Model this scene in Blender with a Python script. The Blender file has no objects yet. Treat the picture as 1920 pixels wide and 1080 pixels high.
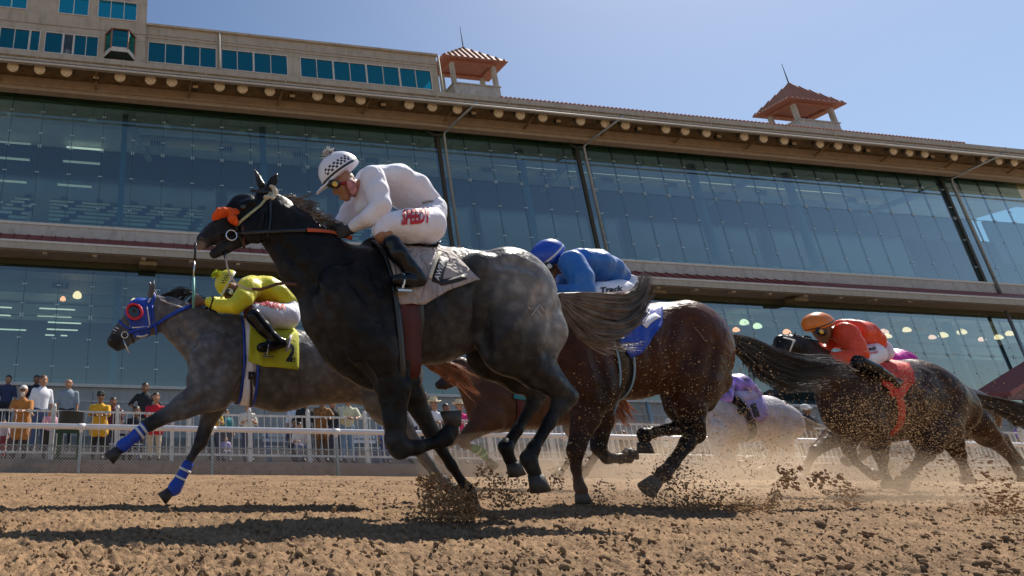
import bpy, bmesh, math, random
import numpy as np
from mathutils import Vector, Matrix, noise as mnoise
from mathutils.bvhtree import BVHTree
rng = np.random.default_rng(7); random.seed(7)
S = bpy.context.scene; C = S.collection
# ------------------------------------------------------------------ camera
FP, PX, PY = 1043.6, 365.7, 540.0
PITCH, ROLL, YAW, CH = 0.30277, 0.01208, 0.12769, 0.26
_f = np.array([math.sin(YAW)*math.cos(PITCH), math.cos(YAW)*math.cos(PITCH), math.sin(PITCH)])
_r = np.array([math.cos(YAW), -math.sin(YAW), 0.0]); _u = np.cross(_r, _f)
_c, _s = math.cos(ROLL), math.sin(ROLL)
_r, _u = _c*_r+_s*_u, -_s*_r+_c*_u
cam = bpy.data.cameras.new('camera'); camo = bpy.data.objects.new('camera', cam); C.objects.link(camo)
cam.sensor_width = 36; cam.lens = 36*FP/1920; cam.shift_x = (960-PX)/1920; cam.shift_y = 0
cam.clip_start = 0.05; cam.clip_end = 5000
camo.matrix_world = Matrix(((_r[0], _u[0], -_f[0], 0), (_r[1], _u[1], -_f[1], 0), (_r[2], _u[2], -_f[2], CH), (0, 0, 0, 1)))
S.camera = camo
# ------------------------------------------------------------------ sky, sun, exposure
SUN = Vector((0.74, 0.36, 1.0)).normalized()
W = bpy.data.worlds.new('World'); S.world = W; W.use_nodes = True
wn = W.node_tree.nodes; wl = W.node_tree.links; wn.clear()
sky = wn.new('ShaderNodeTexSky'); sky.sky_type = 'NISHITA'; sky.sun_disc = False
sky.sun_elevation = math.asin(SUN.z); sky.sun_rotation = math.atan2(SUN.x, SUN.y)
sky.air_density = 1.15; sky.dust_density = 0.5; sky.ozone_density = 2.6; sky.altitude = 100
bg = wn.new('ShaderNodeBackground'); bg.inputs['Strength'].default_value = 0.085
wo = wn.new('ShaderNodeOutputWorld'); wl.new(sky.outputs[0], bg.inputs[0]); wl.new(bg.outputs[0], wo.inputs[0])
sl_ = bpy.data.lights.new('sun', 'SUN'); sl_.energy = 5.0; sl_.angle = math.radians(0.53); sl_.color = (1.0, 0.93, 0.82)
slo = bpy.data.objects.new('sun', sl_); C.objects.link(slo)
slo.rotation_euler = (-SUN).to_track_quat('-Z', 'Y').to_euler(); slo.location = (20, 20, 60)
S.view_settings.view_transform = 'Standard'; S.view_settings.look = 'None'
S.view_settings.exposure = 0.40; S.view_settings.gamma = 1.0; S.view_settings.use_curve_mapping = False
S.render.engine = 'CYCLES'
S.cycles.max_bounces = 8; S.cycles.transparent_max_bounces = 24; S.cycles.volume_bounces = 1
S.cycles.caustics_reflective = False; S.cycles.caustics_refractive = False
S.cycles.volume_step_rate = 2.0; S.cycles.volume_max_steps = 64

# ------------------------------------------------------------------ unprojection (photo pixel + distance plane -> metres)
def raydir(x, y):
    d = (x-PX)/FP*_r-(y-PY)/FP*_u+_f
    return d/d[1]
def P(x, y, Y):
    d = raydir(x, y)*Y
    return np.array([d[0], Y, d[2]+CH])
def mpp(x, y, Y):
    a = P(x, y, Y); b = P(x+1, y, Y); c = P(x, y+1, Y)
    return 0.5*(np.linalg.norm(b-a)+np.linalg.norm(c-a))

# ------------------------------------------------------------------ objects
def link(o, parent=None):
    C.objects.link(o)
    if parent is not None: o.parent = parent
    return o
def tag(o, label=None, cat=None, group=None, kind=None):
    if label: o['label'] = label
    if cat: o['category'] = cat
    if group: o['group'] = group
    if kind: o['kind'] = kind
    return o
def thing(name, label, cat, loc=(0, 0, 0), group=None):
    o = bpy.data.objects.new(name, None); C.objects.link(o); o.location = loc; o.empty_display_size = .2
    return tag(o, label, cat, group)
def mesh_obj(name, verts, faces, mat, parent=None, smooth=False, world=True):
    """verts in world space unless world=False; parent is an unrotated Empty"""
    me = bpy.data.meshes.new(name)
    v = np.asarray(verts, dtype=float).reshape(-1, 3)
    o = bpy.data.objects.new(name, me)
    off = np.zeros(3)
    p = parent
    while p is not None and world:
        off += np.array(p.location[:]); p = p.parent
    me.from_pydata((v-off).tolist(), [], [tuple(int(i) for i in f) for f in faces])
    if mat is not None: me.materials.append(mat)
    if smooth: me.polygons.foreach_set('use_smooth', [True]*len(me.polygons))
    me.update()
    return link(o, parent)
def fast_mesh(name, v, quads, mat, parent=None, smooth=True, world=True):
    v = np.asarray(v, dtype=np.float32); quads = np.asarray(quads, dtype=np.int32)
    off = np.zeros(3); p = parent
    while p is not None and world:
        off += np.array(p.location[:]); p = p.parent
    v = v-off.astype(np.float32)
    k = quads.shape[1]
    me = bpy.data.meshes.new(name)
    me.vertices.add(len(v)); me.vertices.foreach_set('co', v.ravel())
    me.loops.add(quads.size); me.loops.foreach_set('vertex_index', quads.ravel())
    me.polygons.add(len(quads)); me.polygons.foreach_set('loop_start', np.arange(0, quads.size, k, dtype=np.int32))
    if smooth: me.polygons.foreach_set('use_smooth', np.ones(len(quads), dtype=bool))
    me.update(calc_edges=True); me.validate()
    if mat is not None: me.materials.append(mat)
    return link(bpy.data.objects.new(name, me), parent)
def inst(src, name, loc, parent=None, rot=None, scale=None):
    o = src.copy(); o.name = name; o.location = loc
    if rot: o.rotation_euler = rot
    if scale: o.scale = scale
    return link(o, parent)
class MB:
    """collects boxes, bars and tubes into one mesh"""
    def __init__(s): s.v = []; s.f = []
    def add(s, v, f):
        n = len(s.v); s.v += [tuple(float(c) for c in p) for p in v]; s.f += [tuple(i+n for i in q) for q in f]
    def box(s, x0, x1, y0, y1, z0, z1):
        s.add([(x0, y0, z0), (x1, y0, z0), (x1, y1, z0), (x0, y1, z0), (x0, y0, z1), (x1, y0, z1), (x1, y1, z1), (x0, y1, z1)],
              [(0, 3, 2, 1), (4, 5, 6, 7), (0, 1, 5, 4), (1, 2, 6, 5), (2, 3, 7, 6), (3, 0, 4, 7)])
    def prism(s, pts, x0, x1):
        """pts (y,z) polygon extruded along X"""
        n = len(pts)
        v = [(x0, p[0], p[1]) for p in pts]+[(x1, p[0], p[1]) for p in pts]
        s.add(v, [tuple(range(n-1, -1, -1)), tuple(range(n, 2*n))]+[(i, (i+1) % n, n+(i+1) % n, n+i) for i in range(n)])
    def tube(s, pts, rad, n=8, flat=1.0, ref=None):
        pts = [Vector(p) for p in pts]
        if not hasattr(rad, '__len__'): rad = [rad]*len(pts)
        N = len(s.v); prev = None
        for i, p in enumerate(pts):
            t = (pts[min(i+1, len(pts)-1)]-pts[max(i-1, 0)])
            t = t.normalized() if t.length > 1e-9 else Vector((0, 0, 1))
            if prev is None:
                a = Vector(ref) if ref is not None else (Vector((0, 0, 1)) if abs(t.z) < .9 else Vector((1, 0, 0)))
            else: a = prev
            a = (a-t*a.dot(t)).normalized(); prev = a; b = t.cross(a)
            for k in range(n):
                an = 2*math.pi*k/n
                q = p+a*(math.cos(an)*rad[i])+b*(math.sin(an)*rad[i]*flat)
                s.v.append(tuple(q))
        for i in range(len(pts)-1):
            for k in range(n):
                s.f.append((N+i*n+k, N+i*n+(k+1) % n, N+(i+1)*n+(k+1) % n, N+(i+1)*n+k))
        s.f.append(tuple(N+k for k in range(n-1, -1, -1))); s.f.append(tuple(N+(len(pts)-1)*n+k for k in range(n)))
    def build(s, name, mat, parent=None, smooth=False, world=True):
        return mesh_obj(name, s.v, s.f, mat, parent, smooth, world)
def bevel(o, w=.01, seg=2):
    m = o.modifiers.new('bevel', 'BEVEL'); m.width = w; m.segments = seg; m.limit_method = 'ANGLE'
    return o

# ------------------------------------------------------------------ materials
_M = {}
def mat(name, col, rough=.6, metal=0., var=.12, vscale=6., bump=0., bscale=40., spec=.5, coat=0., sheen=0., emit=None, estr=0., dirt=0., fold=0., fscale=7.):
    if name in _M: return _M[name]
    m = bpy.data.materials.new(name); m.use_nodes = True; _M[name] = m
    n, l = m.node_tree.nodes, m.node_tree.links
    b = n['Principled BSDF']; b.inputs['Roughness'].default_value = rough; b.inputs['Metallic'].default_value = metal
    b.inputs['Specular IOR Level'].default_value = spec; b.inputs['Coat Weight'].default_value = coat
    b.inputs['Sheen Weight'].default_value = sheen
    tc = n.new('ShaderNodeTexCoord')
    nz = n.new('ShaderNodeTexNoise'); nz.inputs['Scale'].default_value = vscale; nz.inputs['Detail'].default_value = 6
    l.new(tc.outputs['Object'], nz.inputs['Vector'])
    mr = n.new('ShaderNodeMapRange'); mr.inputs['To Min'].default_value = 1-var; mr.inputs['To Max'].default_value = 1+var
    mr.inputs['From Min'].default_value = .3; mr.inputs['From Max'].default_value = .7
    l.new(nz.outputs['Fac'], mr.inputs['Value'])
    mx = n.new('ShaderNodeMix'); mx.data_type = 'RGBA'; mx.blend_type = 'MULTIPLY'; mx.inputs['Factor'].default_value = 1
    mx.inputs['A'].default_value = (*col, 1); l.new(mr.outputs[0], mx.inputs['B'])
    out = mx.outputs['Result']
    if dirt:
        n2 = n.new('ShaderNodeTexNoise'); n2.inputs['Scale'].default_value = vscale*2.3; n2.inputs['Detail'].default_value = 8
        mp = n.new('ShaderNodeMapping'); mp.inputs['Scale'].default_value = (1, 1, .25)
        l.new(tc.outputs['Object'], mp.inputs[0]); l.new(mp.outputs[0], n2.inputs['Vector'])
        r2 = n.new('ShaderNodeMapRange'); r2.inputs['From Min'].default_value = .5; r2.inputs['From Max'].default_value = .72; r2.inputs['To Max'].default_value = dirt
        l.new(n2.outputs['Fac'], r2.inputs['Value'])
        m2 = n.new('ShaderNodeMix'); m2.data_type = 'RGBA'; m2.inputs['B'].default_value = (.12, .085, .05, 1)
        l.new(r2.outputs[0], m2.inputs['Factor']); l.new(out, m2.inputs['A']); out = m2.outputs['Result']
    l.new(out, b.inputs['Base Color'])
    if bump:
        nb = n.new('ShaderNodeTexNoise'); nb.inputs['Scale'].default_value = bscale; nb.inputs['Detail'].default_value = 5
        l.new(tc.outputs['Object'], nb.inputs['Vector'])
        bp = n.new('ShaderNodeBump'); bp.inputs['Strength'].default_value = bump; bp.inputs['Distance'].default_value = .02
        l.new(nb.outputs['Fac'], bp.inputs['Height']); l.new(bp.outputs[0], b.inputs['Normal'])
        if fold:
            fm = n.new('ShaderNodeMapping'); fm.inputs['Rotation'].default_value = (.3, .7, .2); fm.inputs['Scale'].default_value = (1, 1, .38)
            l.new(tc.outputs['Object'], fm.inputs[0]); fn = n.new('ShaderNodeTexNoise'); fn.inputs['Scale'].default_value = fscale; fn.inputs['Detail'].default_value = 2.5; fn.inputs['Distortion'].default_value = .8
            l.new(fm.outputs[0], fn.inputs['Vector']); f1 = n.new('ShaderNodeMath'); f1.operation = 'SUBTRACT'; f1.inputs[1].default_value = .5; l.new(fn.outputs['Fac'], f1.inputs[0])
            f2 = n.new('ShaderNodeMath'); f2.operation = 'ABSOLUTE'; l.new(f1.outputs[0], f2.inputs[0]); f3 = n.new('ShaderNodeMath'); f3.operation = 'POWER'; f3.inputs[1].default_value = .6; l.new(f2.outputs[0], f3.inputs[0])
            b3 = n.new('ShaderNodeBump'); b3.inputs['Strength'].default_value = fold; b3.inputs['Distance'].default_value = .05; l.new(f3.outputs[0], b3.inputs['Height']); l.new(bp.outputs[0], b3.inputs['Normal']); l.new(b3.outputs[0], b.inputs['Normal'])
    if emit:
        b.inputs['Emission Color'].default_value = (*emit, 1); b.inputs['Emission Strength'].default_value = estr
    return m
def coatmat(name, dapple=.3, rough=.34, spec=.14):
    """horse coat: pigment and a painted lit rim from the colour attribute, dapples and fine hair relief"""
    m = bpy.data.materials.new(name); m.use_nodes = True
    n, l = m.node_tree.nodes, m.node_tree.links
    b = n['Principled BSDF']; b.inputs['Roughness'].default_value = rough; b.inputs['Specular IOR Level'].default_value = spec
    at = n.new('ShaderNodeAttribute'); at.attribute_name = 'coat'
    tc = n.new('ShaderNodeTexCoord')
    vo = n.new('ShaderNodeTexVoronoi'); vo.feature = 'SMOOTH_F1'; vo.inputs['Scale'].default_value = 19; vo.inputs['Smoothness'].default_value = .7
    nz = n.new('ShaderNodeTexNoise'); nz.inputs['Scale'].default_value = 7; nz.inputs['Detail'].default_value = 7; nz.inputs['Roughness'].default_value = .65
    wv = n.new('ShaderNodeMix'); wv.data_type = 'VECTOR'; wv.inputs['Factor'].default_value = .12
    l.new(tc.outputs['Object'], wv.inputs['A']); l.new(nz.outputs['Color'], wv.inputs['B']); l.new(wv.outputs['Result'], vo.inputs['Vector'])
    l.new(tc.outputs['Object'], nz.inputs['Vector'])
    mr = n.new('ShaderNodeMapRange'); mr.inputs['From Min'].default_value = .1; mr.inputs['From Max'].default_value = .6
    mr.inputs['To Min'].default_value = 1+dapple; mr.inputs['To Max'].default_value = 1-dapple*.75
    l.new(vo.outputs['Distance'], mr.inputs['Value'])
    m1 = n.new('ShaderNodeMix'); m1.data_type = 'RGBA'; m1.blend_type = 'MULTIPLY'; m1.inputs['Factor'].default_value = 1
    l.new(at.outputs['Color'], m1.inputs['A']); l.new(mr.outputs[0], m1.inputs['B'])
    mr2 = n.new('ShaderNodeMapRange'); mr2.inputs['From Min'].default_value = .3; mr2.inputs['From Max'].default_value = .7
    mr2.inputs['To Min'].default_value = .72; mr2.inputs['To Max'].default_value = 1.28; l.new(nz.outputs['Fac'], mr2.inputs['Value'])
    m2 = n.new('ShaderNodeMix'); m2.data_type = 'RGBA'; m2.blend_type = 'MULTIPLY'; m2.inputs['Factor'].default_value = 1
    l.new(m1.outputs['Result'], m2.inputs['A']); l.new(mr2.outputs[0], m2.inputs['B']); l.new(m2.outputs['Result'], b.inputs['Base Color'])
    mp = n.new('ShaderNodeMapping'); mp.inputs['Scale'].default_value = (60, 260, 160); mp.inputs['Rotation'].default_value = (0, .5, 0)
    l.new(tc.outputs['Object'], mp.inputs[0])
    nb = n.new('ShaderNodeTexNoise'); nb.inputs['Scale'].default_value = 1; nb.inputs['Detail'].default_value = 3; l.new(mp.outputs[0], nb.inputs['Vector'])
    nm = n.new('ShaderNodeTexNoise'); nm.inputs['Scale'].default_value = 9; nm.inputs['Detail'].default_value = 3; l.new(tc.outputs['Object'], nm.inputs['Vector'])
    b1 = n.new('ShaderNodeBump'); b1.inputs['Strength'].default_value = .25; b1.inputs['Distance'].default_value = .004; l.new(nb.outputs['Fac'], b1.inputs['Height'])
    b2 = n.new('ShaderNodeBump'); b2.inputs['Strength'].default_value = .55; b2.inputs['Distance'].default_value = .045; l.new(nm.outputs['Fac'], b2.inputs['Height'])
    l.new(b1.outputs[0], b2.inputs['Normal']); l.new(b2.outputs[0], b.inputs['Normal'])
    rr = n.new('ShaderNodeMapRange'); rr.inputs['To Min'].default_value = rough-.1; rr.inputs['To Max'].default_value = rough+.14
    l.new(nz.outputs['Fac'], rr.inputs['Value']); l.new(rr.outputs[0], b.inputs['Roughness'])
    return m

# ------------------------------------------------------------------ signed distance modelling
class Sdf:
    def __init__(s, lo, hi, vox):
        s.lo = np.array(lo, float)-2*vox; s.vox = vox
        s.n = np.maximum(np.ceil((np.array(hi, float)+2*vox-s.lo)/vox).astype(int)+1, 4)
        s.D = np.full(s.n, 1.0, np.float32)
    def _sl(s, lo, hi):
        a = np.clip(np.floor((lo-s.lo)/s.vox).astype(int), 0, s.n-1); b = np.clip(np.ceil((hi-s.lo)/s.vox).astype(int)+1, 1, s.n)
        return a, b
    def grid(s, a, b):
        ax = [(s.lo[i]+s.vox*np.arange(a[i], b[i])).astype(np.float32) for i in range(3)]
        return ax[0][:, None, None], ax[1][None, :, None], ax[2][None, None, :]
    def cone(s, A, B, ra, rb, ky=1., k=.03, kyb=None, n=None, sub=False, inflate=0., kx=1., kz=1.):
        A = np.array(A, float); B = np.array(B, float); kyb = ky if kyb is None else kyb
        ra += inflate; rb += inflate
        R = max(ra, rb)*max(1, ky, kyb)+k+3*s.vox
        a, b = s._sl(np.minimum(A, B)-R, np.maximum(A, B)+R)
        if (b-a).min() <= 0: return s
        X, Y, Z = s.grid(a, b)
        d = B-A; L = float(d@d)
        if L < 1e-12: t = np.zeros((1, 1, 1), np.float32)
        else: t = np.clip(((X-A[0])*d[0]+(Y-A[1])*d[1]+(Z-A[2])*d[2])/L, 0, 1)
        kk = ky+(kyb-ky)*t; r = ra+(rb-ra)*t
        qx = X-A[0]-t*d[0]; qy = Y-A[1]-t*d[1]; qz = Z-A[2]-t*d[2]
        if n is None: q = np.sqrt((qx/kx)**2+(qy/kk)**2+(qz/kz)**2)
        else:
            n = np.array(n, float); n /= np.linalg.norm(n)
            c = qx*n[0]+qy*n[1]+qz*n[2]
            q = np.sqrt(np.maximum(qx*qx+qy*qy+qz*qz-c*c+(c/kk)**2, 0))
        v = (q-r).astype(np.float32)
        Dd = s.D[a[0]:b[0], a[1]:b[1], a[2]:b[2]]
        if sub:
            h = np.maximum(k-np.abs(Dd+v), 0)/k
            Dd[...] = np.maximum(Dd, -v)+h*h*k*.25
        else:
            h = np.maximum(k-np.abs(Dd-v), 0)/k
            Dd[...] = np.minimum(Dd, v)-h*h*k*.25
        return s
    def clip(s, p, nrm):
        """keep the side the normal points away from"""
        X, Y, Z = s.grid(np.zeros(3, int), s.n); nrm = np.array(nrm, float); nrm /= np.linalg.norm(nrm)
        s.D = np.maximum(s.D, ((X-p[0])*nrm[0]+(Y-p[1])*nrm[1]+(Z-p[2])*nrm[2]).astype(np.float32)); return s
    def wrinkle(s, amp, freq, seed=0):
        X, Y, Z = s.grid(np.zeros(3, int), s.n)
        w = np.sin(freq*(X+.7*Z)+3*np.sin(freq*.37*Y+seed))*np.sin(freq*.6*(Z-.5*X)+2.1*np.sin(freq*.5*X+seed*2.3))
        w = w+.5*np.sin(freq*1.9*(Z*.8+Y)+seed)*np.sin(freq*1.3*X+seed)
        s.D = (s.D+amp*w).astype(np.float32); return s
    def mesh(s, iso=0.):
        D = s.D-iso; nx, ny, nz = D.shape
        ins = D < 0
        cc = [(0, 0, 0), (1, 0, 0), (0, 1, 0), (1, 1, 0), (0, 0, 1), (1, 0, 1), (0, 1, 1), (1, 1, 1)]
        cnt = np.zeros((nx-1, ny-1, nz-1), np.int8)
        for c in cc: cnt += ins[c[0]:nx-1+c[0], c[1]:ny-1+c[1], c[2]:nz-1+c[2]]
        cells = np.argwhere((cnt > 0) & (cnt < 8)); idx = np.full(cnt.shape, -1, np.int32)
        idx[cells[:, 0], cells[:, 1], cells[:, 2]] = np.arange(len(cells))
        acc = np.zeros((len(cells), 3)); num = np.zeros(len(cells))
        for i in range(8):
            for ax in range(3):
                if cc[i][ax]: continue
                c0 = np.array(cc[i]); c1 = c0.copy(); c1[ax] = 1
                p0 = cells+c0; p1 = cells+c1
                d0 = D[p0[:, 0], p0[:, 1], p0[:, 2]]; d1 = D[p1[:, 0], p1[:, 1], p1[:, 2]]
                m = (d0 < 0) != (d1 < 0); t = np.where(m, d0/np.where(m, d0-d1, 1), 0)
                pt = c0[None, :]+t[:, None]*(c1-c0)[None, :]
                acc[m] += pt[m]; num[m] += 1
        v = s.lo+(cells+acc/num[:, None])*s.vox
        quads = []
        for ax in range(3):
            o1, o2 = (ax+1) % 3, (ax+2) % 3
            sl0 = [slice(None)]*3; sl1 = [slice(None)]*3; sl0[ax] = slice(0, -1); sl1[ax] = slice(1, None)
            ch = ins[tuple(sl0)] != ins[tuple(sl1)]
            e = np.argwhere(ch); e = e[(e[:, o1] > 0) & (e[:, o2] > 0) & (e[:, o1] < D.shape[o1]-1) & (e[:, o2] < D.shape[o2]-1)]
            a = e.copy(); b = e.copy(); b[:, o1] -= 1; c = b.copy(); c[:, o2] -= 1; d = e.copy(); d[:, o2] -= 1
            q = np.stack([idx[tuple(a.T)], idx[tuple(b.T)], idx[tuple(c.T)], idx[tuple(d.T)]], 1)
            fl = ins[tuple(e.T)]
            q[fl] = q[fl]
            q[~fl] = q[~fl][:, ::-1]
            quads.append(q)
        q = np.concatenate(quads); q = q[(q >= 0).all(1)]
        # one relaxation pass
        nb = np.zeros_like(v); k = np.zeros(len(v))
        for i in range(4):
            j = (i+1) % 4
            np.add.at(nb, q[:, i], v[q[:, j]]); np.add.at(nb, q[:, j], v[q[:, i]]); np.add.at(k, q[:, i], 1); np.add.at(k, q[:, j], 1)
        v = v*.5+.5*nb/np.maximum(k, 1)[:, None]
        return v, q
def bvh(o):
    me = o.data; off = np.zeros(3); p = o
    while p is not None: off += np.array(p.location[:]); p = p.parent
    n = len(me.vertices); co = np.empty(n*3, np.float32); me.vertices.foreach_get('co', co)
    return BVHTree.FromPolygons((co.reshape(-1, 3)+off).tolist(), [tuple(q.vertices) for q in me.polygons])
def on(tree, x, y, Yfall=None, eps=.004):
    """nearest surface seen behind photo pixel (x,y)"""
    d = Vector(raydir(x, y)).normalized()
    h, nr, i, dist = tree.ray_cast(Vector((0, 0, CH)), d)
    if h is None:
        if Yfall is None: return None, None
        return Vector(P(x, y, Yfall)), -d
    if nr.dot(d) > 0: nr = -nr
    return h+nr*eps, nr
def ribbon(name, pts, nrm, width, mat_, parent, thick=.004):
    """strap: pts, surface normals"""
    mb = MB(); n = len(pts)
    for i in range(n):
        t = (pts[min(i+1, n-1)]-pts[max(i-1, 0)])
        t = t.normalized() if t.length > 1e-7 else Vector((1, 0, 0))
        w = t.cross(nrm[i]).normalized()*width*.5; u = nrm[i]*thick
        p = pts[i]
        mb.v += [tuple(p-w), tuple(p+w), tuple(p+w+u), tuple(p-w+u)]
    for i in range(n-1):
        a = 4*i; b = a+4
        for k in range(4): mb.f.append((a+k, a+(k+1) % 4, b+(k+1) % 4, b+k))
    mb.f.append((0, 3, 2, 1)); mb.f.append((4*n-4, 4*n-3, 4*n-2, 4*n-1))
    return mb.build(name, mat_, parent, True)
def strap(name, tree, px, width, mat_, parent, Yf, eps=.005, step=6):
    pts = []; nr = []
    for (x0, y0), (x1, y1) in zip(px[:-1], px[1:]):
        m = max(1, int(math.hypot(x1-x0, y1-y0)/step))
        for i in range(m): pts.append((x0+(x1-x0)*i/m, y0+(y1-y0)*i/m))
    pts.append(px[-1]); A = []; B = []
    last = None
    for x, y in pts:
        p, n_ = on(tree, x, y, None, eps)
        if p is None or abs(p.y-Yf) > .6:
            q = Vector(P(x, y, last.y if last is not None else Yf)); p, n_ = q, -Vector(raydir(x, y)).normalized()
        A.append(p); B.append(n_); last = p
    for _ in range(2):
        A = [A[0]]+[(A[i-1]+A[i]*2+A[i+1])/4 for i in range(1, len(A)-1)]+[A[-1]]
        B = [B[0]]+[(B[i-1]+B[i]*2+B[i+1]).normalized() for i in range(1, len(B)-1)]+[B[-1]]
    return ribbon(name, A, B, width, mat_, parent)
def band(name, tree, c, axis, up, width, mat_, parent, R=.7, eps=.006, n=56, a0=-180., a1=180., thick=.005, smooth=3):
    """strap that goes round a body in the plane through c perpendicular to axis"""
    c = Vector(c); axis = Vector(axis).normalized(); up = Vector(up); up = (up-axis*up.dot(axis)).normalized(); sd = axis.cross(up)
    closed = a1-a0 >= 359.9; rad = []
    for i in range(n):
        an = math.radians(a0+(a1-a0)*i/(n if closed else n-1)); d = up*math.cos(an)+sd*math.sin(an)
        h, nr, _, dist = tree.ray_cast(c+d*R, -d, R)
        rad.append(R-dist if h is not None else None)
    good = [r for r in rad if r is not None]
    if not good: return None
    med = sorted(good)[len(good)//2]
    rad = [med if r is None else r for r in rad]
    for _ in range(smooth):
        rad = [(rad[i-1 if closed else max(i-1, 0)]+rad[i]*2+rad[(i+1) % n if closed else min(i+1, n-1)])/4 for i in range(n)]
    pts = []; ds = []
    for i in range(n):
        an = math.radians(a0+(a1-a0)*i/(n if closed else n-1)); d = up*math.cos(an)+sd*math.sin(an)
        pts.append(c+d*(rad[i]+eps)); ds.append(d)
    mb = MB(); w = axis*width*.5
    for p, d in zip(pts, ds): mb.v += [tuple(p-w), tuple(p+w), tuple(p+w+d*thick), tuple(p-w+d*thick)]
    for i in range(n if closed else n-1):
        a = 4*i; b = 4*((i+1) % n)
        for k in range(4): mb.f.append((a+k, a+(k+1) % 4, b+(k+1) % 4, b+k))
    return mb.build(name, mat_, parent, True)
def text_on(name, body, tree, ox, oy, ux, uy, vx, vy, mat_, parent, Yf, offset=.018, eps=.006):
    """flat print: text laid on a surface; (ox,oy) photo pixel of its start, (ux,uy) of its end, (vx,vy) pixel offset of one letter height"""
    cu = bpy.data.curves.new(name, 'FONT'); cu.body = body; cu.size = 1; cu.offset = offset; cu.resolution_u = 2
    t = bpy.data.objects.new(name, cu); C.objects.link(t)
    bpy.context.view_layer.update()
    me = bpy.data.meshes.new_from_object(t.evaluated_get(bpy.context.evaluated_depsgraph_get()))
    bpy.data.objects.remove(t); bpy.data.curves.remove(cu)
    bm = bmesh.new(); bm.from_mesh(me)
    bmesh.ops.subdivide_edges(bm, edges=[e for e in bm.edges if e.calc_length() > .25], cuts=2)
    bm.to_mesh(me); bm.free()
    xs = [v.co.x for v in me.vertices]; wdt = max(xs)-min(xs); x0 = min(xs)
    off = np.zeros(3); p = parent
    while p is not None: off += np.array(p.location[:]); p = p.parent
    off = Vector(off)
    for v in me.vertices:
        a = (v.co.x-x0)/wdt; b = v.co.y/.7
        q, _ = on(tree, ox+(ux-ox)*a+vx*b, oy+(uy-oy)*a+vy*b, Yf, eps)
        v.co = q-off
    me.materials.append(mat_)
    return link(bpy.data.objects.new(name, me), parent)
def strands(name, guides, mat_, parent, n=250, spread=.03, thick=.0022, seg=8, droop=.0, wild=.35, seed=1, taper=.25, clump=14, lmin=.6):
    """hair: thin three sided strands that follow guide lines. guides: list of lists of world points"""
    r = np.random.default_rng(seed); V = []; F = []
    G = [np.array(g, float) for g in guides]
    cl = None
    for i in range(n):
        if i % clump == 0: cl = (G[r.integers(len(G))], G[r.integers(len(G))], r.random(), r.normal(0, 1, 3), r.normal(0, 1, 3), lmin+(1.04-lmin)*r.random(), r.uniform(4, 11), r.uniform(0, 6), r.normal(0, 1, 3))
        g, g2, w = cl[0], cl[1], cl[2]
        L = max(.3, cl[5]-.16*r.random()); t = np.linspace(0, L, seg)
        def ev(g):
            u = t*(len(g)-1); k = np.minimum(u.astype(int), len(g)-2); f = (u-k)[:, None]
            return g[k]*(1-f)+g[k+1]*f
        p = ev(g)*(1-w)+ev(g2)*w if len(g) == len(g2) else ev(g)
        o = (cl[3]*.85+r.normal(0, 1, 3)*.30)*spread; o2 = (cl[4]+r.normal(0, 1, 3)*.35)*spread*wild*4
        s_ = t[:, None]
        p = p+o*(.35+.65*s_)+o2*s_**2+np.array([0, 0, -droop])*(s_**2)
        p += np.sin(s_*cl[6]+cl[7]+r.uniform(0, .6))*cl[8]*spread*.22*s_+np.sin(s_*r.uniform(5, 14))*r.normal(0, 1, 3)*spread*.10
        rad = thick*(1-(1-taper)*t/L)*r.uniform(.7, 1.3)
        tg = np.gradient(p, axis=0); tg /= np.linalg.norm(tg, axis=1)[:, None]+1e-9
        a = np.cross(tg, r.normal(0, 1, 3)); a /= np.linalg.norm(a, axis=1)[:, None]+1e-9; b = np.cross(tg, a)
        base = len(V)*3*seg
        ring = np.stack([p+rad[:, None]*(a*math.cos(q)+b*math.sin(q)) for q in (0, 2.094, 4.189)], 1)
        V.append(ring.reshape(-1, 3))
        k = np.arange(seg-1)[:, None]*3; c = np.arange(3)[None, :]
        q = np.stack([base+k+c, base+k+(c+1) % 3, base+k+3+(c+1) % 3, base+k+3+c], -1).reshape(-1, 4)
        F.append(q)
    return fast_mesh(name, np.concatenate(V), np.concatenate(F), mat_, parent, True)
# =================================================================== ground
def hash2(ix, iy, s):
    h = (ix.astype(np.int64)*374761393+iy.astype(np.int64)*668265263+s*2147483647) & 0x7fffffff
    h = ((h ^ (h >> 13))*1274126177) & 0x7fffffff
    return ((h ^ (h >> 16)) & 0xffffff)/float(0xffffff)
def vnoise(x, y, s):
    ix = np.floor(x); iy = np.floor(y); fx = x-ix; fy = y-iy; fx = fx*fx*(3-2*fx); fy = fy*fy*(3-2*fy)
    return (hash2(ix, iy, s)*(1-fx)+hash2(ix+1, iy, s)*fx)*(1-fy)+(hash2(ix, iy+1, s)*(1-fx)+hash2(ix+1, iy+1, s)*fx)*fy-.5
def clods(x, y, cell, s, hmin=.25, hmax=.55):
    """rounded lumps of random size"""
    X = x/cell; Y = y/cell; ix = np.floor(X); iy = np.floor(Y); out = np.zeros_like(x)
    for dx in (-1, 0, 1):
        for dy in (-1, 0, 1):
            cx = ix+dx; cy = iy+dy
            px = cx+hash2(cx, cy, s); py = cy+hash2(cx, cy, s+1); r = hmin+(hmax-hmin)*hash2(cx, cy, s+2)
            d2 = ((X-px)**2+(Y-py)**2)/(r*r)
            out = np.maximum(out, np.sqrt(np.maximum(1-d2, 0))*r)
    return out*cell
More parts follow.
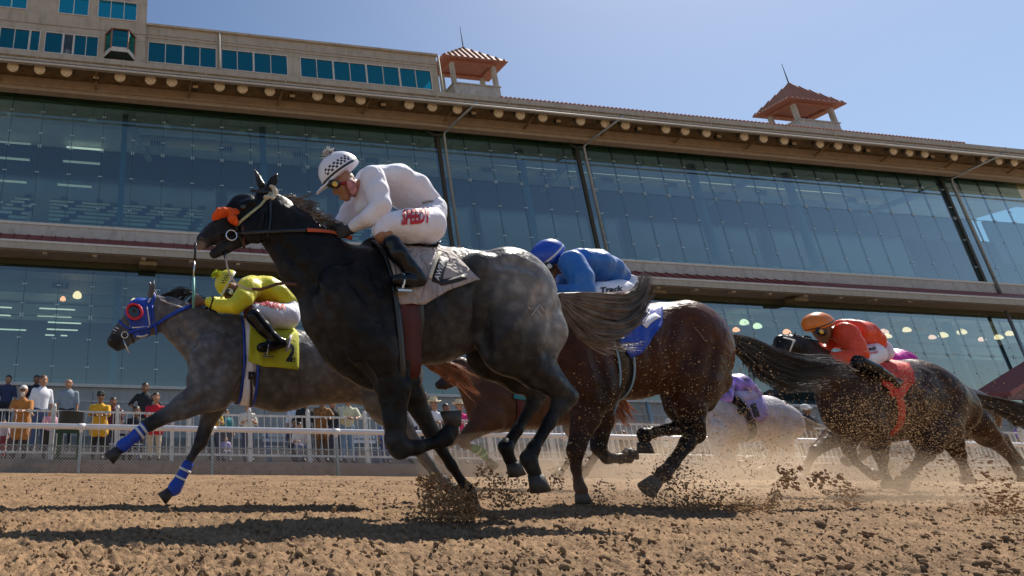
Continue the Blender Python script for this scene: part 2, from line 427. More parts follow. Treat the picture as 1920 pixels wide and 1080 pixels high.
def gheight(x, y):
    h = .05*vnoise(x/1.1, y/.45, 1)+.035*vnoise(x/.38, y/.17, 2)
    a = .55+.9*(vnoise(x/.9, y/.5, 9)+.5)
    wx = x+.03*vnoise(x/.05, y/.05, 31); wy = y+.03*vnoise(x/.05, y/.05, 32)
    h = h+a*(.12*clods(wx, wy, .10, 11)+.35*clods(wx, wy, .040, 21))+a*1.05*clods(wx+.3, wy+.7, .023, 41)+.9*clods(wx+.1, wy+.2, .013, 71)
    h = h+.022*vnoise(x/.03, y/.03, 51)+.016*vnoise(x/.014, y/.014, 61)
    h = h+.009*np.sin(y*24+5*vnoise(x/2.5, y/1.2, 81))*(.6+vnoise(x/.8, y/.8, 82))
    fade = np.clip((13.9-y)/1.2, 0, 1)
    return h*fade*.78-.035
dirt = bpy.data.materials.new('track_dirt'); dirt.use_nodes = True
def dirt_nodes(m, base=(.32, .205, .118), dark=(.13, .082, .048)):
    n, l = m.node_tree.nodes, m.node_tree.links; b = n['Principled BSDF']
    b.inputs['Roughness'].default_value = .95; b.inputs['Specular IOR Level'].default_value = .15
    tc = n.new('ShaderNodeTexCoord')
    n1 = n.new('ShaderNodeTexNoise'); n1.inputs['Scale'].default_value = 2.2; n1.inputs['Detail'].default_value = 10; n1.inputs['Roughness'].default_value = .7
    n2 = n.new('ShaderNodeTexNoise'); n2.inputs['Scale'].default_value = 45; n2.inputs['Detail'].default_value = 6
    l.new(tc.outputs['Object'], n1.inputs['Vector']); l.new(tc.outputs['Object'], n2.inputs['Vector'])
    a = n.new('ShaderNodeMath'); a.operation = 'ADD'; l.new(n1.outputs['Fac'], a.inputs[0]); l.new(n2.outputs['Fac'], a.inputs[1])
    r = n.new('ShaderNodeMapRange'); r.inputs['From Min'].default_value = .75; r.inputs['From Max'].default_value = 1.2; l.new(a.outputs[0], r.inputs['Value'])
    mx = n.new('ShaderNodeMix'); mx.data_type = 'RGBA'; mx.inputs['A'].default_value = (*dark, 1); mx.inputs['B'].default_value = (*base, 1)
    l.new(r.outputs[0], mx.inputs['Factor']); l.new(mx.outputs['Result'], b.inputs['Base Color'])
    n3 = n.new('ShaderNodeTexNoise'); n3.inputs['Scale'].default_value = 160; n3.inputs['Detail'].default_value = 6; l.new(tc.outputs['Object'], n3.inputs['Vector'])
    bp = n.new('ShaderNodeBump'); bp.inputs['Strength'].default_value = .8; bp.inputs['Distance'].default_value = .006
    l.new(n3.outputs['Fac'], bp.inputs['Height']); l.new(bp.outputs[0], b.inputs['Normal'])
dirt_nodes(dirt)
ys = [1.0]
while ys[-1] < 14.2: ys.append(ys[-1]+max(.0065, .0052*ys[-1]))
ys = np.array(ys); ts = np.linspace(-.75, 2.75, 1050)
TT, YY = np.meshgrid(ts, ys); XX = TT*(YY+.25)
ZZ = gheight(XX, YY)
v = np.stack([XX, YY, ZZ], -1).reshape(-1, 3); ny, nx = XX.shape
k = np.arange(ny-1)[:, None]*nx+np.arange(nx-1)[None, :]
tag(fast_mesh('track_dirt', v, np.stack([k, k+1, k+nx+1, k+nx], -1).reshape(-1, 4), dirt), kind='structure')
mb = MB(); mb.add([(-900, -900, -.075), (900, -900, -.075), (900, 1500, -.075), (-900, 1500, -.075)], [(0, 1, 2, 3)])
tag(mb.build('ground', dirt), kind='structure')
# loose clods lying on the track (nobody could count them)
def ico():
    bm = bmesh.new(); bmesh.ops.create_icosphere(bm, subdivisions=1, radius=1)
    v = np.array([x.co[:] for x in bm.verts]); f = np.array([[a.index for a in x.verts] for x in bm.faces]); bm.free(); return v, f
IV, IF = ico()
# subdivision 1 here is the 12 vertex icosahedron; a finer one for big clods
bm = bmesh.new(); bmesh.ops.create_icosphere(bm, subdivisions=2, radius=1)
IV2 = np.array([x.co[:] for x in bm.verts]); IF2 = np.array([[a.index for a in x.verts] for x in bm.faces]); bm.free()
def lumps(pos, size, r, iv=None, jf=.3):
    iv = IV if iv is None else iv; fc = IF if iv is IV else IF2
    n = len(pos); q = r.normal(0, 1, (n, 3, 3)); q, _ = np.linalg.qr(q)
    sc = size[:, None]*r.uniform(.6, 1.25, (n, 3))
    w = iv[None]*(1+r.normal(0, jf, (n, len(iv), 1)))
    w = np.einsum('nij,nkj->nki', q*sc[:, None, :], w)+pos[:, None, :]
    f = fc[None]+np.arange(n)[:, None, None]*len(iv)
    return w.reshape(-1, 3), f.reshape(-1, 3)
r_ = np.random.default_rng(3)
n = 34000
yy = 1.05+(r_.random(n)**1.7)*9; tt = r_.uniform(-.5, 2.5, n); xx = tt*(yy+.25)
sz = .0025+.0075*r_.random(n)**3.2*(1+.12*yy); zz = gheight(xx, yy)+sz*.35
V, F = lumps(np.stack([xx, yy, zz], 1), sz, r_)
tag(fast_mesh('loose_clods', V, F, dirt, smooth=False), kind='stuff')
n = 500
yy = 1.1+(r_.random(n)**1.5)*8; tt = r_.uniform(-.4, 2.4, n); xx = tt*(yy+.25)
sz = .008+.014*r_.random(n)**2.5; zz = gheight(xx, yy)+sz*.3
V, F = lumps(np.stack([xx, yy, zz], 1), sz, r_, IV2, .16)
tag(fast_mesh('loose_clods', V, F, dirt, smooth=True), kind='stuff')

# =================================================================== apron behind the rail
conc = mat('apron_concrete', (.24, .22, .20), .85, var=.15, vscale=3, bump=.3, dirt=.35)
conc_w = mat('painted_concrete', (.46, .45, .43), .8, var=.1, vscale=2, bump=.2, dirt=.3)
XA, XB = -30., 95.
mb = MB(); mb.box(XA, XB, 14.62, 19.2, -.07, .28); tag(mb.build('apron', conc), kind='structure')
mb = MB(); mb.box(XA, XB, 14.50, 14.617, -.07, .19); tag(mb.build('apron_kerb', mat('kerb_concrete', (.28, .23, .19), .9, var=.2, vscale=5, dirt=.5)), kind='structure')
for i in range(5):
    mb = MB(); mb.box(XA, XB, 19.203+1.6*i, 20.8+1.6*i if i < 4 else 33.7, -.06, .48+.2*i)
    tag(mb.build('terrace_step', conc), kind='structure')
# =================================================================== grandstand
YF = 34.0
def Zl(py, Y): return P(0, py, Y)[2]
tan_w = mat('tan_cladding', (.43, .39, .32), .75, var=.08, vscale=1.5, bump=.1, dirt=.25)
tan_w2 = mat('tan_stucco', (.47, .42, .34), .9, var=.1, vscale=1.2, bump=.35, bscale=25, dirt=.35)
soff = mat('timber_soffit', (.22, .15, .07), .8, var=.3, vscale=2.2, bump=.2)
soff_t = mat('tan_soffit_beam', (.38, .30, .22), .8, var=.12, vscale=2)
white_t = mat('white_trim', (.62, .60, .56), .6, var=.06, vscale=3, dirt=.2)
grey_w = mat('grey_wall', (.40, .385, .37), .85, var=.08, vscale=1.2, bump=.2, dirt=.25)
redm = mat('red_metal_roof', (.22, .045, .04), .45, var=.15, vscale=4, spec=.5)
redt = mat('red_tile', (.36, .15, .10), .7, var=.2, vscale=5)
steel = mat('galvanised_steel', (.35, .40, .42), .45, .6, var=.15, vscale=4)
darkf = mat('dark_frame', (.05, .045, .03), .6)
teal_c = mat('teal_column_paint', (.035, .20, .29), .5, var=.08)
int_w = mat('interior_wall', (.42, .48, .50), .9, var=.1)
int_c = mat('interior_ceiling', (.70, .70, .66), .9, var=.08, vscale=1)
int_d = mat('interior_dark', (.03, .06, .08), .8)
duct_m = mat('tan_duct', (.85, .72, .5), .6)
seat_m = mat('pale_counter_front', (.74, .75, .68), .6, var=.05)
scr_m = mat('dark_counter_shade', (.04, .07, .09), .6); mon_m = mat('blue_monitor', (.02, .07, .14), .25)
def glassmat(name, tint, refl, refcol=(1, 1, 1)):
    m = bpy.data.materials.new(name); m.use_nodes = True; n, l = m.node_tree.nodes, m.node_tree.links; n.clear()
    o = n.new('ShaderNodeOutputMaterial'); mx = n.new('ShaderNodeMixShader')
    t = n.new('ShaderNodeBsdfTransparent'); t.inputs[0].default_value = (*tint, 1)
    g = n.new('ShaderNodeBsdfGlossy'); g.inputs['Roughness'].default_value = .03; g.inputs['Color'].default_value = (*refcol, 1)
    fr = n.new('ShaderNodeFresnel'); fr.inputs['IOR'].default_value = 1.5
    a = n.new('ShaderNodeMath'); a.operation = 'MULTIPLY_ADD'; a.inputs[1].default_value = 2.2; a.inputs[2].default_value = refl
    tc = n.new('ShaderNodeTexCoord'); nz = n.new('ShaderNodeTexNoise'); nz.inputs['Scale'].default_value = .8; l.new(tc.outputs['Object'], nz.inputs[0])
    bp = n.new('ShaderNodeBump'); bp.inputs['Strength'].default_value = .06; bp.inputs['Distance'].default_value = .05; l.new(nz.outputs[0], bp.inputs['Height'])
    ge = n.new('ShaderNodeNewGeometry'); iv = n.new('ShaderNodeMath'); iv.operation = 'SUBTRACT'; iv.inputs[0].default_value = 1; l.new(ge.outputs['Backfacing'], iv.inputs[1])
    mu = n.new('ShaderNodeMath'); mu.operation = 'MULTIPLY'; l.new(a.outputs[0], mu.inputs[0]); l.new(iv.outputs[0], mu.inputs[1])
    l.new(fr.outputs[0], a.inputs[0]); l.new(mu.outputs[0], mx.inputs[0]); l.new(t.outputs[0], mx.inputs[1]); l.new(g.outputs[0], mx.inputs[2]); l.new(mx.outputs[0], o.inputs[0])
    return m
glass = glassmat('tinted_glass', (.64, .79, .80), .075, (.86, .96, 1))
glass_t = glassmat('teal_window_glass', (.12, .50, .52), .20, (.10, .62, .66))
GX0, GX1 = -24., 86.
gs = thing('grandstand', 'long tan racecourse grandstand with two storeys of blue tinted glass behind the track', 'grandstand', (20, YF, 0))
def gbox(name, m, x0, x1, y0, y1, z0, z1, par=None):
    b = MB(); b.box(x0, x1, y0, y1, z0, z1); return b.build(name, m, par or gs)
ZS0 = Zl(722, YF); ZS1 = Zl(716, YF)               # sill of the lower glass
ZG1 = Zl(500, YF); ZM0 = Zl(480, 33.9)             # top of lower glass, underside of mid eave
ZU0 = Zl(418, YF); ZU1 = Zl(166, 33.2)+.35         # upper glass
gbox('lower_wall', grey_w, GX0, GX1, YF-.1, YF+.35, .8, ZS0)
gbox('sill', white_t, GX0, GX1, YF-.3, YF+.1, ZS0+.003, ZS1)
# wall panels joints under the sill
for i, x in enumerate(np.arange(GX0+1.5, 60, 5.2)):
    gbox('wall_joint', mat('joint_dark', (.2, .19, .18), .8), x, x+.05, YF-.106, YF-.09, 1.3, ZS0-.25)
gbox('wall_rail', mat('joint_light', (.52, .5, .47), .8), GX0, GX1, YF-.14, YF-.103, ZS0-.85, ZS0-.75)
gbox('lower_head_beam', mat('olive_black_beam', (.06, .055, .025), .8), GX0, GX1, YF+.05, YF+.6, ZG1, ZM0+.3)
# middle skirt roof
zr0 = Zl(437, 33.7); zr1 = Zl(452, 32.5); zg0 = Zl(465, 32.4)
gbox('upper_ledge', conc_w, GX0, GX1, 33.72, YF+.3, zr0-.1, ZU0)
gbox('upper_sill', white_t, GX0, GX1, 33.66, YF-.05, ZU0-.10, ZU0+.06)
pnl = None
x = GX0; w = .84; i = 0
while x < GX1:
    wd = w if i < 88 else GX1-x
    if pnl is None or i >= 88:
        b = MB(); b.prism([(33.72, zr0), (32.5, zr1), (32.5, zr1-.06), (33.72, zr0-.06)], 0, wd)
        b.prism([(33.72, zr0+.07), (32.5, zr1+.07), (32.5, zr1), (33.72, zr0)], 0, .06)
        o = b.build('roof_panel', redm, gs, world=False)
        for vv in o.data.vertices: vv.co -= Vector(gs.location)
        pnl = pnl or o
    else: o = inst(pnl, 'roof_panel', (0, 0, 0), gs)
    o.location = (x, 0, 0); x += wd; i += 1
gbox('mid_gutter', tan_w, GX0, GX1, 32.25, 32.5, zg0, zr1+.04)
gbox('gutter_lip', white_t, GX0, GX1, 32.2, 32.26, zr1-.06, zr1+.07)
gbox('mid_soffit', soff_t, GX0, GX1, 32.5, YF+.2, ZM0, ZM0+.12)
gbox('mid_soffit_board', soff_t, GX0, GX1, 32.5, 32.62, zg0-.02, zr1)
for j, xx_ in enumerate(np.arange(GX0+.8, 58, 3.0)):
    gbox('soffit_bracket', tan_w2, xx_, xx_+.28, 32.63, 33.0, ZM0-.16, ZM0-.003)
for xx_ in (P(278, 490, 33.)[0], P(1230, 530, 33.)[0], P(1500, 560, 33)[0]):
    gbox('eave_box', soff, xx_-.55, xx_+.55, 32.9, 33.6, ZM0-.42, ZM0-.17)
# top eave
zt1 = Zl(90, 31); zt0 = Zl(107, 31); zp = Zl(112, 30.95); zsf = zt1-.2
gbox('top_gutter', tan_w, GX0, GX1, 31, 31.5, zt0, zt1)
for xx_ in np.arange(GX0+1, GX1, 5.5): gbox('gutter_joint', tan_w2, xx_, xx_+.07, 30.97, 31.0, zt0, zt1+.02)
gbox('gutter_groove', soff, GX0, GX1, 30.985, 31.0, zt0+.16, zt0+.30)
b = MB(); b.tube([(GX0, 30.9, zp), (GX1, 30.9, zp)], .07, 8); b.build('conduit_pipe', white_t, gs, True)
gbox('top_soffit', soff, GX0, GX1, 31.2, 33.3, zsf, zsf+.12)
gbox('soffit_joist', soff, GX0, GX1, 31.75, 31.9, zsf-.22, zsf-.003)
zb0 = Zl(165, 33.1)
gbox('top_beam', soff_t, GX0, GX1, 33.1, 33.5, zb0, Zl(139, 33.1)); gbox('beam_backing', soff, GX0, GX1, 33.2, 33.5, Zl(139, 33.1)+.002, zsf-.004)
gbox('beam_trim', soff_t, GX0, GX1, 33.02, 33.097, zb0+.38, zb0+.52)
gbox('beam_trim', soff_t, GX0, GX1, 32.95, 33.097, zb0-.02, zb0+.16)
for xx_ in np.arange(GX0+2, GX1-2, 6.4):
    b = MB(); b.tube([(xx_, 33.1, zb0+.5), (xx_+.1, 31.4, zsf-.05)], .09, 6); b.build('soffit_strut', soff, gs)
gbox('roof_deck', mat('grey_roof_deck', (.2, .17, .15), .9), GX0, GX1, 31.3, 42.2, zt1-.06, zt1+.02); gbox('roof_deck', mat('grey_roof_deck', (.2, .17, .15), .9), GX0, GX1, 46.5, 50, zt1-.06, zt1+.02)
# ridge of tile ends along the gutter on the right
tile0 = None
x0t = P(940, 180, 31.1)[0]
for j in range(120):
    if tile0 is None:
        b = MB(); b.tube([(0, 31.05, zt1+.06), (0, 32.2, zt1+.30)], .13, 8); tile0 = b.build('roof_tile', redt, gs, True, world=False)
        for vv in tile0.data.vertices: vv.co -= Vector(gs.location)
        o = tile0
    else: o = inst(tile0, 'roof_tile', (0, 0, 0), gs)
    o.location = (x0t+.34*j, 0, 0)
# ---------------- glazing
MOD = 2.07; GXs = P(71.7, 300, YF)[0]
kx0 = int((GX0-GXs)/MOD)+1
ZMID = P(300, 292, YF)[2]; ZLM = P(80, 592, YF)[2]
def pane_mesh(name, w, z0, z1, m, y=YF):
    b = MB(); b.box(.012, w-.012, y-.012, y+.012, z0+.012, z1-.012); o = b.build(name, m, gs, world=False)
    for vv in o.data.vertices: vv.co -= Vector(gs.location)
    return o
rows = [(ZU0+.06, ZMID), (ZMID, ZU1), (ZS1, ZLM), (ZLM, ZG1+.25)]
for z0, z1 in rows:
    src = None
    for kx in range(kx0, int((GX1-GXs)/MOD)):
        x = GXs+kx*MOD
        if x+MOD < -9 or x > 75: continue
        if src is None: src = pane_mesh('glass_pane', MOD, z0, z1, glass); o = src
        else: o = inst(src, 'glass_pane', (0, 0, 0), gs)
        o.location = (x, 0, 0)
# fins and stainless fittings at the joints
fin_m = mat('glass_fin_edge', (.02, .07, .08), .3); fit_m = mat('steel_fitting', (.62, .74, .78), .35, .3)
b = MB(); c = MB()
def fitting(x, z, n):
    for sx in ((-1, 1)):
        for sz in ((-1, 1) if n == 4 else (0,)):
            c.box(x+sx*.08-.034, x+sx*.08+.034, YF-.06, YF-.02, z+sz*.08-.034, z+sz*.08+.034)
    c.box(x-.09, x+.09, YF-.045, YF-.03, z-.015, z+.015)
for kx in range(kx0, int((GX1-GXs)/MOD)):
    x = GXs+kx*MOD
    if x < -9 or x > 75: continue
    for (z0, z1) in ((ZU0, ZU1), (ZS1, ZG1)): b.box(x-.012, x+.012, YF-.014, YF+.09, z0, z1)
    fitting(x, ZMID, 4); fitting(x, ZLM, 4)
    for z0, z1 in ((ZU0, ZMID), (ZMID, ZU1), (ZS1, ZLM), (ZLM, ZG1)):
        for q in ((.25, .66) if z1-z0 > 3 else (.5,)): fitting(x, z0+(z1-z0)*q, 2)
b.build('glazing_joints', fin_m, gs); tag(c.build('glass_fittings', fit_m, gs), kind='stuff')
gbox('transom_joint', fin_m, GX0, GX1, YF-.016, YF+.016, ZMID-.012, ZMID+.012)
gbox('transom_joint', fin_m, GX0, GX1, YF-.016, YF+.016, ZLM-.012, ZLM+.012)
# ---------------- downpipes
for (xa, ya) in ((830, 235), (1090, 255), (1775, 318)):
    xp = P(xa, ya, 33.6)[0]
    b = MB(); b.tube([(xp, 33.62, ZU0-.9), (xp, 33.62, zb0-.15), (xp+.1, 33.0, zb0+.05), (xp+1.0, 31.0, zsf-.5), (xp+1.05, 30.95, zt0+.1)], .1, 8)
    b.build('downpipe', steel, gs, True)
    b = MB(); b.tube([(xp-.05, 33.6, zb0-.2), (xp-1.3, 33.0, zb0-.75), (xp-1.45, 33.4, zb0-.1)], .06, 6); b.build('pipe_elbow', darkf, gs, True)
    gbox('expansion_joint', darkf, xp-.42, xp-.16, YF-.07, YF+.3, ZU0-.4, zb0-.02)
xp = P(1885, 590, 33.6)[0]
b = MB(); b.tube([(xp, 33.5, .9), (xp, 33.5, ZM0-.1)], .1, 8); b.build('downpipe', steel, gs, True)
b = MB(); b.tube([(P(1213, 755, 33.4)[0], 33.4, .9), (P(1213, 755, 33.4)[0], 33.4, ZS0)], .12, 8); b.build('downpipe', steel, gs, True)
# ---------------- interior, upper hall
YB = 47.
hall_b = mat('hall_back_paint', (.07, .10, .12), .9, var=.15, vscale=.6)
xo0, xo1 = P(1862, 450, YB)[0], P(1990, 450, YB)[0]
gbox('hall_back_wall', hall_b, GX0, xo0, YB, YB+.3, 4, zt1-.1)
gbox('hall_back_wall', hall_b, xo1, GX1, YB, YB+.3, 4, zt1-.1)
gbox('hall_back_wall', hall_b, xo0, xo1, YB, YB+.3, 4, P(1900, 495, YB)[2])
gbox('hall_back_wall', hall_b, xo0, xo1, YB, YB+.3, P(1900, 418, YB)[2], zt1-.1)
gbox('hall_rear_window', glassmat('clear_pale_glass', (.55, .92, .95), .02), xo0, xo1, YB+.1, YB+.14, P(1900, 495, YB)[2], P(1900, 418, YB)[2])
for q in range(4):
    xq = xo0+(xo1-xo0)*(q+.5)/4; gbox('rear_mullion', teal_c, xq-.09, xq+.09, YB-.1, YB+.35, P(1900, 495, YB)[2], P(1900, 418, YB)[2])
gbox('hall_ceiling', int_c, GX0, GX1, YF+.3, 42.4, ZU1+.62, ZU1+.8); gbox('hall_ceiling', int_c, GX0, GX1, 46.4, YB, ZU1+.62, ZU1+.8)
sky_m = bpy.data.materials.new('added_rooflight_panel'); sky_m.use_nodes = True; _n = sky_m.node_tree.nodes; _n.clear(); _o = _n.new('ShaderNodeOutputMaterial'); _t = _n.new('ShaderNodeBsdfTranslucent'); _t.inputs[0].default_value = (.85, .87, .9, 1); sky_m.node_tree.links.new(_t.outputs[0], _o.inputs[0])
b = MB(); b.add([(GX0, 42.4, ZU1+.7), (GX1, 42.4, ZU1+.7), (GX1, 46.4, ZU1+.7), (GX0, 46.4, ZU1+.7)], [(0, 1, 2, 3)]); b.build('added_rooflight', sky_m, gs)  # added translucent strip, put in to brighten the upper hall
gbox('ceiling_beam', mat('olive_beam', (.20, .19, .07), .8), GX0, GX1, YF+.25, YF+.6, ZU1-.2, ZU1+.6)
gbox('ceiling_edge', int_c, GX0, GX1, 37.5, 37.8, ZU1-.0, ZU1+.3)
gbox('ceiling_edge', int_d, GX0, GX1, 41.8, 42.3, ZU1-1.85, ZU1+.6)  # second edge beam deepened to screen the added roof strip from view
gbox('hall_floor', int_w, GX0, GX1, YF+.35, YB, ZU0-.75, ZU0-.5)
b = MB(); b.tube([(P(255, 262, 39)[0], 39, P(255, 262, 39)[2]), (70, 39, P(255, 262, 39)[2])], .42, 12); b.build('air_duct', duct_m, gs, True)
for px_ in (295, 424, 562, 695, 905, 1012, 1125, 1240, 1400, 1560):
    xv = P(px_, 280, 38.5)[0]; zv = P(255, 266, 38.5)[2]
    gbox('duct_vent', int_w, xv-.62, xv+.62, 38.42, 38.56, zv-.28, zv+.28)
    for s_ in range(5): gbox('vent_slat', int_d, xv-.5+.2*s_, xv-.4+.2*s_, 38.38, 38.417, zv-.2, zv+.2)
for px_ in (228, 495, 985, 1305, 1480):
    xc = P(px_, 350, 36.5)[0]; gbox('hall_column', teal_c, xc-.2, xc+.2, 36.3, 36.7, ZU0-.5, ZU1+.6)
for px_ in (415, 620, 880, 1150, 1400):
    xc = P(px_, 350, 44)[0]; gbox('hall_pier', int_d, xc-.5, xc+.5, 43.8, 44.2, ZU0-.5, ZU1+.6)
for px_ in (245, 560, 1030, 1350, 1640):
    xc = P(px_, 250, 38)[0]; b = MB(); b.tube([(xc, 36.5, ZU1-.1), (xc+2.3, 44, ZU1+.35)], .3, 6); b.build('roof_brace', int_w, gs)
# terraced counters in the upper hall
for kx in range(7):
    yk = 35.6+1.25*kx; zk = .4235*yk+CH+.34*kx+.36
    for (a, bb) in ((-9.5, P(52, 400, yk)[0]), (P(92, 400, yk)[0], P(380, 400, yk)[0]), (P(430, 400, yk)[0], P(838, 400, yk)[0]), (P(860, 400, yk)[0], 64)):
        if a > 25: continue
        gbox('counter_row', seat_m, a, bb, yk, yk+1.2, zk-1.1, zk); gbox('counter_shade_strip', scr_m, a, bb, yk-.05, yk+.02, zk-.05, zk+.02)  # dark strip along each counter edge stands in for the shade between rows
        for xs_ in np.arange(a+.8+.55*(kx % 3), min(bb, 22), 2.9):
            gbox('monitor', mon_m, xs_, xs_+.62, yk-.16, yk-.10, zk-.05, zk+.25)
# long bank of clutter at the foot of the glass on the right
r2 = np.random.default_rng(5)
for xs_ in np.arange(16, 60, .95):
    h_ = r2.uniform(.3, .9); gbox('table_and_chairs', seat_m if r2.random() > .55 else int_w, xs_, xs_+r2.uniform(.25, .6), 34.9, 35.4, ZU0-.3, ZU0+h_)
# lower hall
ZCL = ZG1+.5
gbox('lower_ceiling', int_c, GX0, GX1, YF+.6, 50, ZCL, ZCL+.2)
gbox('lower_back_wall', mat('lower_hall_wall', (.18, .36, .44), .9), GX0, GX1, 50, 50.3, 3, ZCL)
gbox('lower_floor', int_w, GX0, GX1, YF+.35, 50, ZS0-.5, ZS0-.3)
gbox('bulkhead', int_w, GX0, GX1, 37.6, 37.9, ZCL-.95, ZCL)
gbox('bulkhead', int_w, GX0, GX1, 43.6, 43.9, ZCL-1.5, ZCL-.2)
gbox('bulkhead', mat('lower_hall_blue', (.08, .22, .32), .8), GX0, GX1, 46.6, 46.9, ZS0, ZS0+2.2)
for px_ in (215, 600, 985, 1330, 1640, 1790):
    xc = P(px_, 650, 37)[0]; gbox('lower_column', teal_c, xc-.22, xc+.22, 36.8, 37.2, ZS0-.3, ZCL)
for px_ in (118, 300): 
    xv = P(px_, 512, 38)[0]; gbox('duct_vent', int_w, xv-.62, xv+.62, 37.5, 37.56, ZCL-.75, ZCL-.2); gbox('vent_slat', int_d, xv-.55, xv+.55, 37.45, 37.497, ZCL-.68, ZCL-.27)
tube_m = mat('fluorescent_tube', (.9, .9, .8), .5, emit=(1, .93, .72), estr=.7)
for (a, b_, y_) in ((74, 141, 578), (70, 134, 592), (90, 152, 604), (88, 146, 617), (85, 102, 628), (114, 126, 629), (-20, 22, 575), (-20, 20, 590), (-30, 49, 616)):
    p0 = P(a, y_, 42); p1 = P(b_, y_, 42); gbox('strip_light', tube_m, p0[0], p1[0], 41.9, 42.1, p0[2]-.03, p0[2]+.03)
tube_d = mat('dim_fluorescent_tube', (.7, .7, .6), .5, emit=(.9, .9, .75), estr=.2)
for (a, b_, y_) in ((125, 194, 276), (118, 188, 302), (0, 58, 266), (-10, 56, 295), (-10, 50, 338), (108, 172, 346)):
    p0 = P(a, y_, 41); p1 = P(b_, y_, 41); gbox('strip_light', tube_m if y_ == 276 else tube_d, p0[0], p1[0], 40.9, 41.1, p0[2]-.05, p0[2]+.05)
win_m = mat('doorway_daylight_glow', (.8, .9, .9), .5, emit=(.35, .85, .95), estr=.8)  # emission stands in for daylight coming through the doorways
for (a, b_) in ((252, 262), (265, 270), (273, 281), (293, 297), (316, 322)):
    p0 = P(a, 652, 49.5); p1 = P(b_, 640, 49.5); gbox('glowing_doorway', win_m, p0[0], p1[0], 49.4, 49.5, p0[2], p1[2])
# ---------------- press box and tower on the roof
yp = 35.4
def win_row(par, xs, pz0, pz1, y, frame, panes, sub):
    """xs: list of x edges (metres)"""
    z0, z1 = pz0, pz1
    for a, b_ in zip(xs[:-1], xs[1:]):
        fr = MB(); t = .07
        fr.box(a, b_, y-.06, y+.1, z0, z0+t); fr.box(a, b_, y-.06, y+.1, z1-t, z1); fr.box(a, a+t, y-.06, y+.1, z0+t, z1-t); fr.box(b_-t, b_, y-.06, y+.1, z0+t, z1-t)
        m_ = (a+b_)/2
        for q in range(1, sub): xm = a+(b_-a)*q/sub; fr.box(xm-.03, xm+.03, y-.05, y+.08, z0+t, z1-t)
        w_ = fr.build('window', frame, par)
        for q in range(sub):
            p_ = MB(); p_.box(a+(b_-a)*q/sub+.03, a+(b_-a)*(q+1)/sub-.03, y, y+.02, z0+t, z1-t); p_.build('pane', panes, w_)
zA = P(275, 47, yp)[2]; zw1 = P(275, 78, yp)[2]; zw0 = P(275, 117, yp)[2]
xr = P(822, 150, yp)[0]; xl = P(277, 80, yp)[0]
gbox('press_box_parapet', tan_w, xl-1, xr, yp-.05, yp+9, zw1+.003, zA)
gbox('parapet_cap', tan_w2, xl-1, xr+.1, yp-.22, yp+.1, zA-.14, zA+.04)
gbox('parapet_groove', tan_w2, xl-1, xr, yp-.10, yp-.053, zw1+.34, zw1+.42)
gbox('parapet_groove', tan_w2, xl-1, xr, yp-.10, yp-.053, zw1+.62, zw1+.7)
gbox('press_box_base', tan_w, xl-1, xr, yp-.05, yp+1, zt1-.1, zw0-.003)
gbox('press_box_rear', int_d, xl-1, xr, yp+4, yp+4.2, zt1, zw1)
wx = [P(a, 100, yp)[0] for a in (277, 343, 408, 415, 475, 539, 562, 622, 686, 748, 808)]
pairs = [(277, 343), (343, 406), (414, 475), (475, 539), (562, 624), (624, 686), (686, 748), (748, 808)]
edges = []
for a, b_ in pairs:
    xa = P(a, 95+.09*(a-277), yp)[0]; xb = P(b_, 95+.09*(b_-277), yp)[0]; win_row(gs, [xa, xb], zw0, zw1, yp-.02, white_t, glass_t, 2); edges.append((xa, xb))
fill = [(xl-1, edges[0][0])]+[(edges[i][1], edges[i+1][0]) for i in range(7)]+[(edges[7][1], xr)]
for a, b_ in fill:
    if b_-a > .03: gbox('press_box_pier', tan_w2, a+.002, b_-.002, yp-.05, yp+.2, zw0, zw1)
for px_ in (411, 818): xq = P(px_, 100, yp)[0]; b = MB(); b.tube([(xq, yp-.16, zt1), (xq, yp-.16, zA-.1)], .08, 8); b.build('downpipe', tan_w, gs, True)
lampref = mat('ceiling_light_panel', (.7, .8, .7), .5, emit=(.8, 1, .9), estr=.5)
for px_, py_ in ((322, 98), (385, 100), (458, 108), (583, 122)):
    for q in range(4): p0 = P(px_-8+5*q, py_+6, 37); gbox('ceiling_light', lampref, p0[0], p0[0]+.1, 37, 37.9, p0[2], p0[2]+.04)
# tower
yt = 34.9
xt1 = P(274, 60, yt)[0]; xt0 = GX0
zc0 = P(0, 93, yt)[2]; zt_top = 36.5
r1z0 = P(0, 91, yt)[2]; r1z1 = P(0, 51, yt)[2]; r2z0 = P(0, 14, yt)[2]; r2z1 = r2z0+1.75
W1 = [(-60, -2), (-2, 56), (56, 76), (84, 119), (119, 139), (139, 186)]
W2 = [(-40, 52), (110, 168), (184, 258)]
def ledges(wins, z0, z1, ymid):
    xs = [(P(a, ymid, yt)[0], P(b_, ymid, yt)[0]) for a, b_ in wins]
    for (xa, xb), (a, b_) in zip(xs, wins): win_row(gs, [xa, xb], z0, z1, yt-.02, white_t, (glass_t if a not in (119,) else glassmat('open_window_glass', (.8, .85, .8), 0)), 1 if b_-a < 40 else (2 if b_-a < 66 else 3))
    prev = xt0
    for xa, xb in xs:
        if xa-prev > .03: gbox('tower_pier', tan_w2, prev, xa-.002, yt, yt+.3, z0, z1)
        prev = xb+.002
    return prev
pv = ledges(W1, r1z0, r1z1, 72)
bx0, bx1 = P(197, 80, yt)[0], P(253, 85, yt)[0]
gbox('tower_pier', tan_w2, pv, bx0, yt, yt+.3, r1z0, r1z1); gbox('tower_pier', tan_w2, bx1, xt1, yt, yt+.3, r1z0, r1z1)
pv = ledges(W2, r2z0, r2z1, 8); gbox('tower_pier', tan_w2, pv, xt1, yt, yt+.3, r2z0, r2z1)
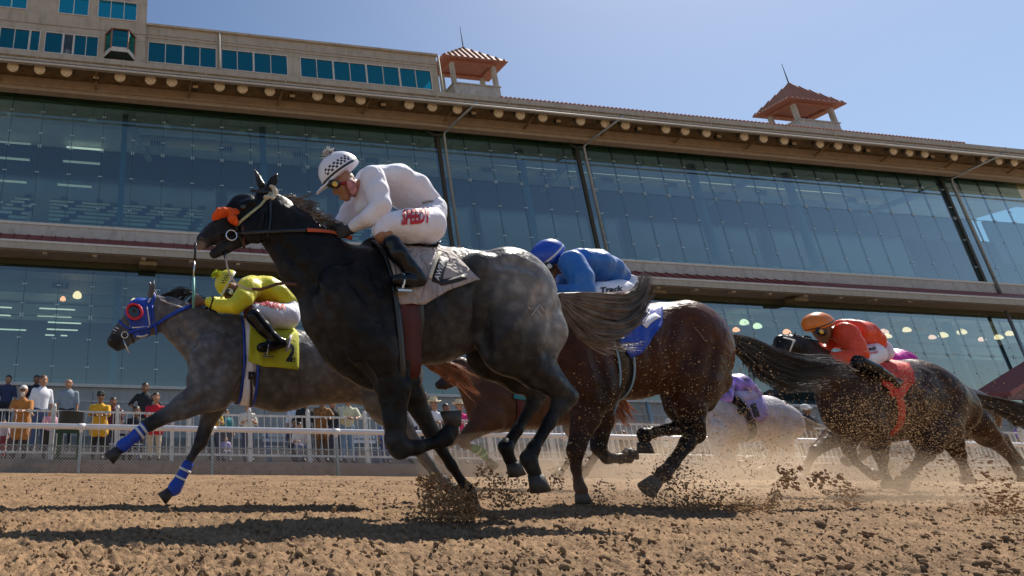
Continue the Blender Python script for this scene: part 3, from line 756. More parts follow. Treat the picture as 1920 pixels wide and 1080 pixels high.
gbox('tower_wall', tan_w2, xt0, xt1, yt-.02, yt+.3, r1z1+.002, r2z0-.002)
gbox('tower_wall', tan_w2, xt0, xt1, yt-.02, yt+.3, r2z1+.002, zt_top)
gbox('tower_base', tan_w2, xt0, xt1, yt-.02, yt+.3, zt1-.5, r1z0-.002)
gbox('tower_side_wall', tan_w2, xt1-.3, xt1, yt+.305, yt+9, zt1, zt_top)
gbox('tower_rear', int_d, xt0, xt1-.31, yt+5, yt+5.2, zt1, zt_top); gbox('tower_floor', int_w, xt0, xt1-.31, yt+.31, yt+5, r1z1+.1, r2z0-.1)
gbox('wall_trim_line', mat('stain_line', (.34, .29, .22), .9), xt0, xt1, yt-.05, yt-.023, r1z1+.62, r1z1+.68)
blind = mat('roller_blind', (.75, .75, .78), .8)
for a, b_ in ((24, 54), (57, 75)): gbox('window_blind', blind, P(a, 60, yt+.2)[0], P(b_, 60, yt+.2)[0], yt+.15, yt+.18, P(0, 66, yt+.2)[2], r1z1)
# bay window with red surround
zb0_, zb1_ = P(225, 104, yt)[2], P(225, 66, yt)[2]
b = MB(); q0 = .75
for (xa, ya, xb, yb) in ((bx0, yt, bx0+.5, yt-q0), (bx0+.5, yt-q0, bx1-.5, yt-q0), (bx1-.5, yt-q0, bx1, yt)):
    b.add([(xa, ya, zb0_-.25), (xb, yb, zb0_-.25), (xb, yb, zb0_+.12), (xa, ya, zb0_+.12), (xa, ya+.06, zb0_-.25), (xb, yb+.06, zb0_-.25), (xb, yb+.06, zb0_+.12), (xa, ya+.06, zb0_+.12)],
          [(0, 1, 2, 3), (7, 6, 5, 4), (3, 2, 6, 7), (0, 4, 5, 1), (0, 3, 7, 4), (1, 5, 6, 2)])
bw = b.build('bay_window', white_t, gs)
b = MB(); z_ = zb1_
b.add([(bx0-.1, yt, z_-.15), (bx0+.45, yt-q0-.1, z_-.15), (bx1-.45, yt-q0-.1, z_-.15), (bx1+.1, yt, z_-.15), (bx0+.3, yt, z_+.35), (bx1-.3, yt, z_+.35)],
      [(0, 1, 4), (1, 2, 5, 4), (2, 3, 5), (3, 2, 1, 0), (0, 4, 5, 3)]); b.build('bay_roof', redt, bw)
gl = MB(); gl.add([(bx0+.5, yt-q0+.03, zb0_+.12), (bx1-.5, yt-q0+.03, zb0_+.12), (bx1-.5, yt-q0+.03, z_-.15), (bx0+.5, yt-q0+.03, z_-.15)], [(0, 1, 2, 3)])
gl.add([(bx0, yt, zb0_+.12), (bx0+.5, yt-q0+.03, zb0_+.12), (bx0+.5, yt-q0+.03, z_-.15), (bx0, yt, z_-.15)], [(0, 1, 2, 3)])
gl.add([(bx1-.5, yt-q0+.03, zb0_+.12), (bx1, yt, zb0_+.12), (bx1, yt, z_-.15), (bx1-.5, yt-q0+.03, z_-.15)], [(0, 1, 2, 3)])
gl.build('pane', glass_t, bw)
b = MB()
for xx_, yy_ in ((bx0, yt), (bx0+.5, yt-q0), (bx1-.5, yt-q0), (bx1, yt)): b.tube([(xx_, yy_, zb0_), (xx_, yy_, z_-.1)], .05, 6)
b.build('bay_post', redt, bw)
# ---------------- cupolas
def cupola(fl_, fr_, tip, ytop, Y0, dep):
    A = P(fl_[0], fl_[1], Y0); B_ = P(fr_[0], fr_[1], Y0); x0, x1 = A[0], B_[0]; x = (x0+x1)/2; ze = (A[2]+B_[2])/2
    hx = (x1-x0)/2; cy = Y0+dep/2; ztop = P(tip[0], tip[1], cy)[2]; hb = hx*.70; db = dep*.36; zb = zt1+.05; zcap = P(x, 0, Y0)[2]
    zcap = P((fl_[0]+fr_[0])/2, ytop, cy-db)[2]
    base = gbox('cupola_base', conc_w, x-hb, x+hb, cy-db, cy+db, zb, zcap-.12)
    gbox('base_cap', conc_w, x-hb-.08, x+hb+.08, cy-db-.08, cy+db+.08, zcap-.117, zcap, base)
    for sx in (-1, 1):
        for sy in (-1, 1):
            px_ = x+sx*(hb-.17); py_ = cy+sy*(db-.17); gbox('cupola_post', tan_w2, px_-.15, px_+.15, py_-.15, py_+.15, zcap, ze-.3)
    for y0, y1 in ((cy-db, cy-db+.3), (cy+db-.3, cy+db)): gbox('cupola_beam', redt, x-hb, x+hb, y0, y1, ze-.35, ze-.125)
    for xa, xb in ((x-hb, x-hb+.3), (x+hb-.3, x+hb)): gbox('cupola_beam', redt, xa, xb, cy-db+.303, cy+db-.303, ze-.35, ze-.125)
    hy = dep/2; b = MB()
    b.add([(x-hx, cy-hy, ze), (x+hx, cy-hy, ze), (x+hx, cy+hy, ze), (x-hx, cy+hy, ze), (x, cy, ztop)], [(0, 3, 2, 1), (0, 1, 4), (1, 2, 4), (2, 3, 4), (3, 0, 4)])
    b.box(x-hx, x+hx, cy-hy, cy+hy, ze-.12, ze-.002)
    rf = b.build('cupola_roof', redt, gs); b = MB()
    for q in range(11):
        f = -1+2*(q+.5)/11; e = 1-abs(f)
        b.tube([(x+f*hx, cy-hy, ze+.03), (x+f*hx, cy-hy+e*hy, ze+.03+(ztop-ze)*e)], .05, 5)
        for sx in (-1, 1): b.tube([(x+sx*hx, cy+f*hy, ze+.03), (x+sx*(hx-e*hx), cy+f*hy, ze+.03+(ztop-ze)*e)], .05, 5)
    b.build('roof_ridge', redt, rf)
    b = MB(); b.tube([(x, cy, ztop-.1), (x, cy, ztop+1.1), (x, cy, ztop+2.3)], [.05, .035, .015], 6); b.build('antenna', darkf, gs)
cupola((830, 102), (952, 114), (862, 88), 158, 36.0, 2.6)
cupola((1480, 184), (1586, 190), (1500, 158), 226, 37.0, 3.2)
# ---------------- floodlights hanging under the top eave
lens_m = mat('floodlight_lens', (.75, .62, .42), .25, var=.3, vscale=9, bump=.5, bscale=9, coat=.6)
hous_m = mat('floodlight_housing', (.30, .26, .2), .5, .3)
fl = None; small = None
flx = [25, 75, 125, 225, 282, 322, 411, 454, 505, 594, 636, 675, 766, 809, 856, 933, 974, 1016, 1087, 1133, 1171, 1247, 1283, 1323, 1394, 1430, 1469, 1536, 1570, 1606, 1674, 1704, 1733, 1788, 1845, 1872, 1901]
flz = P(25, 126, 31.9)[2]
for i, px_ in enumerate(flx):
    py_ = 126+.0995*(px_-25); x = P(px_, py_, 31.9)[0]
    lab = 'round floodlight under the top eave of the grandstand'
    root = thing('floodlight', lab, 'floodlight', (x, 31.9, flz), 'floodlights in a row under the top eave')
    if fl is None:
        b = MB(); prof = [(.02, .30), (.10, .27), (.29, .02), (.33, -.10), (.31, -.13)]
        n_ = 20
        for (r__, y__) in prof:
            for q in range(n_): b.v.append((r__*math.cos(2*math.pi*q/n_), y__, r__*math.sin(2*math.pi*q/n_)))
        for a in range(len(prof)-1):
            for q in range(n_): b.f.append((a*n_+q, a*n_+(q+1) % n_, (a+1)*n_+(q+1) % n_, (a+1)*n_+q))
        h = b.build('housing', hous_m, root, True, world=False)
        b = MB()
        for (r__, y__) in ((.31, -.12), (.22, -.165), (.1, -.185), (.01, -.19)):
            for q in range(n_): b.v.append((r__*math.cos(2*math.pi*q/n_), y__, r__*math.sin(2*math.pi*q/n_)))
        for a in range(3):
            for q in range(n_): b.f.append((a*n_+q, a*n_+(q+1) % n_, (a+1)*n_+(q+1) % n_, (a+1)*n_+q))
        le = b.build('lens', lens_m, root, True, world=False)
        b = MB(); b.tube([(-.3, .1, 0), (-.3, .1, .34), (.3, .1, .34), (.3, .1, 0)], .03, 6); b.tube([(0, .1, .34), (0, .1, .55)], .04, 6)
        br = b.build('bracket', darkf, root, world=False); fl = (h, le, br)
    else:
        for s_ in fl: inst(s_, s_.name.split('.')[0], (0, 0, 0), root)
    root.rotation_euler = (math.radians(14), 0, 0); root.scale = (1.22, 1.22, 1.22)
for i, px_ in enumerate((180, 366, 547, 718, 887, 1046, 1198, 1347, 1488, 1627, 1748)):
    py_ = 147+.098*(px_-180); x = P(px_, py_, 32.3)[0]; z_ = P(180, 147, 32.3)[2]
    root = thing('small_floodlight', 'small square floodlight between the round lamps under the top eave', 'floodlight', (x, 32.3, z_), 'small square floodlights under the top eave')
    if small is None:
        b = MB(); b.box(-.22, .22, -.1, .14, -.14, .16); h = bevel(b.build('housing', darkf, root, world=False), .02)
        b = MB(); b.box(-.18, .18, -.115, -.102, -.1, .12); le = b.build('lens', lens_m, root, world=False)
        b = MB(); b.tube([(0, .05, .16), (0, .05, .75)], .03, 6); br = b.build('bracket', darkf, root, world=False); small = (h, le, br)
    else:
        for s_ in small: inst(s_, s_.name.split('.')[0], (0, 0, 0), root)
# ---------------- pendant lamps
def lampmat(name, col, s_): return mat(name, (.8, .7, .6), .4, emit=col, estr=s_*1.9)
def pendant(x, y, z, r, m, label, group, lit=True, ztop=None):
    root = thing('pendant_lamp', label, 'lamp', (x, y, z), group)
    prof = [(.08, .9), (.34, .82), (.62, .6), (.84, .3), (.97, -.05), (1., -.35), (.9, -.62), (.6, -.78), (.02, -.84)]; b = MB(); n_ = 16
    for (q, w_) in prof:
        for a in range(n_): b.v.append((r*q*math.cos(2*math.pi*a/n_), r*q*math.sin(2*math.pi*a/n_), r*w_))
    for i in range(len(prof)-1):
        for a in range(n_): b.f.append((i*n_+a, i*n_+(a+1) % n_, (i+1)*n_+(a+1) % n_, (i+1)*n_+a))
    b.build('lamp_shade', m, root, True, world=False)
    b = MB(); b.tube([(0, 0, r*.7), (0, 0, r*1.1)], r*.22, 8); b.tube([(0, 0, r*1.1), (0, 0, (ztop-z) if ztop else r*4)], .02, 5); b.build('cord', mat('lamp_cord', (.4, .42, .42), .5), root, world=False)
unlit = mat('frosted_lamp_shade', (.85, .9, .9), .4)
for (px_, py_) in ((22, 214), (173, 224), (312, 236), (453, 246), (590, 257), (848, 283), (975, 293), (1208, 310), (1324, 324), (1440, 333), (1545, 340), (1645, 350)):
    p_ = P(px_, py_, 35.6); pendant(p_[0], 35.6, p_[2], .3, unlit, 'unlit bell shaped pendant lamp behind the upper glass', 'unlit pendant lamps behind the upper glass', ztop=ZU1+.5)
pendant(*P(1850, 370, 36), .3, unlit, 'white pendant lamp behind the upper glass right of the last long downpipe', None, ztop=ZU1+.5)
wm = lampmat('warm_lamp_glass', (1, .58, .30), 1.0); pk = lampmat('pink_lamp_glass', (1, .30, .14), 1.3); gr = lampmat('green_lamp_glass', (.9, .85, .5), .8)
warm = [(145, 553, .33, wm, 'lit cream bell shaped pendant lamp behind the lower glass at left'), (118, 560, .21, pk, 'lit small round orange lamp beside the cream bell shaped lamp'),
        (251, 563, .2, wm, 'lit round lamp just above the forehead of the horse in the blue hood'),
        (1395, 604, .3, gr, 'lit greenish lamp, left one of the greenish pair above the white horse'), (1420, 611, .29, gr, 'lit greenish lamp, right one of the greenish pair above the white horse'),
        (1380, 618, .24, pk, 'small lit pink lamp left of the two greenish lamps'), (1475, 622, .26, pk, 'lit pink lamp just above the ears of the black headed horse')]
for (px_, py_, r__, m_, lab) in warm:
    Yd = 36.8; p_ = P(px_, py_, Yd); pendant(p_[0], Yd, p_[2], r__*.92, m_, lab, None, ztop=ZCL)
for i, (px_, py_, r__) in enumerate(((1657, 622, .33), (1665, 630, .26), (1700, 618, .3), (1748, 632, .26), (1768, 628, .33), (1803, 622, .33), (1841, 636, .26), (1872, 632, .3), (1893, 625, .3))):
    p_ = P(px_, py_, 36.8); pendant(p_[0], 36.8, p_[2], r__*.82, wm if i % 3 else lampmat('peach_lamp_glass', (1, .45, .32), 1.0), 'lit peach pendant lamp in the row right of the jockey in red silks', 'lit pendant lamps right of the jockey in red silks', ztop=ZCL)
# ---------------- red roofed pavilion at the right edge
pv = thing('red_roofed_pavilion', 'low pavilion with a dull red gable roof at the right edge of the photo', 'pavilion', (P(1960, 700, 28)[0], 28, 0))
pa = P(1846, 738, 27); pb = P(1990, 648, 27)
b = MB(); b.add([(pa[0], 26, pa[2]), (pb[0], 26, pb[2]), (pb[0], 27.6, pb[2]), (pa[0], 27.6, pa[2]), (pa[0], 26, pa[2]-.25), (pb[0], 26, pb[2]-.25), (pb[0], 27.6, pb[2]-.25), (pa[0], 27.6, pa[2]-.25)], [(0, 1, 2, 3), (7, 6, 5, 4), (0, 4, 5, 1), (1, 5, 6, 2), (2, 6, 7, 3), (3, 7, 4, 0)])
pb2 = (2*pb[0]-pa[0]); b.add([(pb[0], 26, pb[2]), (pb2, 26, pa[2]), (pb2, 27.6, pa[2]), (pb[0], 27.6, pb[2]), (pb[0], 26, pb[2]-.25), (pb2, 26, pa[2]-.25), (pb2, 27.6, pa[2]-.25), (pb[0], 27.6, pb[2]-.25)], [(0, 1, 2, 3), (7, 6, 5, 4), (0, 4, 5, 1), (1, 5, 6, 2), (2, 6, 7, 3), (3, 7, 4, 0)])
b.build('roof', mat('dull_red_roof', (.36, .11, .1), .7, var=.2), pv)
b = MB(); b.add([(pa[0]+.6, 26.6, pa[2]), (pb2-.6, 26.6, pa[2]), (pb[0], 26.6, pb[2]-.4)], [(0, 1, 2)]); b.box(pa[0]+.6, pb2-.6, 26.5, 26.8, pa[2]-.35, pa[2]); b.build('gable', mat('brown_gable', (.25, .13, .12), .8), pv)
for xx_ in (pa[0]+.8, pb[0], pb2-.8): b = MB(); b.box(xx_-.15, xx_+.15, 26.6, 26.9, 1, pa[2]-.36); b.build('post', tan_w2, pv)
# =================================================================== rail, fences
YR = 14.15
white_p = mat('white_rail_paint', (.78, .74, .74), .35, var=.05, vscale=3, coat=.3, dirt=.12)
zr = P(150, 800, YR)[2]
rt = thing('track_rail', 'white tubular running rail along the far side of the dirt track', 'rail', (10, YR, 0))
b = MB(); b.tube([(XA, YR, zr), (XB, YR, zr)], .068, 14); b.build('rail_tube', white_p, rt, True)
xs0 = P(150, 840, YR)[0]; sp = P(398, 840, YR)[0]-xs0; src = None
coll = None
for i in range(-2, 16):
    x = xs0+sp*i
    if src is None:
        b = MB(); b.box(-.03, .03, YR-.03, YR+.03, -.07, zr-.05); src = o = b.build('rail_post', steel, rt, world=False)
        for vv in o.data.vertices: vv.co -= Vector(rt.location)
        b = MB(); b.tube([(-.09, YR, zr), (.09, YR, zr)], .078, 14); b.tube([(0, YR, zr-.14), (0, YR, zr-.06)], .045, 8); coll = c = b.build('rail_collar', white_p, rt, True, world=False)
        for vv in c.data.vertices: vv.co -= Vector(rt.location)
    else: o = inst(src, 'rail_post', (0, 0, 0), rt); c = inst(coll, 'rail_collar', (0, 0, 0), rt)
    o.location = (x, 0, 0); c.location = (x, 0, 0)
# wire mesh along the foot of the rail
wm_ = thing('wire_mesh_fence', 'low galvanised chain link mesh along the foot of the white rail', 'fence', (10, 14.3, 0))
b = MB(); zt_ = .60; dx = .075; n_ = int((60+8)/dx)
for i in range(n_):
    x = -8+i*dx
    for s_ in (-1, 1):
        x1 = x+s_*zt_
        b.add([(x-.0042, 14.3+.002*s_, -.03), (x+.0042, 14.3+.002*s_, -.03), (x1+.0042, 14.3+.002*s_, zt_), (x1-.0042, 14.3+.002*s_, zt_)], [(0, 1, 2, 3)])
tag(b.build('chain_link', mat('galvanised_wire', (.55, .50, .46), .6, .2), wm_), kind='stuff')
b = MB(); b.tube([(-9, 14.3, zt_), (60, 14.3, zt_)], .012, 6); b.build('top_wire', steel, wm_, True)
# white picket fence
YK = 15.5
fk = thing('picket_fence', 'white painted steel railing with thin upright bars in front of the spectators', 'fence', (10, YK, .28))
fence_p = mat('chipped_white_paint', (.70, .67, .62), .5, var=.12, vscale=8, dirt=.45)
zf1 = P(640, 781, YK)[2]; zf0 = .42
for z_ in (zf0+.03, zf1-.03): b = MB(); b.box(-5, 50, YK-.025, YK+.025, z_-.028, z_+.028); b.build('fence_rail', fence_p, fk)
pk_src = None; x = P(10, 800, YK)[0]
px_sp = P(650, 800, YK)[0]-P(638.5, 800, YK)[0]
for i in range(250):
    if pk_src is None:
        b = MB(); b.box(-.011, .011, YK-.011, YK+.011, zf0+.06, zf1-.06); o = pk_src = b.build('picket', fence_p, fk, world=False)
        for vv in o.data.vertices: vv.co -= Vector(fk.location)
    else: o = inst(pk_src, 'picket', (0, 0, 0), fk)
    o.location = (x-1.2+px_sp*i, 0, 0)
ps_src = None
for px_ in (-10, 99, 219, 323, 355, 468, 578, 685, 800, 915, 1030, 1140, 1255, 1370, 1480, 1590, 1700, 1810, 1910):
    xx_ = P(px_, 800, YK)[0]
    if ps_src is None:
        b = MB(); b.box(-.05, .05, YK-.055, YK+.045, .28, zf1+.10); b.tube([(0, YK, zf1+.10), (0, YK, zf1+.17)], [.06, .03], 8); o = ps_src = b.build('fence_post', fence_p, fk, world=False)
        for vv in o.data.vertices: vv.co -= Vector(fk.location)
    else: o = inst(ps_src, 'fence_post', (0, 0, 0), fk)
    o.location = (xx_, 0, 0)
# benches behind the fence
bench_m = mat('blue_bench', (.06, .12, .25), .5); bench_w = mat('pale_bench_slat', (.5, .52, .56), .5)
for i, (a, b_, yb_) in enumerate(((205, 268, 17.3), (500, 575, 17.4), (660, 715, 17.2), (830, 905, 17.4), (1080, 1180, 17.5))):
    x0 = P(a, 820, yb_)[0]; x1 = P(b_, 820, yb_)[0]
    bt = thing('bench', ('blue metal bench behind the railing, left of the man in the red polo shirt', 'blue metal bench behind the railing under the belly of the grey horse', 'blue metal bench behind the railing right of the man in the beige shirt',
                         'blue metal bench behind the railing near the woman in pink', 'blue metal bench behind the railing under the bay horse')[i], 'bench', ((x0+x1)/2, yb_, .28), 'benches behind the railing')
    for k_, (dy, dz) in enumerate(((0, .45), (.14, .45), (.28, .45), (.42, .62), (.46, .78))):
        b = MB(); b.box(x0, x1, yb_+dy, yb_+dy+.1, .28+dz, .28+dz+.03+(.06 if k_ > 2 else 0)); b.build('slat', bench_w, bt)
    for xx_ in (x0+.1, x1-.14): b = MB(); b.box(xx_, xx_+.05, yb_, yb_+.5, .28, .72); b.box(xx_, xx_+.05, yb_+.45, yb_+.5, .72, 1.2); b.build('leg', bench_m, bt)
# dark tub on a green trestle
tp = P(125, 880, 14.75); xq = tp[0]
tb = thing('green_trestle', 'dark green timber trestle standing behind the white rail at left', 'trestle', (xq, 14.85, .0))
gm = mat('dark_green_timber', (.03, .07, .035), .7, var=.2, vscale=9)
zt0_ = P(125, 806, 14.8)[2]
hw_ = .24
for sx in (-1, 1): b = MB(); b.box(xq+sx*hw_-.05, xq+sx*hw_+.05, 14.75, 14.9, -.05, zt0_); b.build('leg', gm, tb)
for z_, e in ((zt0_, .34), (.32, .34)): b = MB(); b.box(xq-e, xq+e, 14.72, 14.749 if z_ < 1 else 15.2, z_-.09, z_); b.build('cross_beam', gm, tb)
tu = thing('dark_tub', 'round dark grey plastic tub standing on the green trestle at left', 'tub', (xq, 14.98, zt0_))
zt1_ = P(125, 771, 14.9)[2]; b = MB(); n_ = 24; rr_ = .31
for (r__, z_) in ((rr_*.93, zt0_+.004), (rr_, zt1_-.03), (rr_*1.04, zt1_-.03), (rr_*1.04, zt1_), (rr_*.96, zt1_), (rr_*.88, zt0_+.05), (.01, zt0_+.05)):
    for q in range(n_): b.v.append((xq+r__*math.cos(2*math.pi*q/n_), 14.98+r__*math.sin(2*math.pi*q/n_), z_))
for a in range(6):
    for q in range(n_): b.f.append((a*n_+q, a*n_+(q+1) % n_, (a+1)*n_+(q+1) % n_, (a+1)*n_+q))
b.f.append(tuple(range(n_-1, -1, -1))); b.build('tub_shell', mat('dark_grey_plastic', (.05, .055, .06), .6, var=.15), tu, True)
# =================================================================== horses and jockeys
def chains_bounds(chs, Y):
    lo = np.full(3, 1e9); hi = -lo
    for ch in chs:
        for nd in ch[0]:
            x, y, r = nd[:3]; ky = nd[3] if len(nd) > 3 else 1.; dy = nd[4] if len(nd) > 4 else 0.
            p = P(x, y, Y+dy); rr = r*mpp(x, y, Y)*max(1, ky)+.02
            lo = np.minimum(lo, p-rr); hi = np.maximum(hi, p+rr)
    return lo, hi
def put_chains(s, chs, Y, inflate=0.):
    """chs: list of (nodes, blend); node = (px, py, radius px, lateral factor, lateral offset m)"""
    for ch in chs:
        nodes, k = ch[0], ch[1]
        if len(nodes) == 1: nodes = [nodes[0], nodes[0]]
        for a, b in zip(nodes[:-1], nodes[1:]):
            a = tuple(a)+(1., 0.)[len(a)-3:] if len(a) < 5 else a
            b = tuple(b)+(1., 0.)[len(b)-3:] if len(b) < 5 else b
            d = raydir((a[0]+b[0])/2, (a[1]+b[1])/2); ky = (a[3]+b[3])/2
            s.cone(P(a[0], a[1], Y+a[4]), P(b[0], b[1], Y+b[4]), a[2]*mpp(a[0], a[1], Y), b[2]*mpp(b[0], b[1], Y), a[3], k, b[3], inflate=inflate,
                   kx=1/math.sqrt(1+(ky*d[0])**2), kz=1/math.sqrt(1+(ky*d[2])**2), sub=len(ch) > 2)
def leg(*nodes, k=.03, dy=-.14):
    out = []
    for nd in nodes:
        nd = tuple(nd); i_ = len(out); rs_ = [q[2] for q in nodes]; thin = rs_[i_] <= min(rs_[max(i_-1, 0)], rs_[min(i_+1, len(rs_)-1)])+.01
        sc_ = 1. if i_ < 2 else (.80 if thin else .90 if rs_[i_] < rs_[1]*.7 else .95); nd = (nd[0], nd[1], nd[2]*sc_, *nd[3:]); out.append(nd if len(nd) >= 5 else (nd[0], nd[1], nd[2], nd[3] if len(nd) > 3 else .85, dy))
    return (out, k)
def paint(o, Y, zones, base, root):
    me = o.data; n = len(me.vertices); co = np.empty(n*3, np.float32); me.vertices.foreach_get('co', co); co = co.reshape(-1, 3)+np.array(root.location[:])
    col = np.tile(np.array([*base, 1.], np.float32), (n, 1))
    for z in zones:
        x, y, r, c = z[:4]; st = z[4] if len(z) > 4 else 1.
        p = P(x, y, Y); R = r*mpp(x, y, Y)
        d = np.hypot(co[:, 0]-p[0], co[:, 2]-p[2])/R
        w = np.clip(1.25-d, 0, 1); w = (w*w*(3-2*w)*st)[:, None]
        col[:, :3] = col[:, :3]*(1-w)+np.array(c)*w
    a = me.color_attributes.new('coat', 'FLOAT_COLOR', 'POINT'); a.data.foreach_set('color', col.ravel())
hoof_m = mat('dark_hoof_horn', (.035, .03, .028), .55, var=.25, vscale=20, bump=.3)
eye_m = mat('dark_eye', (.01, .008, .006), .08, spec=.8)
def hoof(root, Y, x0, y0, x1, y1, r0, r1, dy=0.):
    r1 = r0+(r1-r0)*.62
    a = Vector(P(x0, y0, Y+dy)); b = Vector(P(x1, y1, Y+dy)); m = mpp(x0, y0, Y); ax = (b-a).normalized()
    lat = Vector((0, 1, 0)); fw = ax.cross(lat).normalized(); mb = MB(); n = 16
    for (c, r) in ((a, r0), (a.lerp(b, .5), (r0+r1)/2), (b, r1), (b, r1*.7), (b-ax*.012, r1*.5)):
        for q in range(n): an = 2*math.pi*q/n; mb.v.append(tuple(c+fw*math.cos(an)*r*m*1.1+lat*math.sin(an)*r*m*.95))
    for i in range(4):
        for q in range(n): mb.f.append((i*n+q, i*n+(q+1) % n, (i+1)*n+(q+1) % n, (i+1)*n+q))
    mb.f.append(tuple(range(n-1, -1, -1))); mb.f.append(tuple(4*n+q for q in range(n)))
    return mb.build('hoof', hoof_m, root, True)
def horse(name, label, Y, xc, chs, zones, base, vox, dapple=.2, group='racehorses galloping along the track', rough=.36, grooves=()):
    root = thing(name, label, 'horse', (P(xc, 800, Y)[0], Y, 0), group)
    lo, hi = chains_bounds(chs, Y); s = Sdf(lo, hi, vox); put_chains(s, chs, Y)
    if grooves:
        v, q = s.mesh(); t0 = BVHTree.FromPolygons(v.tolist(), q.tolist())
        for pts, r, dep in grooves:
            g = []
            for (a, b_) in zip(pts[:-1], pts[1:]):
                for i in range(4): g.append((a[0]+(b_[0]-a[0])*i/4, a[1]+(b_[1]-a[1])*i/4))
            g.append(pts[-1]); c = []
            for i, (x, y) in enumerate(g):
                h, nr = on(t0, x, y, None, 0)
                if h is None: continue
                e = math.sin(math.pi*(i+.5)/len(g)); c.append(h+nr*(abs(r)-abs(dep)*(.3+.7*e)) if dep > 0 else h-nr*(abs(r)-abs(dep)*(.3+.7*e)))
            for a, b_ in zip(c[:-1], c[1:]):
                if (a-b_).length < .25: s.cone(a, b_, abs(r), abs(r), 1, .035, sub=dep > 0)
    v, q = s.mesh(); o = fast_mesh('body', v, q, coatmat('coat_'+name, dapple, rough), root)
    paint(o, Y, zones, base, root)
    return root, o, bvh(o)
def sdf_part(name, chs, Y, vox, m, root, inflate=0., clips=(), wr=None, subs=()):
    lo, hi = chains_bounds(chs, Y); s = Sdf(lo-inflate, hi+inflate, vox); put_chains(s, chs, Y, inflate)
    for c in subs: s.cone(*c[:4], **c[4])
    if wr: s.wrinkle(*wr)
    for p, n in clips: s.clip(p, n)
    v, q = s.mesh(); return fast_mesh(name, v, q, m, root)
def tube_px(name, pts, rad, m, root, Y, n=6):
    b = MB(); b.tube([P(p[0], p[1], Y+(p[2] if len(p) > 2 else 0)) for p in pts], rad, n); return b.build(name, m, root, True)
def gcf(x, y, Y):
    a = P(x, y, Y-.26); return np.array([a[0], Y, P(x, y, Y)[2]])
def ring(name, x, y, Y, r, t, m, root, axis=(0, 1, 0), a0=0, a1=360, sy=1.):
    c = Vector(P(x, y, Y)); ax = Vector(axis).normalized(); u = ax.orthogonal().normalized(); w = ax.cross(u); b = MB(); n = 22
    b.tube([c+u*math.cos(math.radians(a0+(a1-a0)*i/n))*r+w*math.sin(math.radians(a0+(a1-a0)*i/n))*r*sy for i in range(n+1)], t, 6); return b.build(name, m, root, True)
def drape(name, tree, Y, top, bot, m, root, nu=22, nv=14, eps=.008, flare=0., far=True, wave=.004):
    """cloth hanging over the back: rows of photo pixels on the near side, mirrored on the far side"""
    def ip(l, t):
        t *= len(l)-1; i = min(int(t), len(l)-2); f = t-i; return (l[i][0]*(1-f)+l[i+1][0]*f, l[i][1]*(1-f)+l[i+1][1]*f)
    grid = []
    for i in range(nu):
        u = i/(nu-1); a = ip(top, u); b = ip(bot, u); col = []
        last = None
        for j in range(nv):
            v_ = 1-j/(nv-1); x = a[0]+(b[0]-a[0])*v_; y = a[1]+(b[1]-a[1])*v_
            p, n_ = on(tree, x, y, None, eps+.004)
            if p is None or p.y > Y+.05: p = Vector(P(x, y, last.y+.03 if last is not None else Y-.2))
            p = p+Vector((0, -1, 0))*(flare*v_**2*u+wave*math.sin(u*17+v_*5)*v_+wave*.6*math.sin(u*31-v_*9))
            last = p; col.append(p)
        for _ in range(2): col = [col[0]]+[(col[k-1]+col[k]*2+col[k+1])/4 for k in range(1, nv-1)]+[col[-1]]
        h, _, _, _ = tree.ray_cast(Vector((col[-1].x, Y, 3)), Vector((0, 0, -1)))
        rz = (h.z+eps+.006) if h is not None and h.z > col[-1].z-.1 else col[-1].z
        rz = max(rz, col[-1].z-.004) if rz > col[-1].z-.05 else col[-1].z+.02
        full = col+[Vector((col[-1].x, Y, rz))]
        if far: full += [Vector((p.x, 2*Y-p.y, p.z)) for p in reversed(col)]
        grid.append(full)
    nn = len(grid[0]); vs = [tuple(p) for c in grid for p in c]
    fs = [(i*nn+j, (i+1)*nn+j, (i+1)*nn+j+1, i*nn+j+1) for i in range(nu-1) for j in range(nn-1)]
    o = mesh_obj(name, vs, fs, m, root, True); md = o.modifiers.new('thickness', 'SOLIDIFY'); md.thickness = .005; md.offset = 1
    return o
def G(Y, *lists): return [[P(p[0], p[1], Y+(p[2] if len(p) > 2 else 0)) for p in l] for l in lists]
hair_blk = mat('black_hair', (.022, .018, .016), .38, var=.4, vscale=30, spec=.6)
hair_grey = mat('grey_tail_hair', (.19, .155, .13), .45, var=.5, vscale=14, spec=.6)
hair_red = mat('chestnut_hair', (.36, .13, .045), .42, var=.4, vscale=20, spec=.6)
leath = mat('black_leather', (.012, .012, .013), .35, var=.2, vscale=20, spec=.6)
boot_m = mat('polished_black_boot', (.005, .006, .009), .22, var=.2, vscale=8, spec=.35, bump=.15, bscale=14)
brown_l = mat('brown_leather', (.10, .035, .018), .4, var=.2, vscale=20)
metal_m = mat('bright_metal', (.75, .73, .70), .25, 1.)
white_c = mat('white_cloth', (.82, .83, .94), .8, var=.04, vscale=6, bump=.25, bscale=38, sheen=.1, fold=.28, fscale=5.)
white_b = mat('white_breeches_cloth', (.82, .83, .94), .7, var=.05, vscale=6, bump=.25, bscale=30, dirt=.05, fold=.28, fscale=5.)
skin_b = mat('tan_skin', (.38, .19, .11), .5, var=.12, vscale=18, bump=.1)
skin_d = mat('brown_skin', (.22, .10, .055), .5, var=.12, vscale=18, bump=.1)
blue_t = mat('royal_blue_nylon', (.008, .055, .42), .5, var=.12, vscale=12, bump=.2)
blue_s = mat('blue_silk', (.012, .15, .52), .38, var=.1, vscale=7, bump=.35, bscale=26, sheen=.3, fold=.28, fscale=5.)
yel_s = mat('yellow_silk', (.84, .76, .012), .42, var=.08, vscale=7, bump=.3, bscale=26, sheen=.2, fold=.28, fscale=5.)
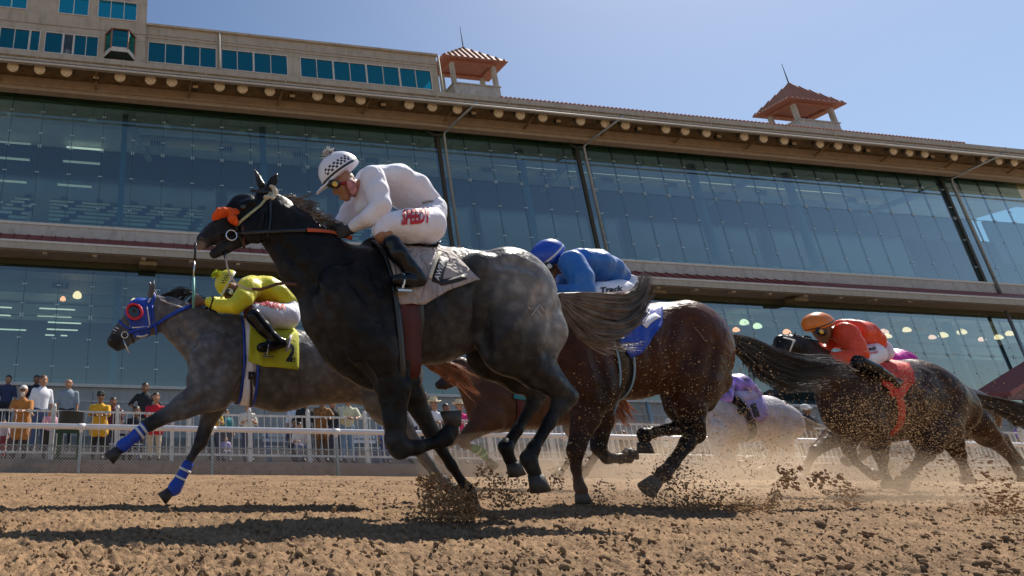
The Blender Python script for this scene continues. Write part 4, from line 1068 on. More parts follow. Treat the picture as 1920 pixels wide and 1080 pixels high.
yel_c = mat('yellow_saddlecloth', (.50, .50, .02), .75, var=.1, vscale=8, bump=.3)
red_s = mat('orange_red_silk', (.78, .07, .02), .42, var=.12, vscale=9, bump=.35, bscale=30, fold=.28, fscale=5.)
red_c = mat('red_saddlecloth', (.62, .035, .015), .6, var=.3, vscale=14, bump=.4)
pink_s = mat('magenta_silk', (.66, .012, .36), .4, var=.1, bump=.3, bscale=30, fold=.28, fscale=5.)
lil_c = mat('lilac_saddlecloth', (.42, .34, .62), .7, var=.1, vscale=9)
dkred = mat('dark_red_elastic', (.07, .004, .005), .6, var=.15, vscale=14)
red_p = mat('red_print', (.55, .01, .03), .6, var=.05); blk_p = mat('black_print', (.012, .012, .016), .6); wht_p = mat('white_print', (.7, .7, .7), .6)
org_w = mat('orange_sheepskin', (.85, .11, .012), .85, var=.25, vscale=30, bump=1., bscale=60)
gog_m = mat('goggle_rubber', (.01, .01, .012), .3, spec=.6); lens_y = mat('amber_lens', (.75, .45, .02), .15, coat=.6); lens_w = mat('clear_lens', (.6, .6, .55), .1, coat=.6)
maroon = mat('maroon_cuff', (.10, .012, .014), .7)
SKY_ = None
# ---------------------------------------------------------------- lead dark grey horse
YL = 3.06
lead_gr = [([(515, 440), (560, 500), (610, 570), (650, 640)], .03, .012), ([(1012, 540), (1000, 600), (990, 660)], .03, .014), ([(912, 515), (902, 570), (905, 625), (915, 665)], .035, .018), ([(985, 690), (1035, 735)], .015, .006),
 ([(640, 480), (660, 520), (690, 560), (720, 610)], .035, .012), ([(770, 620), (758, 680), (762, 700)], .03, .012), ([(722, 690), (730, 760)], .015, .006), ([(444, 428), (472, 400)], .014, .004), ([(496, 454), (504, 420), (508, 388)], .025, .010),
 ([(660, 640), (680, 690), (700, 715)], .03, .010), ([(820, 520), (850, 590), (850, 640)], .06, .006), ([(960, 600), (945, 650)], .03, -.008), ([(930, 495), (965, 490), (1000, 505)], .03, .006)]
lead_ch = [
 ([(700, 575, 115, .62, 0), (795, 576, 101, .70, 0), (880, 561, 88, .74, 0), (955, 560, 84, .74, 0), (998, 584, 50, .84, 0)], .05),
 ([(640, 588, 78, 0.62, 0), (672, 640, 72, 0.67, 0), (700, 682, 50, 0.73, 0)], .06),
 ([(655, 552, 92, .52, 0), (588, 492, 67, .48, 0), (545, 441, 52, .46, 0), (512, 408, 42, .52, 0)], .05),
 ([(700, 470, 26, .8, 0), (760, 474, 18, 1.2, 0), (850, 482, 16, 1.6, 0)], .05),
 ([(478, 414, 41, .50, 0), (462, 396, 34, .56, 0)], .03), ([(458, 396, 30, .60, 0), (402, 438, 19, .62, 0), (385, 448, 15.5, .74, 0)], .03),
 ([(474, 432, 22, .60, 0), (424, 463, 12, .62, 0), (402, 476, 9.5, .8, 0)], .02), ([(380, 456, 13, .85, 0), (374, 463, 7, .9, 0)], .02),
 ([(497, 374, 20, .75, 0), (528, 392, 24, .55, 0)], .03), ([(457, 386, 9, 1, -.065), (470, 380, 9, 1, -.06)], .03), ([(457, 386, 9, 1, .065), (470, 380, 9, 1, .06)], .03),
 ([(482, 424, 34, .3, -.062)], .02), ([(470, 412, 3, 1, -.09), (415, 438, 3, 1, -.055)], .02),
 ([(505, 353, 9, .7, -.03), (513, 338, 7.5, .6, -.04), (521, 324, 2, .6, -.045)], .012), ([(490, 347, 8, .7, .05), (484, 333, 5.5, .6, .06), (477, 317, 2, .6, .07)], .012),
 # haunch, stifle, shoulder
 ([(960, 548, 80, .60, -.13), (955, 620, 66, .60, -.15), (948, 655, 46, .6, -.16)], .04), ([(1004, 580, 45, .62, -.12), (1022, 618, 38, .7, -.14), (1014, 672, 27, .7, -.15)], .03),
 ([(905, 508, 32, .6, -.19), (925, 560, 26, .5, -.21)], .05),
 leg((950, 648, 52, .6), (1002, 694, 33, .7), (1062, 744, 18.5), (1048, 764, 15), (1030, 792, 12.5), (1000, 842, 12.5), (991, 862, 16), (1000, 882, 12.5), (1006, 892, 12), dy=-.15),
 leg((1024, 668, 12), (1052, 712, 9), (1074, 742, 12), dy=-.15, k=.02),
 leg((925, 610, 70, .5), (918, 668, 46, .6), (968, 712, 28), (1008, 738, 18), (1000, 758, 14), (970, 806, 12), (948, 840, 15), (956, 862, 12), (962, 868, 11.5), dy=.15),
 ([(655, 560, 66, .45, -.15), (700, 640, 54, .58, -.16), (722, 668, 46, .62, -.15)], .035), ([(748, 600, 40, .4, -.19), (740, 650, 34, .5, -.17)], .04),
 leg((722, 672, 46, .66), (736, 722, 33, .72), (740, 790, 22), (742, 828, 21), (748, 840, 20), (780, 839, 13), (822, 828, 12.5), (836, 820, 15.5), (846, 806, 12.5), (850, 797, 12), dy=-.15),
 leg((735, 676, 46, .6), (772, 742, 26), (808, 808, 17), (816, 824, 16), (846, 872, 12.5), (872, 912, 12.5), (879, 925, 16), (884, 938, 12), (886, 944, 11.5), dy=.15),
]
dk = (.009, .009, .010); gy = (.135, .125, .120)
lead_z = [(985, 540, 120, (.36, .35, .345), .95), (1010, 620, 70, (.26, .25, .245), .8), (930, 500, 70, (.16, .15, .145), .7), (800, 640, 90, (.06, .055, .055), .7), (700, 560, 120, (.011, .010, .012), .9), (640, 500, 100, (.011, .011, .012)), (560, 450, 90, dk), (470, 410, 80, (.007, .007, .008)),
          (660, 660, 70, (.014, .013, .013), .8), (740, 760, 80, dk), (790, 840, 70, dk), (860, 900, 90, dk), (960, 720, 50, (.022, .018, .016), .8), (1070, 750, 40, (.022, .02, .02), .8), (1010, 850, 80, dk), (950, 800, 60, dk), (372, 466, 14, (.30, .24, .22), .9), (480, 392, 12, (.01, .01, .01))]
L, Lb, Lt = horse('lead_dark_grey_horse', 'dark grey horse in front with an orange sheepskin roll across its nose', YL, 800, lead_ch, lead_z, (.036, .034, .034), .0095, .36, grooves=lead_gr)  # real dapples, strengthened to suggest mottled sunlight on the rump
L.name = 'racehorse'
hoof(L, YL, 1004, 890, 1014, 922, 12, 19, -.15); hoof(L, YL, 961, 866, 970, 892, 12, 17, .15); hoof(L, YL, 850, 800, 845, 771, 12, 20, -.15); hoof(L, YL, 885, 940, 888, 962, 12, 17, .15)
def eye(root, Y, x, y, dy, r=.019):
    b = bmesh.new(); bmesh.ops.create_uvsphere(b, u_segments=12, v_segments=8, radius=r); me = bpy.data.meshes.new('eye'); b.to_mesh(me); b.free()
    for p in me.polygons: p.use_smooth = True
    me.materials.append(eye_m); o = bpy.data.objects.new('eye', me); o.location = Vector(P(x, y, Y+dy))-Vector(root.location); link(o, root)
eye(L, YL, 456, 389, -.083); eye(L, YL, 456, 389, .083)
strands('mane', G(YL, [(526, 372), (545, 366), (566, 372)], [(545, 382), (566, 376), (588, 384)], [(562, 396), (584, 388), (606, 398)], [(582, 412), (602, 402), (624, 414)], [(600, 426), (618, 416), (638, 430)], [(535, 378), (560, 390), (580, 404)], [(575, 404), (600, 408), (618, 428)]), hair_grey, L, 560, .017, .003, 8, .0, .4, 3, clump=8)
strands('forelock', G(YL, [(492, 352), (480, 356), (468, 364)], [(494, 354), (486, 362), (474, 372)]), hair_blk, L, 60, .008, .0018, 5, 0, .3, 4)
tg = G(YL, [(1050, 552), (1090, 552), (1135, 556), (1175, 560), (1202, 548), (1219, 522)], [(1050, 558), (1085, 572), (1128, 586), (1170, 594), (1202, 578), (1216, 545)], [(1052, 563), (1082, 590), (1122, 610), (1162, 616), (1198, 598), (1212, 566)],
       [(1052, 556), (1086, 562), (1130, 570), (1172, 576), (1204, 560), (1221, 530)], [(1050, 566), (1078, 600), (1116, 624), (1154, 632), (1186, 618), (1206, 590)])
strands('tail', tg, hair_grey, L, 2400, .016, .0028, 12, -.03, .22, 5, lmin=.88, clump=16)
strands('tail_wisps', G(YL, [(1060, 590), (1090, 630), (1130, 648), (1165, 652), (1205, 655)], [(1055, 575), (1080, 600), (1120, 640), (1160, 645), (1190, 640)]), hair_grey, L, 200, .02, .0018, 9, .0, .5, 6)
# sheepskin roll, bridle, reins
sdf_part('noseband_roll', [([(414, 404, 15, 1.7, 0), (438, 404, 13, 1.7, 0)], .02), ([(436, 410, 9, 1, -.075), (441, 417, 7, 1, -.07)], .02), ([(412, 400, 7, 1, -.02), (425, 396, 8, 1, -.03), (405, 408, 8, 1, -.02)], .01)], YL, .006, org_w, L, wr=(.0035, 90, 3))
olive = mat('olive_and_white_bridle', (.42, .42, .22), .6, var=.3, vscale=60)
strap('cheekpiece', Lt, [(507, 362), (500, 372), (487, 388), (468, 402), (452, 415), (444, 424)], .016, olive, L, YL)
strap('throat_lash', Lt, [(506, 366), (507, 392), (506, 420), (500, 446), (492, 460)], .012, leath, L, YL)
strap('headband', Lt, [(508, 360), (496, 362), (480, 360), (470, 357)], .016, leath, L, YL)
sdf_part('poll_padding', [([(508, 352, 6, 1.5, -.03), (514, 362, 7, 1.6, -.02), (510, 372, 5, 1, -.05), (499, 370, 5, 1, -.06)], .01)], YL, .006, mat('pale_sheepskin', (.65, .58, .45), .9, bump=1, bscale=60), L, wr=(.003, 90, 1))
strap('noseband', Lt, [(441, 421), (446, 436), (454, 452), (458, 466)], .016, leath, L, YL); strap('jaw_strap', Lt, [(456, 425), (456, 445), (458, 464)], .012, brown_l, L, YL)
strap('chin_strap', Lt, [(418, 452), (424, 450), (436, 446), (446, 436)], .012, leath, L, YL)
ring('bit_ring', 434, 441, YL-.075, .032, .0045, metal_m, L); ring('buckle', 477, 436, YL-.10, .011, .002, mat('brass', (.6, .42, .15), .3, 1.), L)
strap('rein', Lt, [(438, 438), (480, 437), (530, 434), (574, 434)], .022, leath, L, YL, eps=.012)
strap('rubber_rein', Lt, [(574, 434), (610, 437), (640, 442), (661, 446)], .026, mat('orange_rubber_rein', (.55, .09, .02), .6), L, YL, eps=.016)
Yr_ = -.20
tube_px('hanging_strap', [(423, 480, -.03), (426, 500, -.05), (433, 520, -.06), (446, 534, -.07), (462, 541, -.08), (473, 542, -.09)], .006, mat('pale_leather', (.52, .42, .36), .6), L, YL)
strap_m = brown_l
tube_px('hanging_rein', [(473, 542, -.09), (487, 543, -.10), (504, 538, -.12), (520, 532, -.14), (536, 531, -.18), (556, 534, -.2)], .0095, brown_l, L, YL)
tube_px('lead_shank', [(424, 470, -.02), (421, 478, -.02), (423, 484, -.03)], .010, leath, L, YL)
# girth and cloth
gc = gcf(770, 590, YL); band('girth', Lt, gc, (1, 0, 0.02), (0, 0, 1), .115, dkred, L, R=.62)
band('girth_edge', Lt, gc+np.array([-.07, 0, 0]), (1, 0, 0.02), (0, 0, 1), .03, leath, L, R=.62, eps=.008); band('girth_edge', Lt, gc+np.array([.072, 0, 0]), (1, 0, 0.02), (0, 0, 1), .03, leath, L, R=.62, eps=.008)
cloth_l = mat('pale_saddlecloth', (.40, .35, .34), .8, var=.1, vscale=10, bump=.4, bscale=24, dirt=.2, fold=.8, fscale=9)
sc = drape('saddlecloth', Lt, YL, [(722, 470), (760, 474), (800, 476), (846, 474)], [(748, 572), (792, 573), (832, 549), (890, 529)], cloth_l, L, flare=.03, wave=.006, eps=.014)
sct = bvh(sc)
strap('number_panel', sct, [(832, 484), (826, 500), (820, 518), (818, 532)], .055, blk_p, L, YL); strap('cloth_stripe', sct, [(822, 531), (845, 528), (872, 520)], .035, blk_p, L, YL)
nt = bvh([c for c in L.children if c.name.startswith('number_panel')][0])
text_on('saddlecloth_lettering', 'AWEAS', nt, 822, 527, 836, 486, -9, -4, wht_p, L, YL, .02)
strap('towel_roll', sct, [(824, 476), (815, 492), (808, 512), (804, 524)], .020, mat('cream_towel', (.68, .62, .5), .9), L, YL, eps=.012)
sdf_part('saddle', [([(752, 462, 9, 3.6, 0), (782, 470, 6, 4.5, 0), (808, 466, 6, 4.2, 0), (820, 457, 4, 3.2, 0)], .02), ([(765, 474, 6, .5, -.16), (775, 498, 7, .4, -.2)], .02)], YL, .006, mat('saddle_leather', (.02, .016, .016), .3, coat=.4), L)
for q in ([(995, 592), (1003, 582), (1010, 573)], [(1003, 577), (1010, 586), (1015, 596)], [(1010, 571), (1017, 578), (1020, 586)], [(988, 576), (995, 581)]): strap('brand_mark', Lt, q, .009, mat('white_brand_hair', (.42, .38, .35), .8), L, YL, eps=.001)

# ---------------------------------------------------------------- grey horse in blue hood
Y2 = 4.15
ch = [
 ([(442, 672, 80, 0.62, 0), (520, 692, 76, 0.69, 0), (600, 690, 64, 0.72, 0), (680, 690, 64, 0.72, 0), (735, 700, 58, 0.77, 0)], .05),
 ([(418, 655, 68, .55, 0), (378, 630, 50, .5, 0), (350, 610, 41, .48, 0), (318, 590, 35, .5, 0)], .05), ([(392, 690, 44, 0.73, 0), (378, 716, 30, .9, 0)], .05),
 ([(440, 612, 22, .7, 0), (480, 622, 14, 1.2, 0), (560, 634, 12, 1.5, 0)], .05),
 ([(280, 600, 30, .52, 0), (264, 584, 24, .6, 0)], .03), ([(262, 586, 22, .62, 0), (228, 622, 15.5, .68, 0), (214, 640, 13.5, .8, 0)], .03), ([(268, 615, 15, .6, 0), (232, 645, 8, .7, 0), (221, 652, 7.5, .8, 0)], .02),
 ([(292, 566, 14, .75, 0), (318, 580, 18, .55, 0)], .03), ([(282, 552, 6.5, .7, -.04), (286, 538, 5.5, .6, -.05), (290, 523, 1.5, .6, -.05)], .01), ([(290, 552, 6, .7, .04), (284, 540, 5, .6, .05), (279, 526, 1.5, .6, .06)], .01),
 ([(410, 680, 56, .5, -.13), (395, 728, 40, .6, -.15)], .04),
 leg((398, 732, 38, .6), (345, 762, 22, .75), (298, 786, 14), (280, 796, 13), (256, 816, 8.5), (236, 832, 8.5), (228, 839, 10.5), (220, 846, 8.5), dy=-.15),
 leg((418, 715, 42, .6), (398, 765, 22), (382, 812, 14), (377, 828, 13.5), (356, 862, 8.5), (334, 905, 8.5), (328, 915, 10.5), (318, 923, 8.5), dy=.13),
 ([(715, 690, 58, .6, -.12), (718, 745, 40, .6, -.15)], .04),
 leg((716, 748, 36, .7), (752, 795, 20), (778, 832, 13), (786, 846, 12), (806, 868, 8.5), (828, 897, 8.5), (836, 905, 10.5), (846, 914, 8.5), dy=-.15),
 leg((700, 720, 46, .6), (716, 768, 26), (762, 814, 15), (776, 838, 12), (796, 866, 8.5), (816, 892, 10), (826, 900, 8.5), dy=.14),
]
g1 = (.1, .1, .1); g2 = (.075, .074, .078)
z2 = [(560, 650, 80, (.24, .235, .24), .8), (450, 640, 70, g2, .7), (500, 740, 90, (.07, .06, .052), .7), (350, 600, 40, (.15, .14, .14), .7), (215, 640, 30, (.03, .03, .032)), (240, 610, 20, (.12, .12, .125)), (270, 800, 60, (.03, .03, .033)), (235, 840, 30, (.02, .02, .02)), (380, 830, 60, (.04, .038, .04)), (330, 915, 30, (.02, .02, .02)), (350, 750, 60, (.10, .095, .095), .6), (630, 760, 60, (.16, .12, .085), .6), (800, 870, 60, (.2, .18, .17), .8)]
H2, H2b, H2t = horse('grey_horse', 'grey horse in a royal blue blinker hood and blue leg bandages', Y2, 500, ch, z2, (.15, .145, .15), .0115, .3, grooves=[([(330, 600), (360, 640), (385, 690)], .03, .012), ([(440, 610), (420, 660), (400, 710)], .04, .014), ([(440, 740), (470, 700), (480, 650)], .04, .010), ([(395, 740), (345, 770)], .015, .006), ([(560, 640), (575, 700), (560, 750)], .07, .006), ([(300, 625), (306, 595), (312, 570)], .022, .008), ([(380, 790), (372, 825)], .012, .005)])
H2.name = 'racehorse'
hoof(H2, Y2, 221, 845, 204, 861, 9, 14, -.15); hoof(H2, Y2, 319, 922, 303, 936, 9, 14, .13); hoof(H2, Y2, 845, 913, 856, 922, 9, 12, -.15); hoof(H2, Y2, 825, 899, 836, 908, 9, 12, .14)
eye(H2, Y2, 251, 583, -.082, .017)
strands('mane', G(Y2, [(300, 553), (322, 545), (345, 545)], [(320, 560), (342, 540), (362, 542)], [(335, 565), (352, 545), (372, 552)], [(355, 572), (372, 556), (388, 566)], [(380, 584), (394, 570), (410, 578)], [(400, 590), (420, 578), (436, 588)]), hair_blk, H2, 700, .014, .0026, 7, .0, .4, 13, clump=9)
strands('tail', G(Y2, [(785, 668), (812, 678), (838, 690), (862, 706), (884, 728)], [(785, 672), (808, 690), (836, 704), (862, 718), (898, 744)], [(785, 668), (820, 676), (850, 684), (872, 694), (890, 712)]), hair_red, H2, 520, .018, .0026, 9, .02, .35, 15)
# hood = inflated copy of the head
hd = [([(280, 600, 30, .52, 0), (264, 584, 24, .6, 0)], .03), ([(262, 586, 22, .62, 0), (240, 608, 18, .68, 0)], .03), ([(268, 615, 15, .6, 0), (250, 630, 11, .7, 0)], .02), ([(292, 566, 14, .75, 0), (298, 570, 15, .6, 0)], .03)]
hd_ = sdf_part('blinker_hood', hd, Y2, .006, blue_t, H2, inflate=.009, clips=[(P(243, 612, Y2), (-.78, 0, .1-.45)), (P(291, 560, Y2), (.97, 0, -.1)), (P(268, 634, Y2), (.1, 0, -1))])
ht = bvh(hd_)
strap('hood_piping', ht, [(232, 592), (238, 602), (245, 612)], .012, wht_p, H2, Y2); strap('hood_piping', ht, [(289, 548), (284, 558), (277, 568)], .014, wht_p, H2, Y2); strap('hood_piping', ht, [(275, 575), (278, 590), (281, 610)], .009, wht_p, H2, Y2)
strap('hood_piping', ht, [(247, 614), (262, 614), (280, 612)], .010, wht_p, H2, Y2); strap('hood_piping', ht, [(285, 620), (276, 628), (262, 632), (256, 630)], .014, wht_p, H2, Y2)
cupm = mat('red_blinker_cup', (.62, .015, .03), .5)
ring('blinker_cup', 252, 584, Y2-.105, .052, .011, cupm, H2, (0.15, 1, 0.05), sy=1.15)
b = MB(); c_ = Vector(P(250, 584, Y2-.092))
for q in range(16): b.v.append(tuple(c_+Vector((math.cos(q*math.pi/8)*.045, 0, math.sin(q*math.pi/8)*.05))))
b.f = [tuple(range(16))]; b.build('eye_opening', eye_m, H2)
strap('cheekpiece', ht, [(285, 574), (284, 585), (290, 606), (294, 628)], .014, blue_t, H2, Y2, eps=.010)
strap('noseband', H2t, [(224, 603), (232, 612), (243, 619), (256, 612)], .016, blue_t, H2, Y2, eps=.008); strap('chin_strap', H2t, [(243, 622), (248, 634), (250, 642)], .012, leath, H2, Y2)
for k_, q in enumerate(((209, 622), (213, 618), (217, 614))): strap('nose_stripe', H2t, [q, (q[0]+6, q[1]+3)], .007, wht_p, H2, Y2, eps=.002)
ring('bit_ring', 234, 628, Y2-.07, .024, .004, metal_m, H2); tube_px('bit_shank', [(231, 636, -.075), (236, 648, -.08), (242, 661, -.085)], .005, metal_m, H2, Y2)
strap('rein', H2t, [(240, 624), (262, 618), (285, 612), (310, 598), (335, 584), (358, 575)], .026, blue_t, H2, Y2, eps=.012)
strap('neck_patch', H2t, [(300, 562), (320, 570), (345, 578)], .014, mat('pale_hair_streak', (.45, .40, .38), .7), H2, Y2, eps=.001)
def bandage(root, Y, nodes, dy, m, stripes=(), sm=None):
    o = sdf_part('leg_bandage', [leg(*nodes, dy=dy)], Y, .006, m, root, inflate=.006); t = bvh(o)
    for (x, y, ax, ay, w) in stripes:
        a = Vector(P(x+ax, y+ay, Y+dy))-Vector(P(x, y, Y+dy))
        band('bandage_stripe', t, P(x, y, Y+dy), a, (0, -1, 0), w, sm or wht_p, root, R=.12, eps=.003, n=20)
bandage(H2, Y2, [(272, 802, 10), (256, 816, 8.5), (236, 832, 9), (229, 837, 11)], -.15, blue_t, [(269, 804, 10, -8, .018), (261, 811, 10, -8, .018)])
bandage(H2, Y2, [(352, 872, 9.5), (334, 905, 8.5), (327, 916, 11), (323, 920, 10)], .13, blue_t, [(346, 881, 4, -9, .018), (338, 896, 4, -9, .016)])
gc = gcf(474, 700, Y2); band('girth', H2t, gc, (1, 0, -.03), (0, 0, 1), .085, white_c, H2, R=.55)
for d_ in (-.052, .052): band('girth_edge', H2t, gc+np.array([d_, 0, 0]), (1, 0, -.03), (0, 0, 1), .018, blue_t, H2, R=.55, eps=.009)
strap('girth_buckle_strap', H2t, [(472, 700), (472, 730), (470, 762)], .018, leath, H2, Y2, eps=.018); strap('girth_pad', H2t, [(473, 697), (473, 712)], .05, leath, H2, Y2, eps=.02)
sc2 = drape('saddlecloth', H2t, Y2, [(468, 610), (490, 620), (520, 627), (558, 628)], [(463, 677), (494, 688), (524, 690), (556, 694)], yel_c, H2, eps=.014, flare=.01)
s2t = bvh(sc2)
text_on('saddlecloth_number', '2', s2t, 536, 676, 552, 678, 2, -30, blk_p, H2, Y2, .05)
strap('number_cover', s2t, [(545, 630), (541, 645), (536, 660)], .018, mat('grey_lilac_print', (.45, .38, .45), .7), H2, Y2, eps=.01)
sdf_part('saddle', [([(480, 616, 7, 3.4, 0), (508, 624, 5, 4.5, 0), (530, 626, 5, 4.2, 0), (542, 621, 3.5, 3, 0)], .02), ([(498, 634, 6, .4, -.2), (505, 652, 6, .4, -.22)], .02)], Y2, .008, mat('saddle_leather', (.02, .016, .016), .3, coat=.4), H2)

# ---------------------------------------------------------------- bay horse
Y3 = 4.0
ch = [
 ([(1080, 660, 83, 0.60, 0), (1170, 660, 80, 0.69, 0), (1250, 650, 76, 0.72, 0), (1296, 648, 69, 0.74, 0), (1318, 668, 46, 0.84, 0)], .05),
 ([(1045, 650, 72, .55, 0), (1015, 590, 54, .48, 0), (998, 548, 42, .46, 0), (985, 520, 30, .5, 0)], .05), ([(1060, 700, 56, 0.73, 0), (1085, 735, 42, 0.73, 0)], .05),
 ([(972, 528, 28, .5, 0), (955, 518, 22, .6, 0)], .03), ([(955, 518, 22, .6, 0), (912, 556, 15, .7, 0), (900, 568, 13, .8, 0)], .03), ([(962, 540, 15, .6, 0), (912, 574, 8, .7, 0)], .02), ([(985, 504, 14, .7, 0)], .03),
 ([(983, 494, 6, .7, -.03), (987, 478, 1.5, .6, -.04)], .01), ([(978, 494, 6, .7, .04), (976, 480, 1.5, .6, .05)], .01),
 ([(1300, 640, 70, .6, -.12), (1296, 705, 54, .6, -.15)], .04), ([(1328, 672, 37, .62, -.11), (1338, 705, 30, .65, -.13), (1318, 748, 22, .7, -.14)], .03),
 leg((1296, 712, 50, .62), (1292, 756, 30, .72), (1298, 796, 21), (1303, 812, 18), (1288, 832, 13), (1262, 868, 12), (1244, 889, 13), (1228, 903, 10), dy=-.15),
 leg((1312, 770, 9), (1313, 805, 9), dy=-.15, k=.02),
 leg((1276, 715, 52, .55), (1276, 766, 28), (1290, 800, 18), (1252, 806, 12), (1222, 811, 12), (1208, 816, 14), (1207, 832, 10), dy=.15),
 ([(1095, 660, 60, .45, -.13), (1108, 720, 50, .6, -.15)], .04),
 leg((1106, 728, 42, .7), (1098, 778, 26), (1083, 832, 17), (1078, 848, 16), (1080, 880, 11), (1086, 908, 11), (1089, 918, 13), (1091, 927, 10), dy=-.14),
 leg((1120, 728, 42, .6), (1126, 785, 24), (1122, 840, 16), (1136, 858, 12), (1162, 860, 10.5), (1176, 856, 12.5), (1183, 846, 10), dy=.14),
]
bay = (.062, .024, .013)
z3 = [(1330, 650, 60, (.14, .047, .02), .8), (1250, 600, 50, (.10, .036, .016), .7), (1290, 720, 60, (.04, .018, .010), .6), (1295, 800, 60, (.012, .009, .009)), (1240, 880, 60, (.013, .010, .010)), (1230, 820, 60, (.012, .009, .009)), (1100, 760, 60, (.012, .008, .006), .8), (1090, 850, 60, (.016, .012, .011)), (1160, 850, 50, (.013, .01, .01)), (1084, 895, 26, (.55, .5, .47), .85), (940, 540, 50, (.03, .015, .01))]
H3, H3b, H3t = horse('bay_horse', 'dark bay horse with a long black tail, carrying the jockey in blue', Y3, 1200, ch, z3, bay, .0115, .08, grooves=[([(1342, 640), (1335, 690), (1318, 740)], .03, .013), ([(1262, 600), (1252, 650), (1262, 705)], .04, .018), ([(1295, 605), (1305, 640), (1290, 680)], .05, .010), ([(1110, 650), (1130, 700), (1135, 745)], .04, .014), ([(1285, 760), (1292, 795)], .015, .007), ([(1215, 620), (1225, 680), (1215, 735)], .06, .006)])
H3.name = 'racehorse'
hoof(H3, Y3, 1230, 901, 1212, 919, 10, 16, -.15); hoof(H3, Y3, 1207, 830, 1211, 850, 10, 15, .15); hoof(H3, Y3, 1090, 925, 1095, 944, 10, 15, -.14); hoof(H3, Y3, 1184, 844, 1182, 826+30, 10, 14, .14)
strands('mane', G(Y3, [(990, 500), (1004, 506), (1016, 520)], [(1002, 520), (1018, 526), (1034, 546)], [(1015, 545), (1032, 552), (1050, 574)]), hair_blk, H3, 160, .012, .0026, 6, .0, .5, 23)
strands('tail', G(Y3, [(1364, 628), (1405, 636), (1450, 660), (1500, 676), (1545, 680), (1598, 690)], [(1366, 634), (1402, 652), (1448, 682), (1500, 700), (1545, 700), (1590, 700)], [(1366, 640), (1394, 668), (1432, 704), (1482, 726), (1526, 718), (1570, 712)],
        [(1364, 630), (1410, 642), (1455, 666), (1502, 682), (1552, 684), (1606, 690)]), hair_blk, H3, 1900, .024, .0026, 12, .0, .38, 25, lmin=.7, clump=13)
strands('tail_underhair', G(Y3, [(1372, 640), (1390, 655), (1402, 682), (1404, 715)], [(1380, 645), (1404, 660), (1420, 690), (1428, 730)], [(1390, 650), (1420, 668), (1446, 700), (1458, 735)], [(1400, 655), (1434, 676), (1468, 705), (1486, 726)]), hair_blk, H3, 330, .012, .0026, 8, .0, .3, 26)
gc = gcf(1181, 690, Y3); band('girth', H3t, gc, (1, 0, .05), (0, 0, 1), .115, leath, H3, R=.55)
lbl = mat('pale_blue_edge', (.22, .38, .52), .6)
for d_ in (-.064, .064): band('girth_edge', H3t, gc+np.array([d_, 0, 0]), (1, 0, .05), (0, 0, 1), .016, lbl, H3, R=.55, eps=.009)
sc3 = drape('saddlecloth', H3t, Y3, [(1150, 590), (1185, 588), (1212, 584), (1242, 578)], [(1160, 650), (1180, 672), (1200, 662), (1236, 610)], blue_t, H3, eps=.014, flare=.01)
s3t = bvh(sc3); strap('number_panel', s3t, [(1205, 612), (1215, 600), (1232, 592)], .05, white_c, H3, Y3, eps=.008); strap('number_panel', s3t, [(1212, 585), (1220, 590), (1210, 604)], .025, white_c, H3, Y3, eps=.008)
sdf_part('saddle', [([(1130, 590, 7, 3.4, 0), (1160, 596, 5, 4.5, 0), (1185, 592, 5, 4.2, 0)], .02)], Y3, .008, mat('saddle_leather', (.02, .016, .016), .3, coat=.4), H3)
strap('brow_strap', H3t, [(985, 508), (970, 512), (955, 508)], .016, leath, H3, Y3)
strap('hip_scar', H3t, [(1300, 612), (1310, 622), (1322, 640)], .006, mat('paler_bay_hair', (.25, .16, .11), .7), H3, Y3, eps=.0005)

# ---------------------------------------------------------------- chestnut behind
Y4 = 7.0
ch = [
 ([(925, 752, 56, 0.62, 0), (1000, 746, 54, 0.69, 0), (1060, 738, 52, 0.72, 0), (1105, 734, 44, 0.77, 0)], .05), ([(905, 740, 44, .55, 0), (882, 708, 31, .5, 0), (866, 692, 22, .5, 0)], .05), ([(908, 775, 34, .85, 0)], .05),
 ([(860, 698, 17, .55, 0), (834, 716, 10, .65, 0), (824, 722, 8.5, .8, 0)], .03), ([(860, 710, 10, .6, 0), (834, 726, 5.5, .8, 0)], .02), ([(862, 684, 4, .7, -.04), (866, 672, 1.2, .6, -.05)], .01), ([(866, 684, 4, .7, .04), (870, 673, 1.2, .6, .05)], .01),
 leg((920, 780, 30, .6), (890, 806, 15), (866, 826, 10), (870, 834, 8), (888, 840, 6.5), (902, 847, 7.5), (908, 856, 6), (916, 866, 6), dy=-.14),
 leg((915, 785, 26, .6), (880, 812, 13), (850, 826, 9), (838, 838, 6.5), (826, 850, 7), dy=.14),
 leg((1100, 760, 38, .62), (1108, 800, 20), (1128, 838, 11), (1112, 862, 7.5), (1096, 886, 8), (1090, 892, 6), dy=-.14),
 leg((1080, 765, 34, .6), (1075, 805, 18), (1088, 838, 10), (1070, 862, 7), (1052, 884, 7), dy=.14),
]
che = (.08, .036, .019)
z4 = [(825, 720, 16, (.03, .02, .02)), (880, 832, 24, (.12, .07, .05), .7), (1100, 870, 40, (.12, .06, .04), .7)]
H4, H4b, H4t = horse('chestnut_horse', 'chestnut horse with a flaxen red tail, mostly hidden behind the legs of the lead grey', Y4, 1000, ch, z4, che, .018, .05)
H4.name = 'racehorse'
hoof(H4, Y4, 915, 864, 928, 876, 6, 9, -.14); hoof(H4, Y4, 827, 848, 822, 862, 6, 8.5, .14); hoof(H4, Y4, 1090, 891, 1080, 903, 6, 9, -.14); hoof(H4, Y4, 1053, 882, 1044, 895, 6, 9, .14)
bandage(H4, Y4, [(886, 840, 6.5), (902, 847, 7.5), (910, 858, 6.5)], -.14, mat('green_bandage', (.04, .2, .04), .7), [(896, 844, 4, 3, .02), (905, 852, 4, 5, .02)], mat('pale_green_stripe', (.45, .6, .3), .7))
